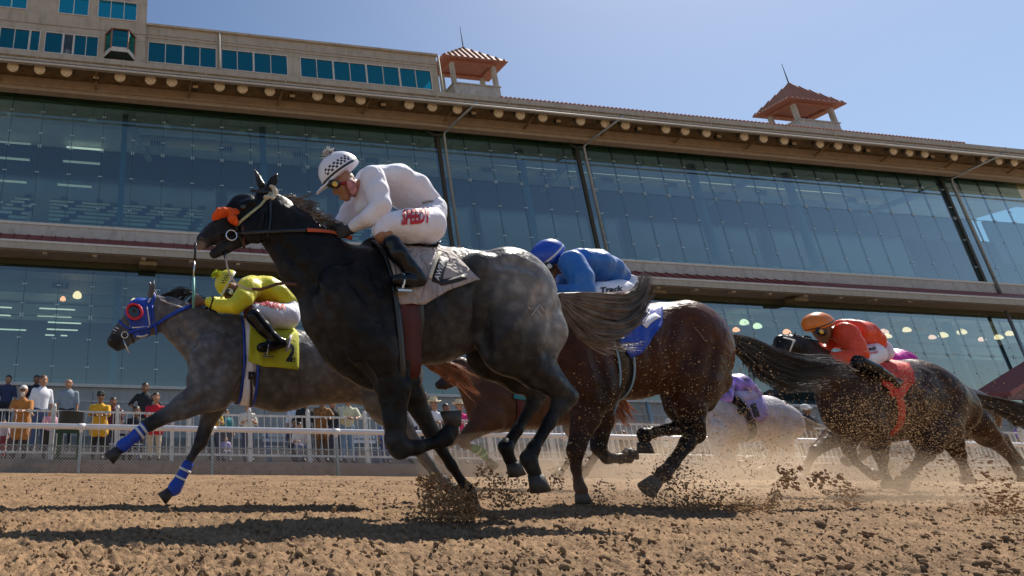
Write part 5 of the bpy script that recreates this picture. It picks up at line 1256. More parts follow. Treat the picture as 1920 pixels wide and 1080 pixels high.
strands('tail', G(Y4, [(1146, 732), (1165, 745), (1180, 764), (1200, 782)], [(1146, 736), (1160, 756), (1172, 780), (1186, 800)], [(1144, 740), (1150, 765), (1156, 790), (1168, 808)]), hair_red, H4, 420, .03, .004, 8, .02, .35, 33)
ring('sheepskin_noseband', 905, 716, Y4-.1, .07, .014, wht_p, H4, (0.3, 1, 0), -40, 120)
sc4 = drape('saddlecloth', H4t, Y4, [(960, 700), (990, 700), (1020, 698)], [(962, 748), (990, 752), (1016, 748)], mat('teal_saddlecloth', (.02, .22, .28), .7), H4, eps=.02, nu=10, nv=8)
band('girth', H4t, gcf(975, 750, Y4), (1, 0, 0), (0, 0, 1), .12, dkred, H4, R=.6, n=30)
strands('mane', G(Y4, [(868, 682), (880, 684), (890, 694)], [(880, 694), (895, 700), (905, 714)]), hair_red, H4, 90, .02, .004, 5, .0, .5, 34)

# ---------------------------------------------------------------- white horse
Y5 = 9.2
ch = [
 ([(1352, 786, 42, 0.62, 0), (1402, 782, 39, 0.69, 0), (1446, 784, 37, 0.72, 0), (1466, 790, 32, .9, 0)], .06), ([(1338, 775, 34, .55, 0), (1318, 756, 23, .5, 0), (1306, 746, 17, .5, 0)], .05),
 ([(1300, 748, 13, .55, 0), (1288, 768, 8, .65, 0), (1284, 775, 7, .8, 0)], .03),
 leg((1464, 802, 26, .62), (1470, 826, 14), (1481, 844, 8.5), (1470, 860, 5.5), (1456, 876, 6), (1450, 882, 5), dy=-.14),
 leg((1448, 805, 24, .6), (1444, 828, 13), (1452, 848, 8), (1440, 864, 5.5), (1428, 880, 5.5), dy=.14),
 leg((1346, 812, 22, .6), (1346, 840, 11), (1350, 858, 8), (1358, 876, 5.2), (1365, 888, 6), (1368, 893, 5), dy=-.14),
 leg((1362, 815, 22, .6), (1372, 842, 11), (1368, 862, 8), (1384, 868, 5.5), (1396, 866, 5.5), dy=.14),
]
H5, H5b, H5t = horse('white_horse', 'white horse seen under the black tail of the bay, ridden by the jockey in purple', Y5, 1400, ch, [(1360, 850, 50, (.42, .38, .34), .6), (1450, 860, 40, (.42, .36, .30), .6), (1400, 800, 30, (.5, .47, .46), .5)], (.60, .56, .54), .022, .06)
H5.name = 'racehorse'
hoof(H5, Y5, 1450, 881, 1444, 892, 5, 7, -.14); hoof(H5, Y5, 1429, 879, 1422, 888, 5, 7, .14); hoof(H5, Y5, 1368, 892, 1372, 901, 5, 7, -.14); hoof(H5, Y5, 1395, 866, 1404, 862, 5, 7, .14)
strands('tail', G(Y5, [(1490, 772), (1508, 784), (1526, 796), (1545, 802)], [(1490, 776), (1506, 792), (1522, 806), (1538, 812)]), mat('pale_tail_hair', (.5, .45, .4), .5), H5, 200, .03, .005, 7, .02, .3, 43)
sc5 = drape('saddlecloth', H5t, Y5, [(1392, 750), (1410, 747), (1430, 746)], [(1410, 786), (1424, 792), (1438, 780)], lil_c, H5, eps=.025, nu=10, nv=8)
text_on('saddlecloth_number', '1', bvh(sc5), 1413, 782, 1424, 779, -8, -22, blk_p, H5, Y5, .06, .01)
band('girth', H5t, gcf(1402, 785, Y5), (1, 0, .25), (0, 0, 1), .16, mat('dark_girth', (.03, .025, .03), .7), H5, R=.6, n=30)
sdf_part('saddle', [([(1362, 752, 5, 3.4, 0), (1385, 752, 4, 4.5, 0)], .02)], Y5, .016, leath, H5)

# ---------------------------------------------------------------- dark horse at right and the one behind it
Y6 = 5.8
ch = [
 ([(1595, 752, 62, 0.60, 0), (1660, 746, 62, 0.69, 0), (1728, 744, 60, 0.72, 0), (1768, 758, 47, 0.82, 0)], .05), ([(1578, 722, 50, .55, 0), (1540, 690, 36, .48, 0), (1512, 662, 26, .46, 0), (1496, 648, 19, .5, 0)], .05), ([(1582, 778, 38, 0.73, 0)], .05),
 ([(1480, 648, 19, .52, 0), (1468, 644, 15, .6, 0)], .03), ([(1468, 646, 15, .6, 0), (1448, 672, 10, .7, 0), (1442, 682, 8.5, .8, 0)], .03), ([(1488, 638, 9, .7, 0)], .02), ([(1487, 634, 4.5, .7, -.03), (1492, 623, 1.2, .6, -.05)], .01), ([(1482, 632, 4.5, .7, .03), (1480, 622, 1.2, .6, .05)], .01),
 leg((1628, 790, 32, .6), (1646, 822, 17), (1652, 856, 11.5), (1656, 880, 7.5), (1662, 898, 9), (1664, 905, 7), dy=-.14),
 leg((1600, 788, 32, .6), (1588, 822, 17), (1592, 846, 11), (1606, 868, 8), (1624, 882, 8.5), (1632, 886, 7), dy=.14),
 ([(1755, 745, 52, .6, -.12), (1755, 790, 42, .6, -.14)], .04),
 leg((1752, 792, 38, .65), (1738, 828, 22), (1736, 852, 13), (1718, 874, 8.5), (1702, 892, 9), (1694, 902, 7), dy=-.15),
 leg((1772, 785, 38, .6), (1780, 825, 19), (1796, 850, 12.5), (1806, 872, 8), (1812, 888, 8.5), (1814, 895, 7), dy=.15),
]
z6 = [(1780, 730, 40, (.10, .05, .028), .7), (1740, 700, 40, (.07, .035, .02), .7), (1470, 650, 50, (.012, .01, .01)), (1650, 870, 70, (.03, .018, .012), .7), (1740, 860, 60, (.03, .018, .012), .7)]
H6, H6b, H6t = horse('dark_bay_horse', 'dark brown horse in flying dirt at right, carrying the jockey in orange red', Y6, 1690, ch, z6, (.05, .027, .017), .0155, .08, grooves=[([(1736, 700), (1722, 740), (1730, 785)], .05, .02), ([(1790, 735), (1785, 770), (1768, 800)], .04, .014), ([(1620, 700), (1640, 740), (1645, 790)], .05, .016), ([(1545, 700), (1570, 740)], .04, .012), ([(1700, 700), (1698, 760)], .08, .008)])
H6.name = 'racehorse'
hoof(H6, Y6, 1663, 903, 1668, 916, 7.5, 11, -.14); hoof(H6, Y6, 1631, 885, 1642, 892, 7.5, 10, .14); hoof(H6, Y6, 1695, 900, 1686, 913, 7.5, 11, -.15); hoof(H6, Y6, 1813, 893, 1816, 906, 7.5, 11, .15)
strands('mane', G(Y6, [(1500, 634), (1512, 632), (1524, 642)], [(1512, 642), (1528, 642), (1542, 656)], [(1528, 656), (1545, 660), (1560, 676)]), hair_blk, H6, 220, .018, .0035, 6, .0, .5, 53)
strands('tail', G(Y6, [(1802, 736), (1836, 742), (1872, 750), (1912, 764), (1950, 782)], [(1804, 742), (1836, 756), (1872, 770), (1910, 786), (1950, 806)], [(1802, 736), (1840, 746), (1880, 756), (1920, 760), (1960, 768)]), mat('dark_brown_hair', (.035, .022, .016), .42, var=.4, vscale=20, spec=.6), H6, 1100, .028, .0036, 9, .02, .35, 55)
strap('bridle', H6t, [(1488, 638), (1482, 650), (1478, 662)], .02, wht_p, H6, Y6, eps=.008); strap('browband', H6t, [(1490, 640), (1480, 636), (1468, 634)], .02, wht_p, H6, Y6, eps=.008)
band('girth', H6t, gcf(1678, 750, Y6), (1, 0, 0), (0, 0, 1), .10, red_c, H6, R=.55, n=36)
sc6 = drape('saddlecloth', H6t, Y6, [(1640, 690), (1665, 688), (1690, 686), (1704, 684)], [(1654, 722), (1668, 744), (1692, 742), (1712, 716)], red_c, H6, eps=.018, wave=.012, nu=18)
sdf_part('saddle', [([(1630, 688, 6, 3.4, 0), (1655, 690, 5, 4.5, 0), (1680, 686, 5, 4, 0)], .02)], Y6, .010, leath, H6)
Y7 = 7.3
ch = [
 ([(1640, 772, 50, 0.62, 0), (1700, 766, 49, 0.69, 0), (1770, 764, 47, 0.72, 0), (1815, 772, 40, 0.82, 0)], .05), ([(1625, 752, 42, .55, 0), (1592, 722, 30, .5, 0), (1568, 702, 22, .5, 0)], .05),
 ([(1556, 700, 15, .55, 0), (1536, 722, 9, .65, 0), (1532, 728, 7.5, .8, 0)], .03),
 leg((1580+25, 800, 28, .6), (1560, 822, 15), (1528, 846, 9.5), (1516, 868, 6.5), (1507, 886, 7.5), (1504, 893, 6), dy=-.14),
 leg((1635, 806, 28, .6), (1632, 836, 13), (1612, 856, 8), (1596, 862, 6.5), dy=.14),
 leg((1822, 792, 34, .62), (1850, 818, 18), (1884, 846, 10), (1900, 868, 6.8), (1912, 886, 7.5), (1918, 893, 6), dy=-.14),
 leg((1812, 796, 30, .6), (1846, 812, 15), (1878, 820, 9.5), (1896, 842, 6.8), (1912, 862, 7), dy=.14),
]
H7, H7b, H7t = horse('brown_horse', 'brown horse behind the dark brown one, its hind legs trailing at the right edge', Y7, 1730, ch, [(1845, 790, 30, (.30, .13, .05), .7), (1900, 860, 40, (.05, .03, .02)), (1520, 860, 50, (.04, .025, .02))], (.06, .028, .015), .02, .08)  # orange zone puts the sunlit buttock rim into the coat colour
H7.name = 'racehorse'
hoof(H7, Y7, 1504, 892, 1500, 903, 6, 9, -.14); hoof(H7, Y7, 1597, 862, 1586, 866, 6, 9, .14); hoof(H7, Y7, 1917, 892, 1922, 903, 6, 9, -.14); hoof(H7, Y7, 1911, 861, 1918, 872, 6, 9, .14)
strands('tail', G(Y7, [(1850, 760), (1885, 768), (1920, 785), (1955, 800)], [(1850, 764), (1885, 778), (1918, 798), (1950, 815)]), hair_blk, H7, 250, .03, .004, 8, .02, .35, 63)
sdf_part('saddle', [([(1670, 722, 6, 3.4, 0), (1700, 722, 5, 4.5, 0)], .02)], Y7, .014, leath, H7)

def nostril(root, Y, x, y, dy, r):
    b = bmesh.new(); bmesh.ops.create_uvsphere(b, u_segments=10, v_segments=6, radius=r); me = bpy.data.meshes.new('nostril'); b.to_mesh(me); b.free(); me.materials.append(eye_m)
    o = bpy.data.objects.new('nostril', me); o.scale = (1.3, .5, .8); o.rotation_euler = (0, .7, 0); o.location = Vector(P(x, y, Y+dy))-Vector(root.location); link(o, root)
nostril(L, YL, 378, 446, -.044, .014); nostril(H2, Y2, 207, 637, -.040, .013)
# =================================================================== jockeys
def helmet_mat(name, base, dark=None, z0=0, z1=0, cell=.02, a0=-9, a1=9, edge=None, edge_z=0, rough=.4):
    m = bpy.data.materials.new(name); m.use_nodes = True; n, l = m.node_tree.nodes, m.node_tree.links; b = n['Principled BSDF']
    b.inputs['Roughness'].default_value = rough; b.inputs['Coat Weight'].default_value = .2
    tc = n.new('ShaderNodeTexCoord'); sp = n.new('ShaderNodeSeparateXYZ'); l.new(tc.outputs['Object'], sp.inputs[0])
    def M(op, a, b_=None, c=None):
        q = n.new('ShaderNodeMath'); q.operation = op
        for i, v in enumerate((a, b_, c)):
            if v is None: continue
            if isinstance(v, (int, float)): q.inputs[i].default_value = v
            else: l.new(v, q.inputs[i])
        return q.outputs[0]
    nz = n.new('ShaderNodeTexNoise'); nz.inputs['Scale'].default_value = 30; l.new(tc.outputs['Object'], nz.inputs[0])
    mr = n.new('ShaderNodeMapRange'); mr.inputs['To Min'].default_value = .88; mr.inputs['To Max'].default_value = 1.1; l.new(nz.outputs[0], mr.inputs[0])
    mx0 = n.new('ShaderNodeMix'); mx0.data_type = 'RGBA'; mx0.blend_type = 'MULTIPLY'; mx0.inputs['Factor'].default_value = 1; mx0.inputs['A'].default_value = (*base, 1); l.new(mr.outputs[0], mx0.inputs['B'])
    out = mx0.outputs['Result']
    if dark is not None:
        an = M('ARCTAN2', sp.outputs[1], sp.outputs[0]); u = M('MULTIPLY', an, .11/cell); v = M('DIVIDE', M('SUBTRACT', sp.outputs[2], z0), cell)
        par = M('MODULO', M('ADD', M('FLOOR', u), M('ADD', M('FLOOR', v), 100.)), 2.)
        inb = M('MULTIPLY', M('GREATER_THAN', sp.outputs[2], z0), M('LESS_THAN', sp.outputs[2], z1))
        aa = M('ABSOLUTE', an); inb = M('MULTIPLY', inb, M('MULTIPLY', M('GREATER_THAN', aa, a0), M('LESS_THAN', aa, a1)))
        f = M('MULTIPLY', M('GREATER_THAN', par, .5), inb)
        mx = n.new('ShaderNodeMix'); mx.data_type = 'RGBA'; l.new(f, mx.inputs['Factor']); l.new(out, mx.inputs['A']); mx.inputs['B'].default_value = (*dark, 1); out = mx.outputs['Result']
    if edge is not None:
        f = M('MULTIPLY', M('GREATER_THAN', sp.outputs[2], edge_z-.012), M('LESS_THAN', sp.outputs[2], edge_z+.004))
        mx = n.new('ShaderNodeMix'); mx.data_type = 'RGBA'; l.new(f, mx.inputs['Factor']); l.new(out, mx.inputs['A']); mx.inputs['B'].default_value = (*edge, 1); out = mx.outputs['Result']
    l.new(out, b.inputs['Base Color'])
    nb = n.new('ShaderNodeTexNoise'); nb.inputs['Scale'].default_value = 22; l.new(tc.outputs['Object'], nb.inputs[0]); bp = n.new('ShaderNodeBump'); bp.inputs['Strength'].default_value = .3; bp.inputs['Distance'].default_value = .01; l.new(nb.outputs[0], bp.inputs['Height']); l.new(bp.outputs[0], b.inputs['Normal'])
    return m
def helmet(root, Y, cx, cy, r, fx, fy, m, peak=True, lat=.88, cut=.12):
    """(fx,fy): photo direction from crown centre towards the front rim"""
    c = Vector(P(cx, cy, Y)); f = (Vector(P(cx+fx, cy+fy, Y))-c).normalized(); y = Vector((0, 1, 0)); up = f.cross(y).normalized()
    if up.z < 0: up = -up
    R = r*mpp(cx, cy, Y); s = Sdf(np.array(c)-R*1.7, np.array(c)+R*1.7, R/16)
    s.cone(c-f*R*.10, c+f*R*.10, R, R, lat, .01); s.cone(c-f*R*.45-up*R*.35, c-f*R*.35-up*R*.1, R*.55, R*.7, lat, .03)
    s.clip(c-up*R*cut, -up)
    if peak:
        s.cone(c+f*R*.75-up*R*(cut-.02), c+f*R*1.32-up*R*(cut+.10), R*.62, R*.42, 1.1, .01, n=None)
        X, Yg, Z = s.grid(np.zeros(3, int), s.n); dpl = (X-c.x)*up.x+(Yg-c.y)*up.y+(Z-c.z)*up.z; dfw = (X-c.x)*f.x+(Yg-c.y)*f.y+(Z-c.z)*f.z
        s.D = np.maximum(s.D, -(dpl+R*(cut+.05)+np.maximum(dfw-R*.8, 0)*.12))
        slab = dpl+R*(cut-.06)+np.maximum(dfw-R*.8, 0)*.12
        lens = np.sqrt((X-c.x)**2+((Yg-c.y)/lat)**2+(Z-c.z)**2)-R*1.06
        s.D = np.where((slab > 0) & (lens > 0) & (dfw > 0), np.maximum(s.D, slab), s.D).astype(np.float32)
    v, q = s.mesh(); B = np.array([f[:], y[:], up[:]])
    lv = (v-np.array(c))@B.T
    o = fast_mesh('helmet', lv, q, m, root, world=False)
    Mx = Matrix((f, y, up)).transposed()
    o.rotation_euler = Mx.to_euler(); o.location = c-Vector(root.location)
    return c, f, up, R
def pompom(root, c, r, m1, m2, n=260, seed=1):
    rr = np.random.default_rng(seed)
    for k_, (m, nn) in enumerate(((m1, n), (m2, n//2))):
        gl = []
        for i in range(40):
            d = rr.normal(0, 1, 3); d /= np.linalg.norm(d); d[2] = abs(d[2])*.8+.1; e = np.cross(d, rr.normal(0, 1, 3))*.4
            gl.append([np.array(c), np.array(c)+d*r*.6+e*r*.3, np.array(c)+d*r+e*r*.7+np.array([r*.3, 0, 0])])
        V = []; 
        strands('pompom', gl, m, root, nn, r*.10, r*.07, 5, 0, .3, seed+k_, .7, clump=1, lmin=.8)
def hand(root, c, fw, ac, pn, m, name='hand', sc=1.):
    c = Vector(c); f = Vector(fw).normalized(); a = Vector(ac); a = (a-f*a.dot(f)).normalized(); p = Vector(pn); p = (p-f*p.dot(f)-a*p.dot(a)).normalized()
    s = Sdf(np.array(c)-.11*sc, np.array(c)+.11*sc, .004*sc)
    s.cone(c-f*.045*sc, c-f*.005*sc, .024*sc, .024*sc, 1, .01); s.cone(c-a*.016*sc, c+a*.02*sc, .019*sc, .019*sc, 1, .014); s.cone(c+f*.02*sc-a*.026*sc, c+f*.02*sc+a*.028*sc, .0125*sc, .0125*sc, 1, .012)
    for i, L_ in enumerate((.9, 1.05, 1.0, .82)):
        b0 = c+f*.022*sc+a*(1.5-i)*-.0185*sc; j1 = b0+(f*.026+p*.012)*L_*sc; j2 = j1+(p*.024-f*.004)*L_*sc; t = j2+(-f*.022+p*.002)*L_*sc
        for q0, q1, r0, r1 in ((b0, j1, .0098, .0092), (j1, j2, .0092, .0085), (j2, t, .0085, .0072)): s.cone(q0, q1, r0*sc, r1*sc, 1, .003)
    t0 = c-f*.012*sc+a*.022*sc; t1 = t0+(f*.026+a*.016+p*.012)*sc; t2 = t1+(f*.018+p*.022-a*.004)*sc
    s.cone(t0, t1, .012*sc, .0098*sc, 1, .006); s.cone(t1, t2, .0098*sc, .008*sc, 1, .003)
    v, q = s.mesh(); return fast_mesh(name, v, q, m, root)
def jockey(Y, label, J, skin, jacket_m, breech_m, vox=.0075, glove=None, boots=boot_m, xc=None):
    root = thing('person', label, 'jockey', (P(J['x'], 800, Y)[0], Y, P(J['x'], J['y'], Y)[2]-.0), 'jockeys riding the racehorses')
    body = J['head']+J['torso']+J['arms']+J['legs']+J['boots']
    sdf_part('body', body, Y, vox, skin, root, inflate=-.004)
    jk = sdf_part('jacket', J['torso']+J['arms'], Y, vox, jacket_m, root, inflate=.007, wr=J.get('wr', (.0026, 34, 2)), clips=J.get('jclip', ()))
    br = sdf_part('breeches', J['legs'], Y, vox, breech_m, root, inflate=.006, wr=(.0022, 40, 5), clips=J.get('bclip', ()))
    near = [c for c in J['boots'] if c[0][0][4] < 0]; far = [c for c in J['boots'] if c[0][0][4] > 0]
    bt = sdf_part('boot', near, Y, vox, boots, root, inflate=.009, wr=(.0008, 60, 1)); sdf_part('boot', far, Y, vox, boots, root, inflate=.009, wr=(.0008, 60, 1))
    return root, bvh(jk), bvh(br), bvh(bt)
def goggles(root, Y, x, y, r, dy, lensm, strap_pts=None, tree=None):
    sdf_part('goggles', [([(x-r*.25, y, r*.62, 1, dy+.01), (x+r*.45, y+r*.1, r*.62, 1, dy)], .01), ([(x-r*.35, y, r*.6, 1, -dy*.6), (x-r*.25, y, r*.6, 1, dy)], .02)], Y, .005, gog_m, root)
    c = Vector(P(x+r*.25, y, Y+dy-r*mpp(x, y, Y)*.62)); b = bmesh.new(); bmesh.ops.create_uvsphere(b, u_segments=12, v_segments=8, radius=r*.42*mpp(x, y, Y)); me = bpy.data.meshes.new('lens'); b.to_mesh(me); b.free()
    for p in me.polygons: p.use_smooth = True
    me.materials.append(lensm); o = bpy.data.objects.new('lens', me); o.scale = (1, .35, 1); o.location = c-Vector(root.location); link(o, root)
def stirrup(root, Y, x, y, dy, w=.07, h=.11):
    c = Vector(P(x, y, Y+dy)); b = MB(); pts = [c+Vector((math.sin(a)*.01, math.cos(a)*w*.55, math.sin(a)*h*.5)) for a in [math.pi*2*i/16 for i in range(17)]]
    b.tube(pts, .006, 6); b.box(c.x-.04, c.x+.04, c.y-w*.5, c.y+w*.5, c.z-h*.5-.004, c.z-h*.5+.006); b.build('stirrup', metal_m, root)
# ---- white jockey
J = dict(x=770, y=470,
 head=[([(643, 340, 23, .8, 0), (640, 350, 19, .8, 0)], .02), ([(646, 356, 15, .8, 0), (650, 371, 8.5, .9, 0)], .015), ([(633, 352, 4.5, .8, 0), (627, 364, 4, .8, 0)], .008), ([(637, 371, 3.5, 1.2, 0), (641, 374, 3.5, 1.2, 0)], .006), ([(662, 350, 4.5, .5, -.075), (663, 357, 3.5, .5, -.075)], .005),
       ([(660, 356, 14, .9, 0), (692, 346, 18, 1., 0)], .03)],
 torso=[([(700, 342, 28, 1.35, 0), (735, 345, 33, 1.22, 0), (770, 362, 32, 1.15, 0), (800, 388, 24, 1.3, 0)], .035), ([(688, 358, 24, 1.1, 0), (682, 388, 15, 1.1, 0)], .035)],
 arms=[([(698, 332, 20, .9, -.15), (708, 360, 18, .9, -.19), (714, 386, 16.5, .9, -.22)], .02), ([(714, 387, 16.5, .9, -.22), (690, 409, 14, .9, -.18), (664, 424, 9.5, .9, -.10)], .012),
       ([(690, 336, 22, .9, .16), (668, 372, 17, .9, .20), (655, 396, 15, .9, .20), (634, 420, 9, .9, .10)], .03)],
 legs=[([(800, 412, 33, 1.35, 0), (806, 400, 26, 1.45, 0)], .04), ([(802, 424, 31, .95, -.11), (765, 424, 28, .95, -.16), (730, 424, 24, .95, -.19)], .03), ([(802, 424, 31, .95, .11), (765, 424, 28, .95, .16), (725, 424, 24, .95, .19)], .03), ([(722, 426, 17, .9, -.195), (716, 434, 14.5, .9, -.2)], .02), ([(718, 426, 17, .9, .195), (712, 434, 14.5, .9, .2)], .02)],
 boots=[([(735, 457, 13.5, .9, -0.275), (747, 476, 14, .9, -0.285), (768, 502, 11.5, .9, -0.290), (779, 514, 11, .9, -0.290)], .015), ([(788, 524, 9.5, .9, -0.290), (765, 526, 10, .9, -0.290), (742, 526, 8, 1.1, -0.295)], .012), ([(779, 514, 11, .9, -0.290), (786, 524, 10, .9, -0.290)], .01),
        ([(723, 448, 14, .9, 0.275), (755, 490, 12, .9, 0.290), (775, 516, 11, .9, 0.290)], .015), ([(785, 524, 9.5, .9, 0.290), (745, 526, 8, 1.1, 0.295)], .012)])
Jw, jwj, jwb, jwt = jockey(YL, 'jockey in white silks and a black and white chequered helmet', J, skin_b, white_c, white_b, .0068)
hm = helmet_mat('white_chequered_helmet_cover', (.80, .80, .88), (.012, .012, .02), .0065, .052, .0152, .35, 2.6, (.015, .015, .03), -.006)
c, f, up, R = helmet(Jw, YL, 636, 322, 34, -29, 18, hm, cut=.22)
pompom(Jw, c+up*R*1.0-f*R*.05, .052, wht_p, blk_p, 420, 3)
goggles(Jw, YL, 625, 345, 12.5, -.055, lens_y)
strap('goggle_strap', bvh([q for q in Jw.children if q.name.startswith('body')][0]), [(633, 346), (648, 344), (662, 340)], .02, mat('red_goggle_strap', (.3, .01, .02), .6), Jw, YL, eps=.008)
sdf_part('ear_guard', [([(659, 345, 9, .5, -.078), (662, 358, 7, .5, -.076)], .01)], YL, .005, mat('red_and_white_ear_guard', (.6, .25, .25), .6, var=.5, vscale=40), Jw)
strap('helmet_strap', bvh([q for q in Jw.children if q.name.startswith('body')][0]), [(656, 334), (658, 350), (661, 364)], .026, wht_p, Jw, YL, eps=.008)
text_on('leg_print', 'SPEEDY', jwb, 752, 421, 806, 416, 2, -25, red_p, Jw, YL, .045)
hand(Jw, P(648, 434, YL-.08), (-1, 0, -.25), (0, -.2, 1), (0, 1, 0), mat('black_glove', (.02, .02, .022), .6), 'glove'); hand(Jw, P(626, 426, YL+.08), (-1, 0, -.25), (0, .2, 1), (0, -1, 0), mat('black_glove', (.02, .02, .022), .6), 'glove')
stirrup(Jw, YL, 752, 530, -.29); strap('breeches_waistband', jwj, [(792, 380), (800, 376), (812, 377)], .010, mat('grey_waistband', (.3, .3, .32), .7), Jw, YL)
sdf_part('bare_knee', [([(722, 436, 16.5, .9, -.2), (717, 441, 14.5, .9, -.2)], .01)], YL, .006, skin_b, Jw)
# ---- yellow jockey
J = dict(x=530, y=640,
 head=[([(434, 545, 17, .85, 0), (432, 553, 13, .85, 0)], .02), ([(437, 556, 9, .9, 0), (436, 563, 6.5, .9, 0)], .012), ([(428, 556, 3.5, .8, 0), (425, 560, 3, .8, 0)], .006), ([(444, 548, 10, .95, 0), (464, 543, 13, 1., 0)], .03)],
 torso=[([(470, 544, 26, 1.3, 0), (497, 548, 27, 1.25, 0), (522, 558, 25, 1.2, 0), (541, 570, 19, 1.3, 0)], .04)],
 arms=[([(468, 542, 19, .9, -.15), (455, 562, 16, .9, -.20), (441, 574, 13.5, .9, -.22)], .03), ([(441, 574, 13.5, .9, -.22), (415, 574, 11, .9, -.16), (393, 567, 8.5, .9, -.09)], .012), ([(466, 540, 17, .9, .15), (440, 570, 13, .9, .20), (392, 566, 8, .9, .08)], .03)],
 legs=[([(538, 588, 23, 1.35, 0), (542, 578, 18, 1.5, 0)], .04), ([(538, 594, 23, .95, -.10), (505, 591, 22, .95, -.15), (478, 586, 17, .95, -.18)], .03), ([(538, 594, 23, .95, .10), (505, 591, 22, .95, .15), (478, 586, 17, .95, .18)], .03)],
 boots=[([(476, 593, 12.5, .9, -0.270), (495, 616, 11, .9, -0.280), (512, 634, 8.5, .9, -0.290), (520, 640, 8.5, .9, -0.290)], .015), ([(530, 643, 7, .9, -0.290), (510, 648, 7.5, .9, -0.290), (490, 652, 6.5, 1.1, -0.290)], .012), ([(474, 593, 12, .9, 0.270), (510, 634, 8.5, .9, 0.290), (528, 643, 7, .9, 0.290)], .015), ([(528, 643, 7, .9, 0.290), (490, 652, 6.5, 1.1, 0.290)], .012)])
Jy, jyj, jyb, jyt = jockey(Y2, 'jockey in yellow silks and yellow helmet on the blue hooded grey horse', J, skin_d, yel_s, white_b, .0085)
hmy = helmet_mat('yellow_chequered_helmet_cover', (.70, .62, .02), (.015, .015, .01), .020, .052, .0155, .9, 2.0, (.65, .63, .6), .0)
c, f, up, R = helmet(Jy, Y2, 427, 531, 23, -13, 21, hmy)
pompom(Jy, c+up*R*1.0, .055, mat('lime_yarn', (.45, .6, .02), .8), yel_s, 200, 6)
goggles(Jy, Y2, 431, 548, 10.5, -.055, lens_w)
hand(Jy, P(373, 565, Y2-.08), (-1, 0, .1), (0, -.2, 1), (0, 1, 0), skin_d); hand(Jy, P(374, 565, Y2+.06), (-1, 0, .1), (0, .2, 1), (0, -1, 0), skin_d)
text_on('leg_print', 'CABRERA', jyb, 469, 567, 535, 582, 2, -12, red_p, Jy, Y2, .05)
cuff = sdf_part('knee_cuff', [([(472, 586, 14, .95, -.195), (479, 597, 13, .95, -.20)], .01)], Y2, .007, maroon, Jy, inflate=.004); ct_ = bvh(cuff)
text_on('cuff_letter', 'R', ct_, 467, 598, 475, 595, -3, -8, wht_p, Jy, Y2, .05)
b = MB(); st = []
for q in range(10):
    rr_ = 4.6 if q % 2 == 0 else 1.9; an = math.radians(36*q+10); p_, n_ = on(ct_, 478+rr_*math.sin(an), 587-rr_*math.cos(an), Y2, .006); st.append(tuple(p_))
p_, n_ = on(ct_, 478, 587, Y2, .008); b.v = [tuple(p_)]+st; b.f = [(0, 1+q, 1+(q+1) % 10) for q in range(10)]; b.build('cuff_star', wht_p, Jy)
band('wrist_band', jyj, P(396, 567, Y2-.10), (-1, 0, .25), (0, 0, 1), .012, mat('black_elastic', (.01, .01, .01), .6), Jy, R=.12, n=18, eps=.004)
stirrup(Jy, Y2, 500, 656, -.29)
wp = thing('riding_whip', 'thin riding whip with a pale turquoise handle held upright by the jockey in yellow', 'whip', tuple(P(363, 575, Y2-.12)))
tube_px('handle', [(363, 578, -.12), (363, 520, -.12)], .011, mat('turquoise_grip', (.16, .42, .38), .5), wp, Y2); tube_px('shaft', [(363, 520, -.12), (365, 488, -.12)], .006, metal_m, wp, Y2)
tube_px('popper', [(365, 488, -.12), (366, 470, -.12), (367, 455, -.12)], .010, leath, wp, Y2)
# ---- blue jockey
J = dict(x=1150, y=600,
 head=[([(1036, 492, 19, .85, 0), (1036, 500, 16, .85, 0)], .02), ([(1038, 508, 11, .9, 0), (1036, 517, 7.5, .9, 0)], .012), ([(1026, 506, 4, .8, 0), (1022, 512, 3.5, .8, 0)], .006), ([(1048, 502, 12, .95, 0), (1070, 494, 16, 1., 0)], .03)],
 torso=[([(1078, 496, 28, 1.35, 0), (1105, 502, 30, 1.3, 0), (1132, 512, 28, 1.2, 0), (1152, 522, 21, 1.3, 0)], .04)],
 arms=[([(1072, 494, 22, .9, -.16), (1088, 520, 20, .9, -.21), (1096, 543, 17, .9, -.23)], .03), ([(1096, 545, 17, .9, -.23), (1072, 548, 13, .9, -.17), (1048, 545, 9.5, .9, -.09)], .012), ([(1070, 492, 20, .9, .16), (1060, 530, 16, .9, .2), (1040, 545, 9, .9, .08)], .03)],
 legs=[([(1162, 546, 26, 1.35, 0), (1164, 536, 20, 1.5, 0)], .04), ([(1162, 552, 25, .95, -.10), (1125, 556, 23, .95, -.15), (1100, 560, 18, .95, -.18)], .03), ([(1162, 552, 25, .95, .10), (1125, 556, 23, .95, .15), (1100, 560, 18, .95, .18)], .03)],
 boots=[([(1104, 570, 12, .9, -0.280), (1125, 595, 11, .9, -0.290), (1142, 616, 9, .9, -0.290), (1150, 622, 9, .9, -0.290)], .015), ([(1160, 626, 7.5, .9, -0.290), (1135, 632, 7, 1.1, -0.290)], .012), ([(1102, 570, 12, .9, 0.280), (1142, 616, 9, .9, 0.290), (1158, 626, 7.5, .9, 0.290)], .015)])
Jb, jbj, jbb, jbt = jockey(Y3, 'jockey in blue silks and blue helmet with a white stripe', J, skin_d, blue_s, white_b, .0085)
hmb = helmet_mat('blue_helmet_cover', (.01, .07, .50), None, edge=(.65, .66, .7), edge_z=.004)
c, f, up, R = helmet(Jb, Y3, 1029, 479, 27, -19, 21, hmb, peak=False, cut=.25)
goggles(Jb, Y3, 1028, 499, 11, -.06, lens_w)
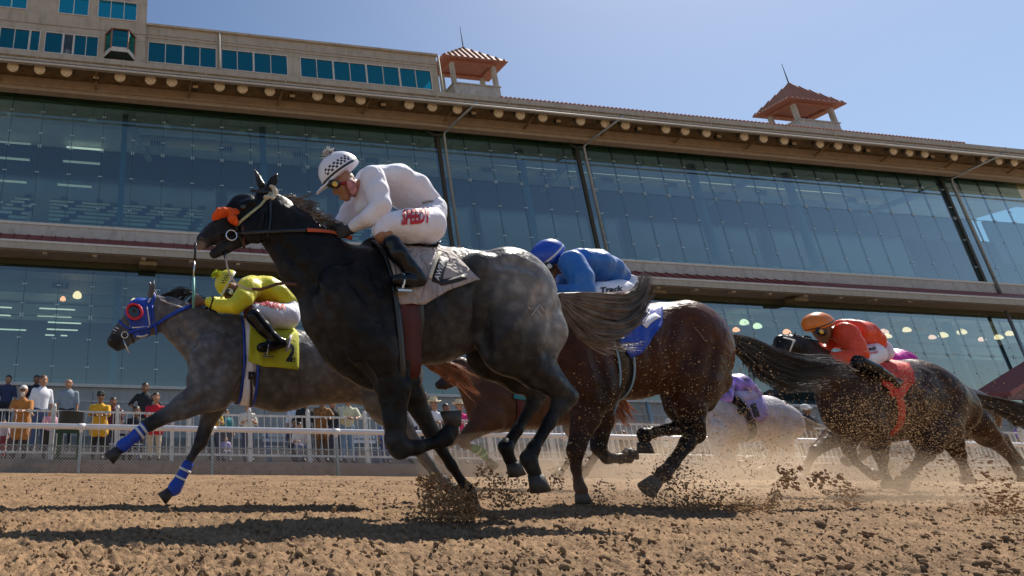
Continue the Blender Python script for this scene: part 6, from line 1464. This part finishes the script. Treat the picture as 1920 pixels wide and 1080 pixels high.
text_on('helmet_lettering', 'MR', bvh(sdf_part('helmet_shell', [([(1030, 479, 25.5, .86, 0)], .01)], Y3, .006, hmb, Jb)), 1002, 476, 1013, 474, -1, -7, wht_p, Jb, Y3, .03, .012)
text_on('leg_print', 'Track', jbb, 1124, 549, 1167, 545, 1, -9, blk_p, Jb, Y3, .04); text_on('leg_print', 'MACHINE', jbb, 1130, 556, 1171, 552, 1, -5, red_p, Jb, Y3, .03)
hand(Jb, P(1036, 545, Y3-.08), (-1, 0, -.1), (0, -.2, 1), (0, 1, 0), mat('black_glove', (.02, .02, .022), .6), 'glove')
# ---- orange red jockey
J = dict(x=1650, y=700,
 head=[([(1540, 618, 16, .85, 0), (1541, 625, 13.5, .85, 0)], .02), ([(1545, 632, 9, .9, 0), (1546, 639, 6.5, .9, 0)], .012), ([(1535, 630, 3.4, .8, 0), (1533, 634, 3, .8, 0)], .006), ([(1552, 626, 9, .95, 0), (1572, 622, 12, 1., 0)], .03)],
 torso=[([(1582, 626, 24, 1.3, 0), (1600, 630, 25, 1.25, 0), (1616, 640, 23, 1.2, 0), (1626, 648, 17, 1.3, 0)], .04)],
 arms=[([(1586, 626, 18, .9, -.16), (1600, 648, 15.5, .9, -.21), (1608, 662, 14, .9, -.23)], .03), ([(1608, 664, 14, .9, -.23), (1585, 671, 11, .9, -.17), (1562, 670, 8, .9, -.10)], .012), ([(1574, 624, 16, .9, .16), (1552, 640, 12, .9, .2), (1546, 658, 8, .9, .08)], .03)],
 legs=[([(1634, 662, 20, 1.35, 0), (1634, 654, 16, 1.5, 0)], .04), ([(1634, 664, 19, .95, -.10), (1612, 676, 17, .95, -.16), (1602, 680, 14, .95, -.18)], .03), ([(1634, 664, 19, .95, .10), (1605, 678, 14, .95, .18)], .03)],
 boots=[([(1610, 680, 11, .9, -0.270), (1640, 694, 10, .9, -0.290), (1662, 706, 8, .9, -0.290)], .015), ([(1668, 710, 7, .9, -0.290), (1676, 722, 6, .9, -0.290), (1684, 716, 5.5, .9, -0.290)], .012), ([(1608, 680, 10, .9, 0.270), (1660, 706, 8, .9, 0.290), (1676, 716, 6, .9, 0.290)], .015)])
Jo, joj, job, jot = jockey(Y6, 'jockey in orange red silks and an orange helmet', J, skin_d, red_s, white_b, .0105)
hmo = helmet_mat('orange_helmet_cover', (.78, .20, .015), None, edge=(.03, .02, .02), edge_z=.004)
c, f, up, R = helmet(Jo, Y6, 1535, 609, 20, -18, 10, hmo, peak=False, cut=.2)
goggles(Jo, Y6, 1538, 622, 9.5, -.07, lens_y)
text_on('leg_print', 'Track', job, 1618, 660, 1643, 656, 0, -7, blk_p, Jo, Y6, .04, .01); text_on('leg_print', 'MACHINE', job, 1619, 667, 1645, 662, 0, -4, red_p, Jo, Y6, .03, .01)
hand(Jo, P(1554, 669, Y6-.09), (-1, 0, -.1), (0, -.2, 1), (0, 1, 0), skin_d)
# ---- purple jockey
J = dict(x=1400, y=740,
 head=[([(1345, 712, 12, .85, 0), (1343, 719, 9, .9, 0)], .03)],
 torso=[([(1366, 722, 17, 1.3, 0), (1382, 722, 18, 1.25, 0), (1398, 730, 15, 1.2, 0)], .05)],
 arms=[([(1364, 722, 11, .9, -.15), (1362, 744, 9.5, .9, -.2), (1345, 748, 7, .9, -.1)], .03), ([(1362, 722, 11, .9, .15), (1345, 748, 7, .9, .1)], .03)],
 legs=[([(1404, 740, 14, 1.4, 0)], .04), ([(1404, 744, 13, .95, -.1), (1380, 746, 11, .95, -.16)], .03), ([(1404, 744, 13, .95, .1), (1380, 746, 11, .95, .16)], .03)],
 boots=[([(1382, 752, 7, .9, -0.280), (1398, 768, 5.5, .9, -0.290), (1388, 772, 4.5, 1, -0.290)], .02), ([(1382, 752, 7, .9, 0.280), (1398, 768, 5.5, .9, 0.290)], .02)])
Jp, jpj, jpb, _ = jockey(Y5, 'jockey in purple and white silks with a purple cap, crouched on the white horse', J, skin_b, mat('purple_and_white_silk', (.34, .22, .62), .45, var=.9, vscale=9), mat('lilac_breeches', (.55, .48, .66), .7), .016)
c, f, up, R = helmet(Jp, Y5, 1343, 708, 13.5, -12, 8, helmet_mat('purple_helmet_cover', (.16, .09, .42)), peak=False, cut=.2)
# ---- magenta jockey
J = dict(x=1720, y=720,
 head=[([(1630, 690, 13, .85, 0), (1628, 698, 10, .9, 0)], .03)],
 torso=[([(1652, 684, 21, 1.3, 0), (1672, 683, 24, 1.25, 0), (1694, 692, 19, 1.2, 0)], .05)],
 arms=[([(1650, 686, 13, .9, -.15), (1640, 708, 11, .9, -.2), (1618, 712, 8, .9, -.1)], .03), ([(1650, 686, 13, .9, .15), (1618, 712, 8, .9, .1)], .03)],
 legs=[([(1700, 706, 16, 1.4, 0)], .04), ([(1700, 708, 15, .95, -.1), (1672, 714, 12, .95, -.16)], .03), ([(1700, 708, 15, .95, .1), (1672, 714, 12, .95, .16)], .03)],
 boots=[([(1676, 722, 8, .9, -0.280), (1698, 742, 6.5, .9, -0.290), (1686, 748, 5, 1, -0.290)], .02), ([(1676, 722, 8, .9, 0.280), (1698, 742, 6.5, .9, 0.290)], .02)])
Jm, _, _, _ = jockey(Y7, 'jockey in bright magenta silks, only the back showing', J, skin_b, pink_s, white_b, .014)
c, f, up, R = helmet(Jm, Y7, 1628, 686, 15, -12, 8, helmet_mat('magenta_helmet_cover', (.5, .02, .3)), peak=False, cut=.2)
# ---- teal jockey on the chestnut (hidden behind the lead horse)
J = dict(x=990, y=690,
 head=[([(912, 650, 13, .85, 0), (910, 658, 10, .9, 0)], .03)],
 torso=[([(932, 650, 20, 1.3, 0), (952, 650, 22, 1.25, 0), (974, 662, 18, 1.2, 0)], .05)],
 arms=[([(930, 652, 13, .9, -.15), (926, 676, 11, .9, -.2), (905, 686, 8, .9, -.1)], .03), ([(930, 652, 13, .9, .15), (905, 686, 8, .9, .1)], .03)],
 legs=[([(982, 676, 16, 1.4, 0)], .04), ([(982, 680, 15, .95, -.1), (952, 684, 12, .95, -.16)], .03), ([(982, 680, 15, .95, .1), (952, 684, 12, .95, .16)], .03)],
 boots=[([(956, 692, 8, .9, -0.280), (978, 714, 6.5, .9, -0.290), (966, 720, 5, 1, -0.290)], .02), ([(956, 692, 8, .9, 0.280), (978, 714, 6.5, .9, 0.290)], .02)])
Jt, _, _, _ = jockey(Y4, 'jockey in teal silks on the chestnut horse, hidden behind the body of the lead grey', J, skin_b, mat('teal_silk', (.02, .25, .3), .45), white_b, .014)
c, f, up, R = helmet(Jt, Y4, 911, 646, 14, -12, 8, helmet_mat('teal_helmet_cover', (.02, .2, .28)), peak=False, cut=.2)
# =================================================================== spectators
shoe_m = mat('dark_shoe', (.03, .03, .03), .6)
_cl = {}
def clothm(col, var=.08, vs=10):
    k = tuple(round(c, 3) for c in col)+(var,)
    if k not in _cl: _cl[k] = mat('fabric_%d' % len(_cl), col, .85, var=var, vscale=vs, bump=.35, bscale=30)
    return _cl[k]
hair_k = mat('dark_head_hair', (.02, .015, .012), .5); hair_w = mat('white_head_hair', (.62, .60, .56), .6); hair_b = mat('brown_head_hair', (.10, .05, .03), .5)
straw = mat('straw_hat', (.72, .62, .42), .7, var=.1, vscale=20, bump=.4)
def spectator(px, py_head, Y, z0, label, shirt, pants, pose='stand', skin=skin_b, hair=hair_k, hat=None, hatm=None, long=0., sleeve='short', turn=0., H=None, beard=None, group='spectators behind the railing', vox=.02, shades=False, build=1.12):
    top = P(px, py_head, Y); x = top[0]
    H = H or (top[2]-z0); k = H/1.75
    if pose in ('sit',): H = (top[2]-z0)/.76; k = H/1.75
    root = thing('person', label, 'person', (x, Y, z0), group)
    ca, sa = math.cos(turn), math.sin(turn)
    def w(p):
        X, Yy, Z = p[0]*k, p[1]*k, p[2]*k
        return np.array([x+X*ca-Yy*sa, Y+X*sa+Yy*ca, z0+Z])
    lean = {'lean': .22, 'hips': 0., 'stand': 0., 'sit': .05, 'arms': .02}[pose]
    hipz = .93 if pose != 'sit' else .47
    dz = hipz-.93
    ch = (0, -lean*.6, 1.30+dz-(.05 if pose == 'lean' else 0)); nk = (0, -lean, 1.47+dz-(.05 if pose == 'lean' else 0)); hd_ = (0, -lean-.03, 1.625+dz-(.05 if pose == 'lean' else 0)+(0.05 if pose == 'lean' else 0))
    hip = (0, 0.0, hipz); b = build
    sh = [(s*.165*b, -lean*.9, 1.385+dz-(.05 if pose == 'lean' else 0)) for s in (-1, 1)]
    if pose == 'lean': el = [(s*.24, -.36, 1.14) for s in (-1, 1)]; wr = [(s*.07, -.52, 1.10) for s in (-1, 1)]
    elif pose == 'hips': el = [(s*.40, .04, 1.17) for s in (-1, 1)]; wr = [(s*.20, -.06, 1.0) for s in (-1, 1)]
    elif pose == 'arms': el = [(s*.24, -.10, 1.14) for s in (-1, 1)]; wr = [(s*.07, -.32, 1.22) for s in (-1, 1)]
    elif pose == 'sit': el = [(s*.25, -.08, 1.12+dz) for s in (-1, 1)]; wr = [(s*.14, -.32, .66) for s in (-1, 1)]
    else: el = [(s*.25, .01, 1.13+dz) for s in (-1, 1)]; wr = [(s*.26, -.08, .88+dz) for s in (-1, 1)]
    if pose == 'sit': kn = [(s*.12, -.45, .50) for s in (-1, 1)]; an = [(s*.12, -.42, .10) for s in (-1, 1)]
    else: kn = [(s*.11, -.01, .50) for s in (-1, 1)]; an = [(s*.12, .02, .09) for s in (-1, 1)]
    T = []
    T += [('t', hip, ch, .135*b, .150*b, .72)]; T += [('t', ch, (0, nk[1]*.95, nk[2]-.06), .150*b, .10, .7), ('t', (-.07*b, ch[1], ch[2]), (.07*b, ch[1], ch[2]), .108, .108, .95)]
    def S(parts, name, m, infl=0., vx=vox):
        if not parts: return
        pts = np.array([w(q) for p_ in parts for q in (p_[1], p_[2])]); rr = max(max(p_[3], p_[4]) for p_ in parts)*k+.05+infl
        s = Sdf(pts.min(0)-rr, pts.max(0)+rr, vx)
        for p_ in parts: s.cone(w(p_[1]), w(p_[2]), p_[3]*k, p_[4]*k, p_[5] if len(p_) > 5 else 1., .05, n=(-sa, ca, 0), inflate=infl)
        v, q = s.mesh(); return fast_mesh(name, v, q, m, root)
    arms_u = [('a', sh[i], el[i], .058, .046) for i in (0, 1)]; arms_l = [('a', el[i], wr[i], .043, .030) for i in (0, 1)]
    hands = [('a', wr[i], (wr[i][0]*.8, wr[i][1]-.06, wr[i][2]-(.02 if pose != 'stand' else .07)), .032, .026) for i in (0, 1)]
    legs = [('l', (s_*.09, 0, hipz-.02), kn[i], .095*b, .062) for i, s_ in enumerate((-1, 1))]+[('l', kn[i], an[i], .06, .042) for i in (0, 1)]
    head = [('h', nk, (0, hd_[1]+.01, hd_[2]-.06), .055, .055), ('h', (0, hd_[1]+.01, hd_[2]+.02), (0, hd_[1], hd_[2]-.03), .098, .085, 1.12), ('h', (0, hd_[1]-.05, hd_[2]-.085), (0, hd_[1]-.03, hd_[2]-.06), .04, .055), ('h', (0, hd_[1]-.105, hd_[2]-.02), (0, hd_[1]-.11, hd_[2]-.035), .012, .016), ('h', (-.085, hd_[1], hd_[2]-.02), (-.09, hd_[1]+.01, hd_[2]-.0), .018, .02), ('h', (.085, hd_[1], hd_[2]-.02), (.09, hd_[1]+.01, hd_[2]-.0), .018, .02)]
    S(T+arms_u+arms_l+hands+legs+head, 'body', skin, -.004, .019)
    tor = list(T)+[('t', (sh[0][0]*.75, sh[0][1], sh[0][2]-.015), (sh[1][0]*.75, sh[1][1], sh[1][2]-.015), .05, .05)]
    if long: tor += [('t', (q*.075*b, 0, hipz), (q*.085*b, -.01, hipz-.10-long), .09*b, .10*b, 1.3) for q in (-1, 1)]
    S(tor+arms_u+(arms_l if sleeve == 'long' else []), 'shirt', clothm(shirt) if isinstance(shirt, tuple) else shirt, .014)
    S([('t', hip, (0, 0, hipz-.06), .135*b, .135*b, .74)]+legs, 'trousers', clothm(pants), .013)
    for i in (0, 1): S([('f', an[i], (an[i][0], an[i][1]-.13, .04), .045, .038)], 'shoe', shoe_m, .004)
    hc = (0, hd_[1]+.012, hd_[2]+.035)
    if hair is not None and hat != 'cap': S([('h', (0, hd_[1]+.022, hd_[2]+.040), (0, hd_[1]+.045, hd_[2]-.02), .099, .085, 1.08)], 'hair', hair, -.0, .013)
    if beard is not None: S([('h', (0, hd_[1]-.055, hd_[2]-.085), (0, hd_[1]-.045, hd_[2]-.12), .055, .04)], 'beard', beard, 0, .013)
    if hat == 'cap':
        S([('h', (0, hd_[1]+.01, hd_[2]+.055), (0, hd_[1]+.01, hd_[2]+.04), .108, .108)], 'cap', hatm, 0, .014)
        S([('h', (0, hd_[1]-.09, hd_[2]+.045), (0, hd_[1]-.15, hd_[2]+.035), .022, .02)]+[('h', (-.05, hd_[1]-.10, hd_[2]+.043), (.05, hd_[1]-.10, hd_[2]+.043), .02, .02)], 'cap_peak', hatm, -.004, .01)
    if hat == 'brim':
        m = MB(); n = 28; c0 = w((0, hd_[1], hd_[2]+.055))
        for (r, z) in ((.095, .15), (.105, .08), (.108, .0), (.2, .0), (.205, .006), (.108, .012)):
            for q in range(n):
                a = 2*math.pi*q/n; up_ = .05*abs(math.cos(a))**2 if r > .15 else 0
                m.v.append((c0[0]+r*k*math.cos(a), c0[1]+r*k*1.05*math.sin(a), c0[2]+(z+up_)*k))
        for i in range(5):
            for q in range(n): m.f.append((i*n+q, i*n+(q+1) % n, (i+1)*n+(q+1) % n, (i+1)*n+q))
        m.f.append(tuple(range(n))); m.build('hat', hatm, root, True)
    if shades:
        m = MB(); c0 = w((0, hd_[1]-.098, hd_[2]+.0)); m.box(c0[0]-.062*k, c0[0]+.062*k, c0[1]-.012, c0[1]+.01, c0[2]-.018*k, c0[2]+.018*k); m.build('sunglasses', gog_m, root)
    return root
K = .28
spectator(48, 725, 16.0, K, 'white bearded man in sunglasses and a long rust orange shirt leaning on the railing', (.42, .17, .04), (.05, .04, .04), 'lean', hair=hair_w, beard=hair_w, long=.26, shades=True, build=1.25)
spectator(190, 736, 16.0, K, 'man in a golden yellow t-shirt and black cap leaning on the railing', (.68, .36, .02), (.02, .02, .02), 'lean', skin=skin_d, hat='cap', hatm=clothm((.02, .02, .02)), long=.12, build=1.3)
spectator(292, 738, 16.0, K, 'smiling man in a red polo shirt and khaki trousers at the railing', (.50, .012, .03), (.50, .42, .30), 'lean', long=.06, build=1.25)
spectator(82, 704, 20.4, .48, 'man in a white t-shirt and jeans standing on the terrace', (.72, .72, .78), (.05, .08, .16), 'stand', hair=hair_b, turn=.5, group='spectators on the terrace')
spectator(130, 711, 21.5, .68, 'bald man in a grey blue t-shirt and black trousers on the terrace', (.22, .27, .33), (.015, .015, .018), 'stand', hair=None, build=1.25, group='spectators on the terrace')
spectator(273, 718, 21.0, .68, 'man in a black shirt with his hands on his hips on the terrace', (.015, .017, .022), (.015, .015, .02), 'hips', skin=skin_d, build=1.25, group='spectators on the terrace')
spectator(213, 745, 17.6, K, 'young person in a dark maroon shirt behind the man in yellow', (.09, .02, .03), (.04, .04, .05), 'stand', skin=skin_d)
spectator(227, 766, 18.6, K, 'woman in dark clothes seated on a bench left of the woman in black', (.05, .05, .07), (.03, .03, .05), 'sit', skin=skin_d)
spectator(256, 759, 18.2, K, 'woman in black seated below the man with hands on hips', (.02, .02, .025), (.02, .02, .03), 'sit', skin=skin_d)
spectator(96, 766, 16.2, K, 'girl in a pink shirt just left of the dark tub', (.68, .36, .48), (.03, .03, .03), 'arms', hair=hair_b)
spectator(8, 786, 16.3, K, 'small child in a pale shirt at the left edge of the photo', (.6, .5, .55), (.25, .05, .06), 'stand')
spectator(22, 790, 16.7, K, 'child in a grey lilac shirt beside the child at the left edge', (.45, .42, .52), (.1, .08, .1), 'stand')
spectator(17, 704, 27., 1.28, 'dark haired person in navy at far left under the lower glass', (.03, .04, .10), (.02, .02, .03), 'stand', group='spectators on the terrace')
spectator(70, 704, 27., 1.28, 'dark haired man in black left of the man in white t-shirt', (.02, .02, .03), (.02, .02, .03), 'stand', group='spectators on the terrace', skin=skin_d)
spectator(402, 757, 16.0, K, 'person in a mustard yellow shirt behind the straight foreleg of the grey horse', (.55, .36, .05), (.05, .06, .1), 'arms')
spectator(464, 757, 16.0, K, 'person in a cream striped shirt raising hands to the face under the yellow saddlecloth', (.62, .60, .52), (.05, .06, .12), 'arms', hair=hair_b)
spectator(424, 768, 17.4, K, 'person in teal behind the stroller child', (.05, .25, .27), (.1, .1, .12), 'stand')
spectator(423, 818, 16.2, K, 'toddler in a lilac top sitting low behind the railing', (.4, .36, .6), (.3, .3, .4), 'sit', hair=hair_b, vox=.014)
spectator(553, 752, 18.0, K, 'person in a white shirt seen under the belly of the grey horse', (.66, .68, .74), (.05, .08, .16), 'stand')
spectator(570, 748, 17.2, K, 'person in black left of the man in the patterned brown shirt', (.015, .015, .018), (.02, .02, .02), 'stand', skin=skin_d)
spectator(598, 742, 16.0, K, 'man in a brown and gold patterned shirt leaning on the railing', mat('brown_patterned_fabric', (.22, .10, .03), .8, var=.9, vscale=22), (.12, .07, .04), 'lean', skin=skin_d, long=.15)
spectator(622, 748, 16.9, K, 'young man in a black t-shirt between the brown and beige shirts', (.02, .02, .025), (.05, .05, .08), 'stand')
spectator(645, 741, 16.0, K, 'man in a pale green beige shirt and light jeans leaning on the railing', (.55, .54, .38), (.16, .26, .40), 'lean', build=1.3)
spectator(560, 790, 16.4, K, 'person in a white top seated low behind the railing', (.68, .66, .66), (.2, .2, .3), 'sit')
spectator(551, 782, 17.3, K, 'dark haired person in navy seated on the bench behind the white top', (.04, .05, .10), (.03, .03, .05), 'sit', skin=skin_d)
spectator(793, 735, 19.6, .48, 'man in black standing behind the man in the cowboy hat', (.015, .015, .02), (.02, .02, .03), 'stand', skin=skin_d, group='spectators on the terrace')
spectator(804, 751, 16.0, K, 'man in a cream cowboy hat and white shirt leaning on the railing', (.68, .70, .78), (.1, .14, .25), 'lean', hat='brim', hatm=straw)
spectator(835, 757, 17.6, K, 'dark haired person in grey behind the raised hoof of the lead horse', (.1, .1, .12), (.03, .03, .05), 'stand', skin=skin_d)
spectator(852, 755, 16.1, K, 'woman in a bright pink top and pale hat leaning on the railing', (.72, .03, .22), (.1, .1, .15), 'lean', hat='brim', hatm=straw, hair=hair_b)
spectator(766, 746, 18.4, K, 'person in white partly hidden behind the foreleg of the lead horse', (.68, .68, .72), (.06, .06, .1), 'stand')
spectator(718, 790, 16.6, K, 'child in a blue shirt behind the lead horse foreleg', (.10, .16, .42), (.05, .08, .2), 'stand')
spectator(1507, 760, 18.0, K, 'person in black wearing a white cap behind the white horse tail', (.03, .03, .04), (.03, .03, .04), 'stand', skin=skin_d, hat='cap', hatm=clothm((.7, .7, .7)))
spectator(1466, 752, 19.0, K, 'dark haired person in dark clothes left of the person in the white cap', (.06, .04, .05), (.03, .03, .04), 'stand', skin=skin_d)
spectator(1138, 800, 16.3, K, 'child in a blue shirt behind the railing under the bay horse', (.10, .20, .38), (.04, .05, .1), 'stand')
spectator(1250, 818, 16.4, K, 'child in a pale shirt behind the railing under the bay horse', (.6, .62, .6), (.2, .2, .25), 'stand')
spectator(1165, 806, 16.8, K, 'person in a black top seated behind the railing under the bay horse', (.03, .03, .03), (.03, .03, .04), 'sit', skin=skin_d)
spectator(1905, 788, 16.4, K, 'person in a violet blue top at the right edge of the photo', (.16, .13, .42), (.05, .05, .1), 'stand')
# people in the tower windows
spectator(128, 75, 35.3, Zl(112, 35.3), 'person in a white shirt leaning out of the open tower window', (.75, .75, .82), (.1, .1, .12), 'arms', group='people in the tower windows', H=1.7, vox=.03)
spectator(214, 90, 35.2, Zl(122, 35.2), 'person seated behind the tower bay window with the red surround', (.3, .22, .26), (.1, .1, .12), 'arms', group='people in the tower windows', H=1.5, vox=.03)

# =================================================================== flying dirt
clod_m = bpy.data.materials.new('flying_dirt'); clod_m.use_nodes = True; dirt_nodes(clod_m, (.40, .24, .12), (.20, .11, .06))
rs = np.random.default_rng(21)
grit_m = bpy.data.materials.new('sunlit_grit'); grit_m.use_nodes = True; dirt_nodes(grit_m, (.62, .42, .22), (.42, .27, .14))
def spray(name, pts, n, smin, smax, iv=None, power=2.5):
    """pts: list of (px, py, Y, radius px) blobs"""
    pos = []; 
    w = np.array([p[3] for p in pts], float)**1.5; w /= w.sum()
    for i in rs.choice(len(pts), n, p=w):
        x, y, Y, r = pts[i]; a = rs.uniform(0, 2*math.pi); q = r*rs.random()**.6
        pos.append(P(x+q*math.cos(a), y+q*math.sin(a), Y+rs.normal(0, .12)))
    pos = np.array(pos); pos[:, 2] = np.maximum(pos[:, 2], .01)
    sz = smin+(smax-smin)*rs.random(n)**power
    V, F = lumps(pos, sz, rs, iv, .3 if iv is None else .18)
    return tag(fast_mesh(name, V, F, grit_m if name == 'flying_grit' else clod_m, smooth=False), kind='stuff')
spray('kicked_up_dirt', [(805, 905, 3.15, 14), (800, 920, 3.1, 22), (825, 915, 3.05, 30), (835, 940, 3.0, 38), (860, 950, 3.0, 34), (875, 930, 3.05, 28), (810, 950, 3.0, 26), (790, 900, 3.2, 12), (850, 965, 2.95, 40), (875, 965, 2.95, 30)], 2600, .002, .011, None, 3.5)
spray('kicked_up_dirt', [(920, 900, 3.6, 28), (950, 915, 3.6, 32), (985, 925, 3.6, 26), (905, 885, 3.6, 18), (940, 930, 3.6, 36), (1080, 860, 4.0, 26), (1040, 900, 3.9, 24), (1130, 930, 3.9, 30)], 1300, .002, .010, None, 3.)
spray('kicked_up_dirt', [(1280, 915, 3.9, 40), (1320, 935, 3.7, 46), (1370, 950, 3.6, 46), (1250, 890, 4.0, 30), (1240, 930, 3.8, 36), (1400, 965, 3.5, 36), (1300, 965, 3.5, 40)], 2200, .002, .010, None, 3.)
spray('kicked_up_dirt', [(1462, 880, 3.6, 8), (1470, 895, 3.6, 13), (1463, 912, 3.6, 15), (1478, 905, 3.6, 14), (1452, 930, 3.6, 14), (1446, 945, 3.55, 14), (1484, 890, 3.6, 12), (1440, 960, 3.5, 14), (1492, 912, 3.6, 9), (1500, 880, 3.6, 6), (1430, 975, 3.5, 14)], 620, .002, .011, None, 2.2)
spray('kicked_up_dirt', [(1545, 905, 3.9, 24), (1575, 910, 3.9, 22), (1530, 900, 3.9, 16), (1600, 935, 3.9, 26)], 260, .004, .015)
spray('kicked_up_dirt', [(1880, 930, 3.4, 60), (1850, 900, 3.6, 50), (1900, 960, 3.2, 50), (1800, 900, 4., 60), (1700, 900, 4.4, 60)], 900, .003, .012)
spray('flying_grit', [(1200, 780, 3.6, 150), (1350, 800, 3.7, 150), (1500, 820, 4.2, 140), (1650, 780, 4.8, 150), (1800, 800, 5, 150), (1330, 690, 3.8, 110), (1700, 720, 5, 110), (1600, 880, 4.2, 120), (1400, 880, 4, 120), (1260, 880, 3.8, 100), (1860, 860, 4.6, 110)], 12000, .0014, .0055, None, 3.)
spray('flying_grit', [(1500, 640, 4.2, 170), (1700, 560, 4.6, 170), (1850, 480, 4.6, 150), (1300, 560, 3.8, 130), (1850, 640, 5, 150), (1640, 420, 4.5, 140)], 1500, .001, .003, None, 3.)
spray('flying_grit', [(1650, 860, 5.2, 80), (1740, 840, 5.2, 90), (1680, 780, 5.2, 80), (1350, 830, 7, 70), (1440, 830, 7, 60), (1600, 800, 5.2, 60)], 9000, .002, .0065, None, 2.5)
# =================================================================== dust
def cloud(name, x0, x1, y0, y1, zt, dens, seed):
    n = 10; V = []; F = []
    bm = bmesh.new(); bmesh.ops.create_icosphere(bm, subdivisions=3, radius=1)
    c = Vector(((x0+x1)/2, (y0+y1)/2, zt*.35)); 
    for v in bm.verts:
        q = mnoise.noise(v.co*1.3+Vector((seed, 0, 0)))*.25+1
        v.co = Vector((c.x+v.co.x*(x1-x0)/2*q, c.y+v.co.y*(y1-y0)/2*q, max(.02, c.z+v.co.z*zt*.65*q)))
    me = bpy.data.meshes.new(name); bm.to_mesh(me); bm.free()
    m = bpy.data.materials.new(name); m.use_nodes = True; n_, l = m.node_tree.nodes, m.node_tree.links; n_.clear()
    o = n_.new('ShaderNodeOutputMaterial'); pv_ = n_.new('ShaderNodeVolumePrincipled'); pv_.inputs['Color'].default_value = (.88, .70, .52, 1); pv_.inputs['Anisotropy'].default_value = .35
    tc = n_.new('ShaderNodeTexCoord'); nz = n_.new('ShaderNodeTexNoise'); nz.inputs['Scale'].default_value = 1.6; nz.inputs['Detail'].default_value = 4
    l.new(tc.outputs['Object'], nz.inputs[0]); mr = n_.new('ShaderNodeMapRange'); mr.inputs['From Min'].default_value = .38; mr.inputs['From Max'].default_value = .75; mr.inputs['To Max'].default_value = dens
    sp = n_.new('ShaderNodeSeparateXYZ'); l.new(tc.outputs['Object'], sp.inputs[0])
    r2 = n_.new('ShaderNodeMapRange'); r2.inputs['From Min'].default_value = zt; r2.inputs['From Max'].default_value = .1; l.new(sp.outputs[2], r2.inputs[0])
    mu = n_.new('ShaderNodeMath'); mu.operation = 'MULTIPLY'; l.new(nz.outputs[0], mr.inputs[0]); l.new(mr.outputs[0], mu.inputs[0]); l.new(r2.outputs[0], mu.inputs[1]); l.new(mu.outputs[0], pv_.inputs['Density'])
    l.new(pv_.outputs[0], o.inputs['Volume']); me.materials.append(m)
    ob = bpy.data.objects.new(name, me); C.objects.link(ob); tag(ob, kind='stuff'); return ob
cloud('dust_cloud', 2.4, 7.5, 3.3, 4.6, .45, .6, 9)
cloud('dust_cloud', 3.0, 9.5, 4.3, 7.4, .8, .5, 1)
cloud('dust_cloud', 6.5, 19., 6.4, 10.5, 1.05, .24, 5)
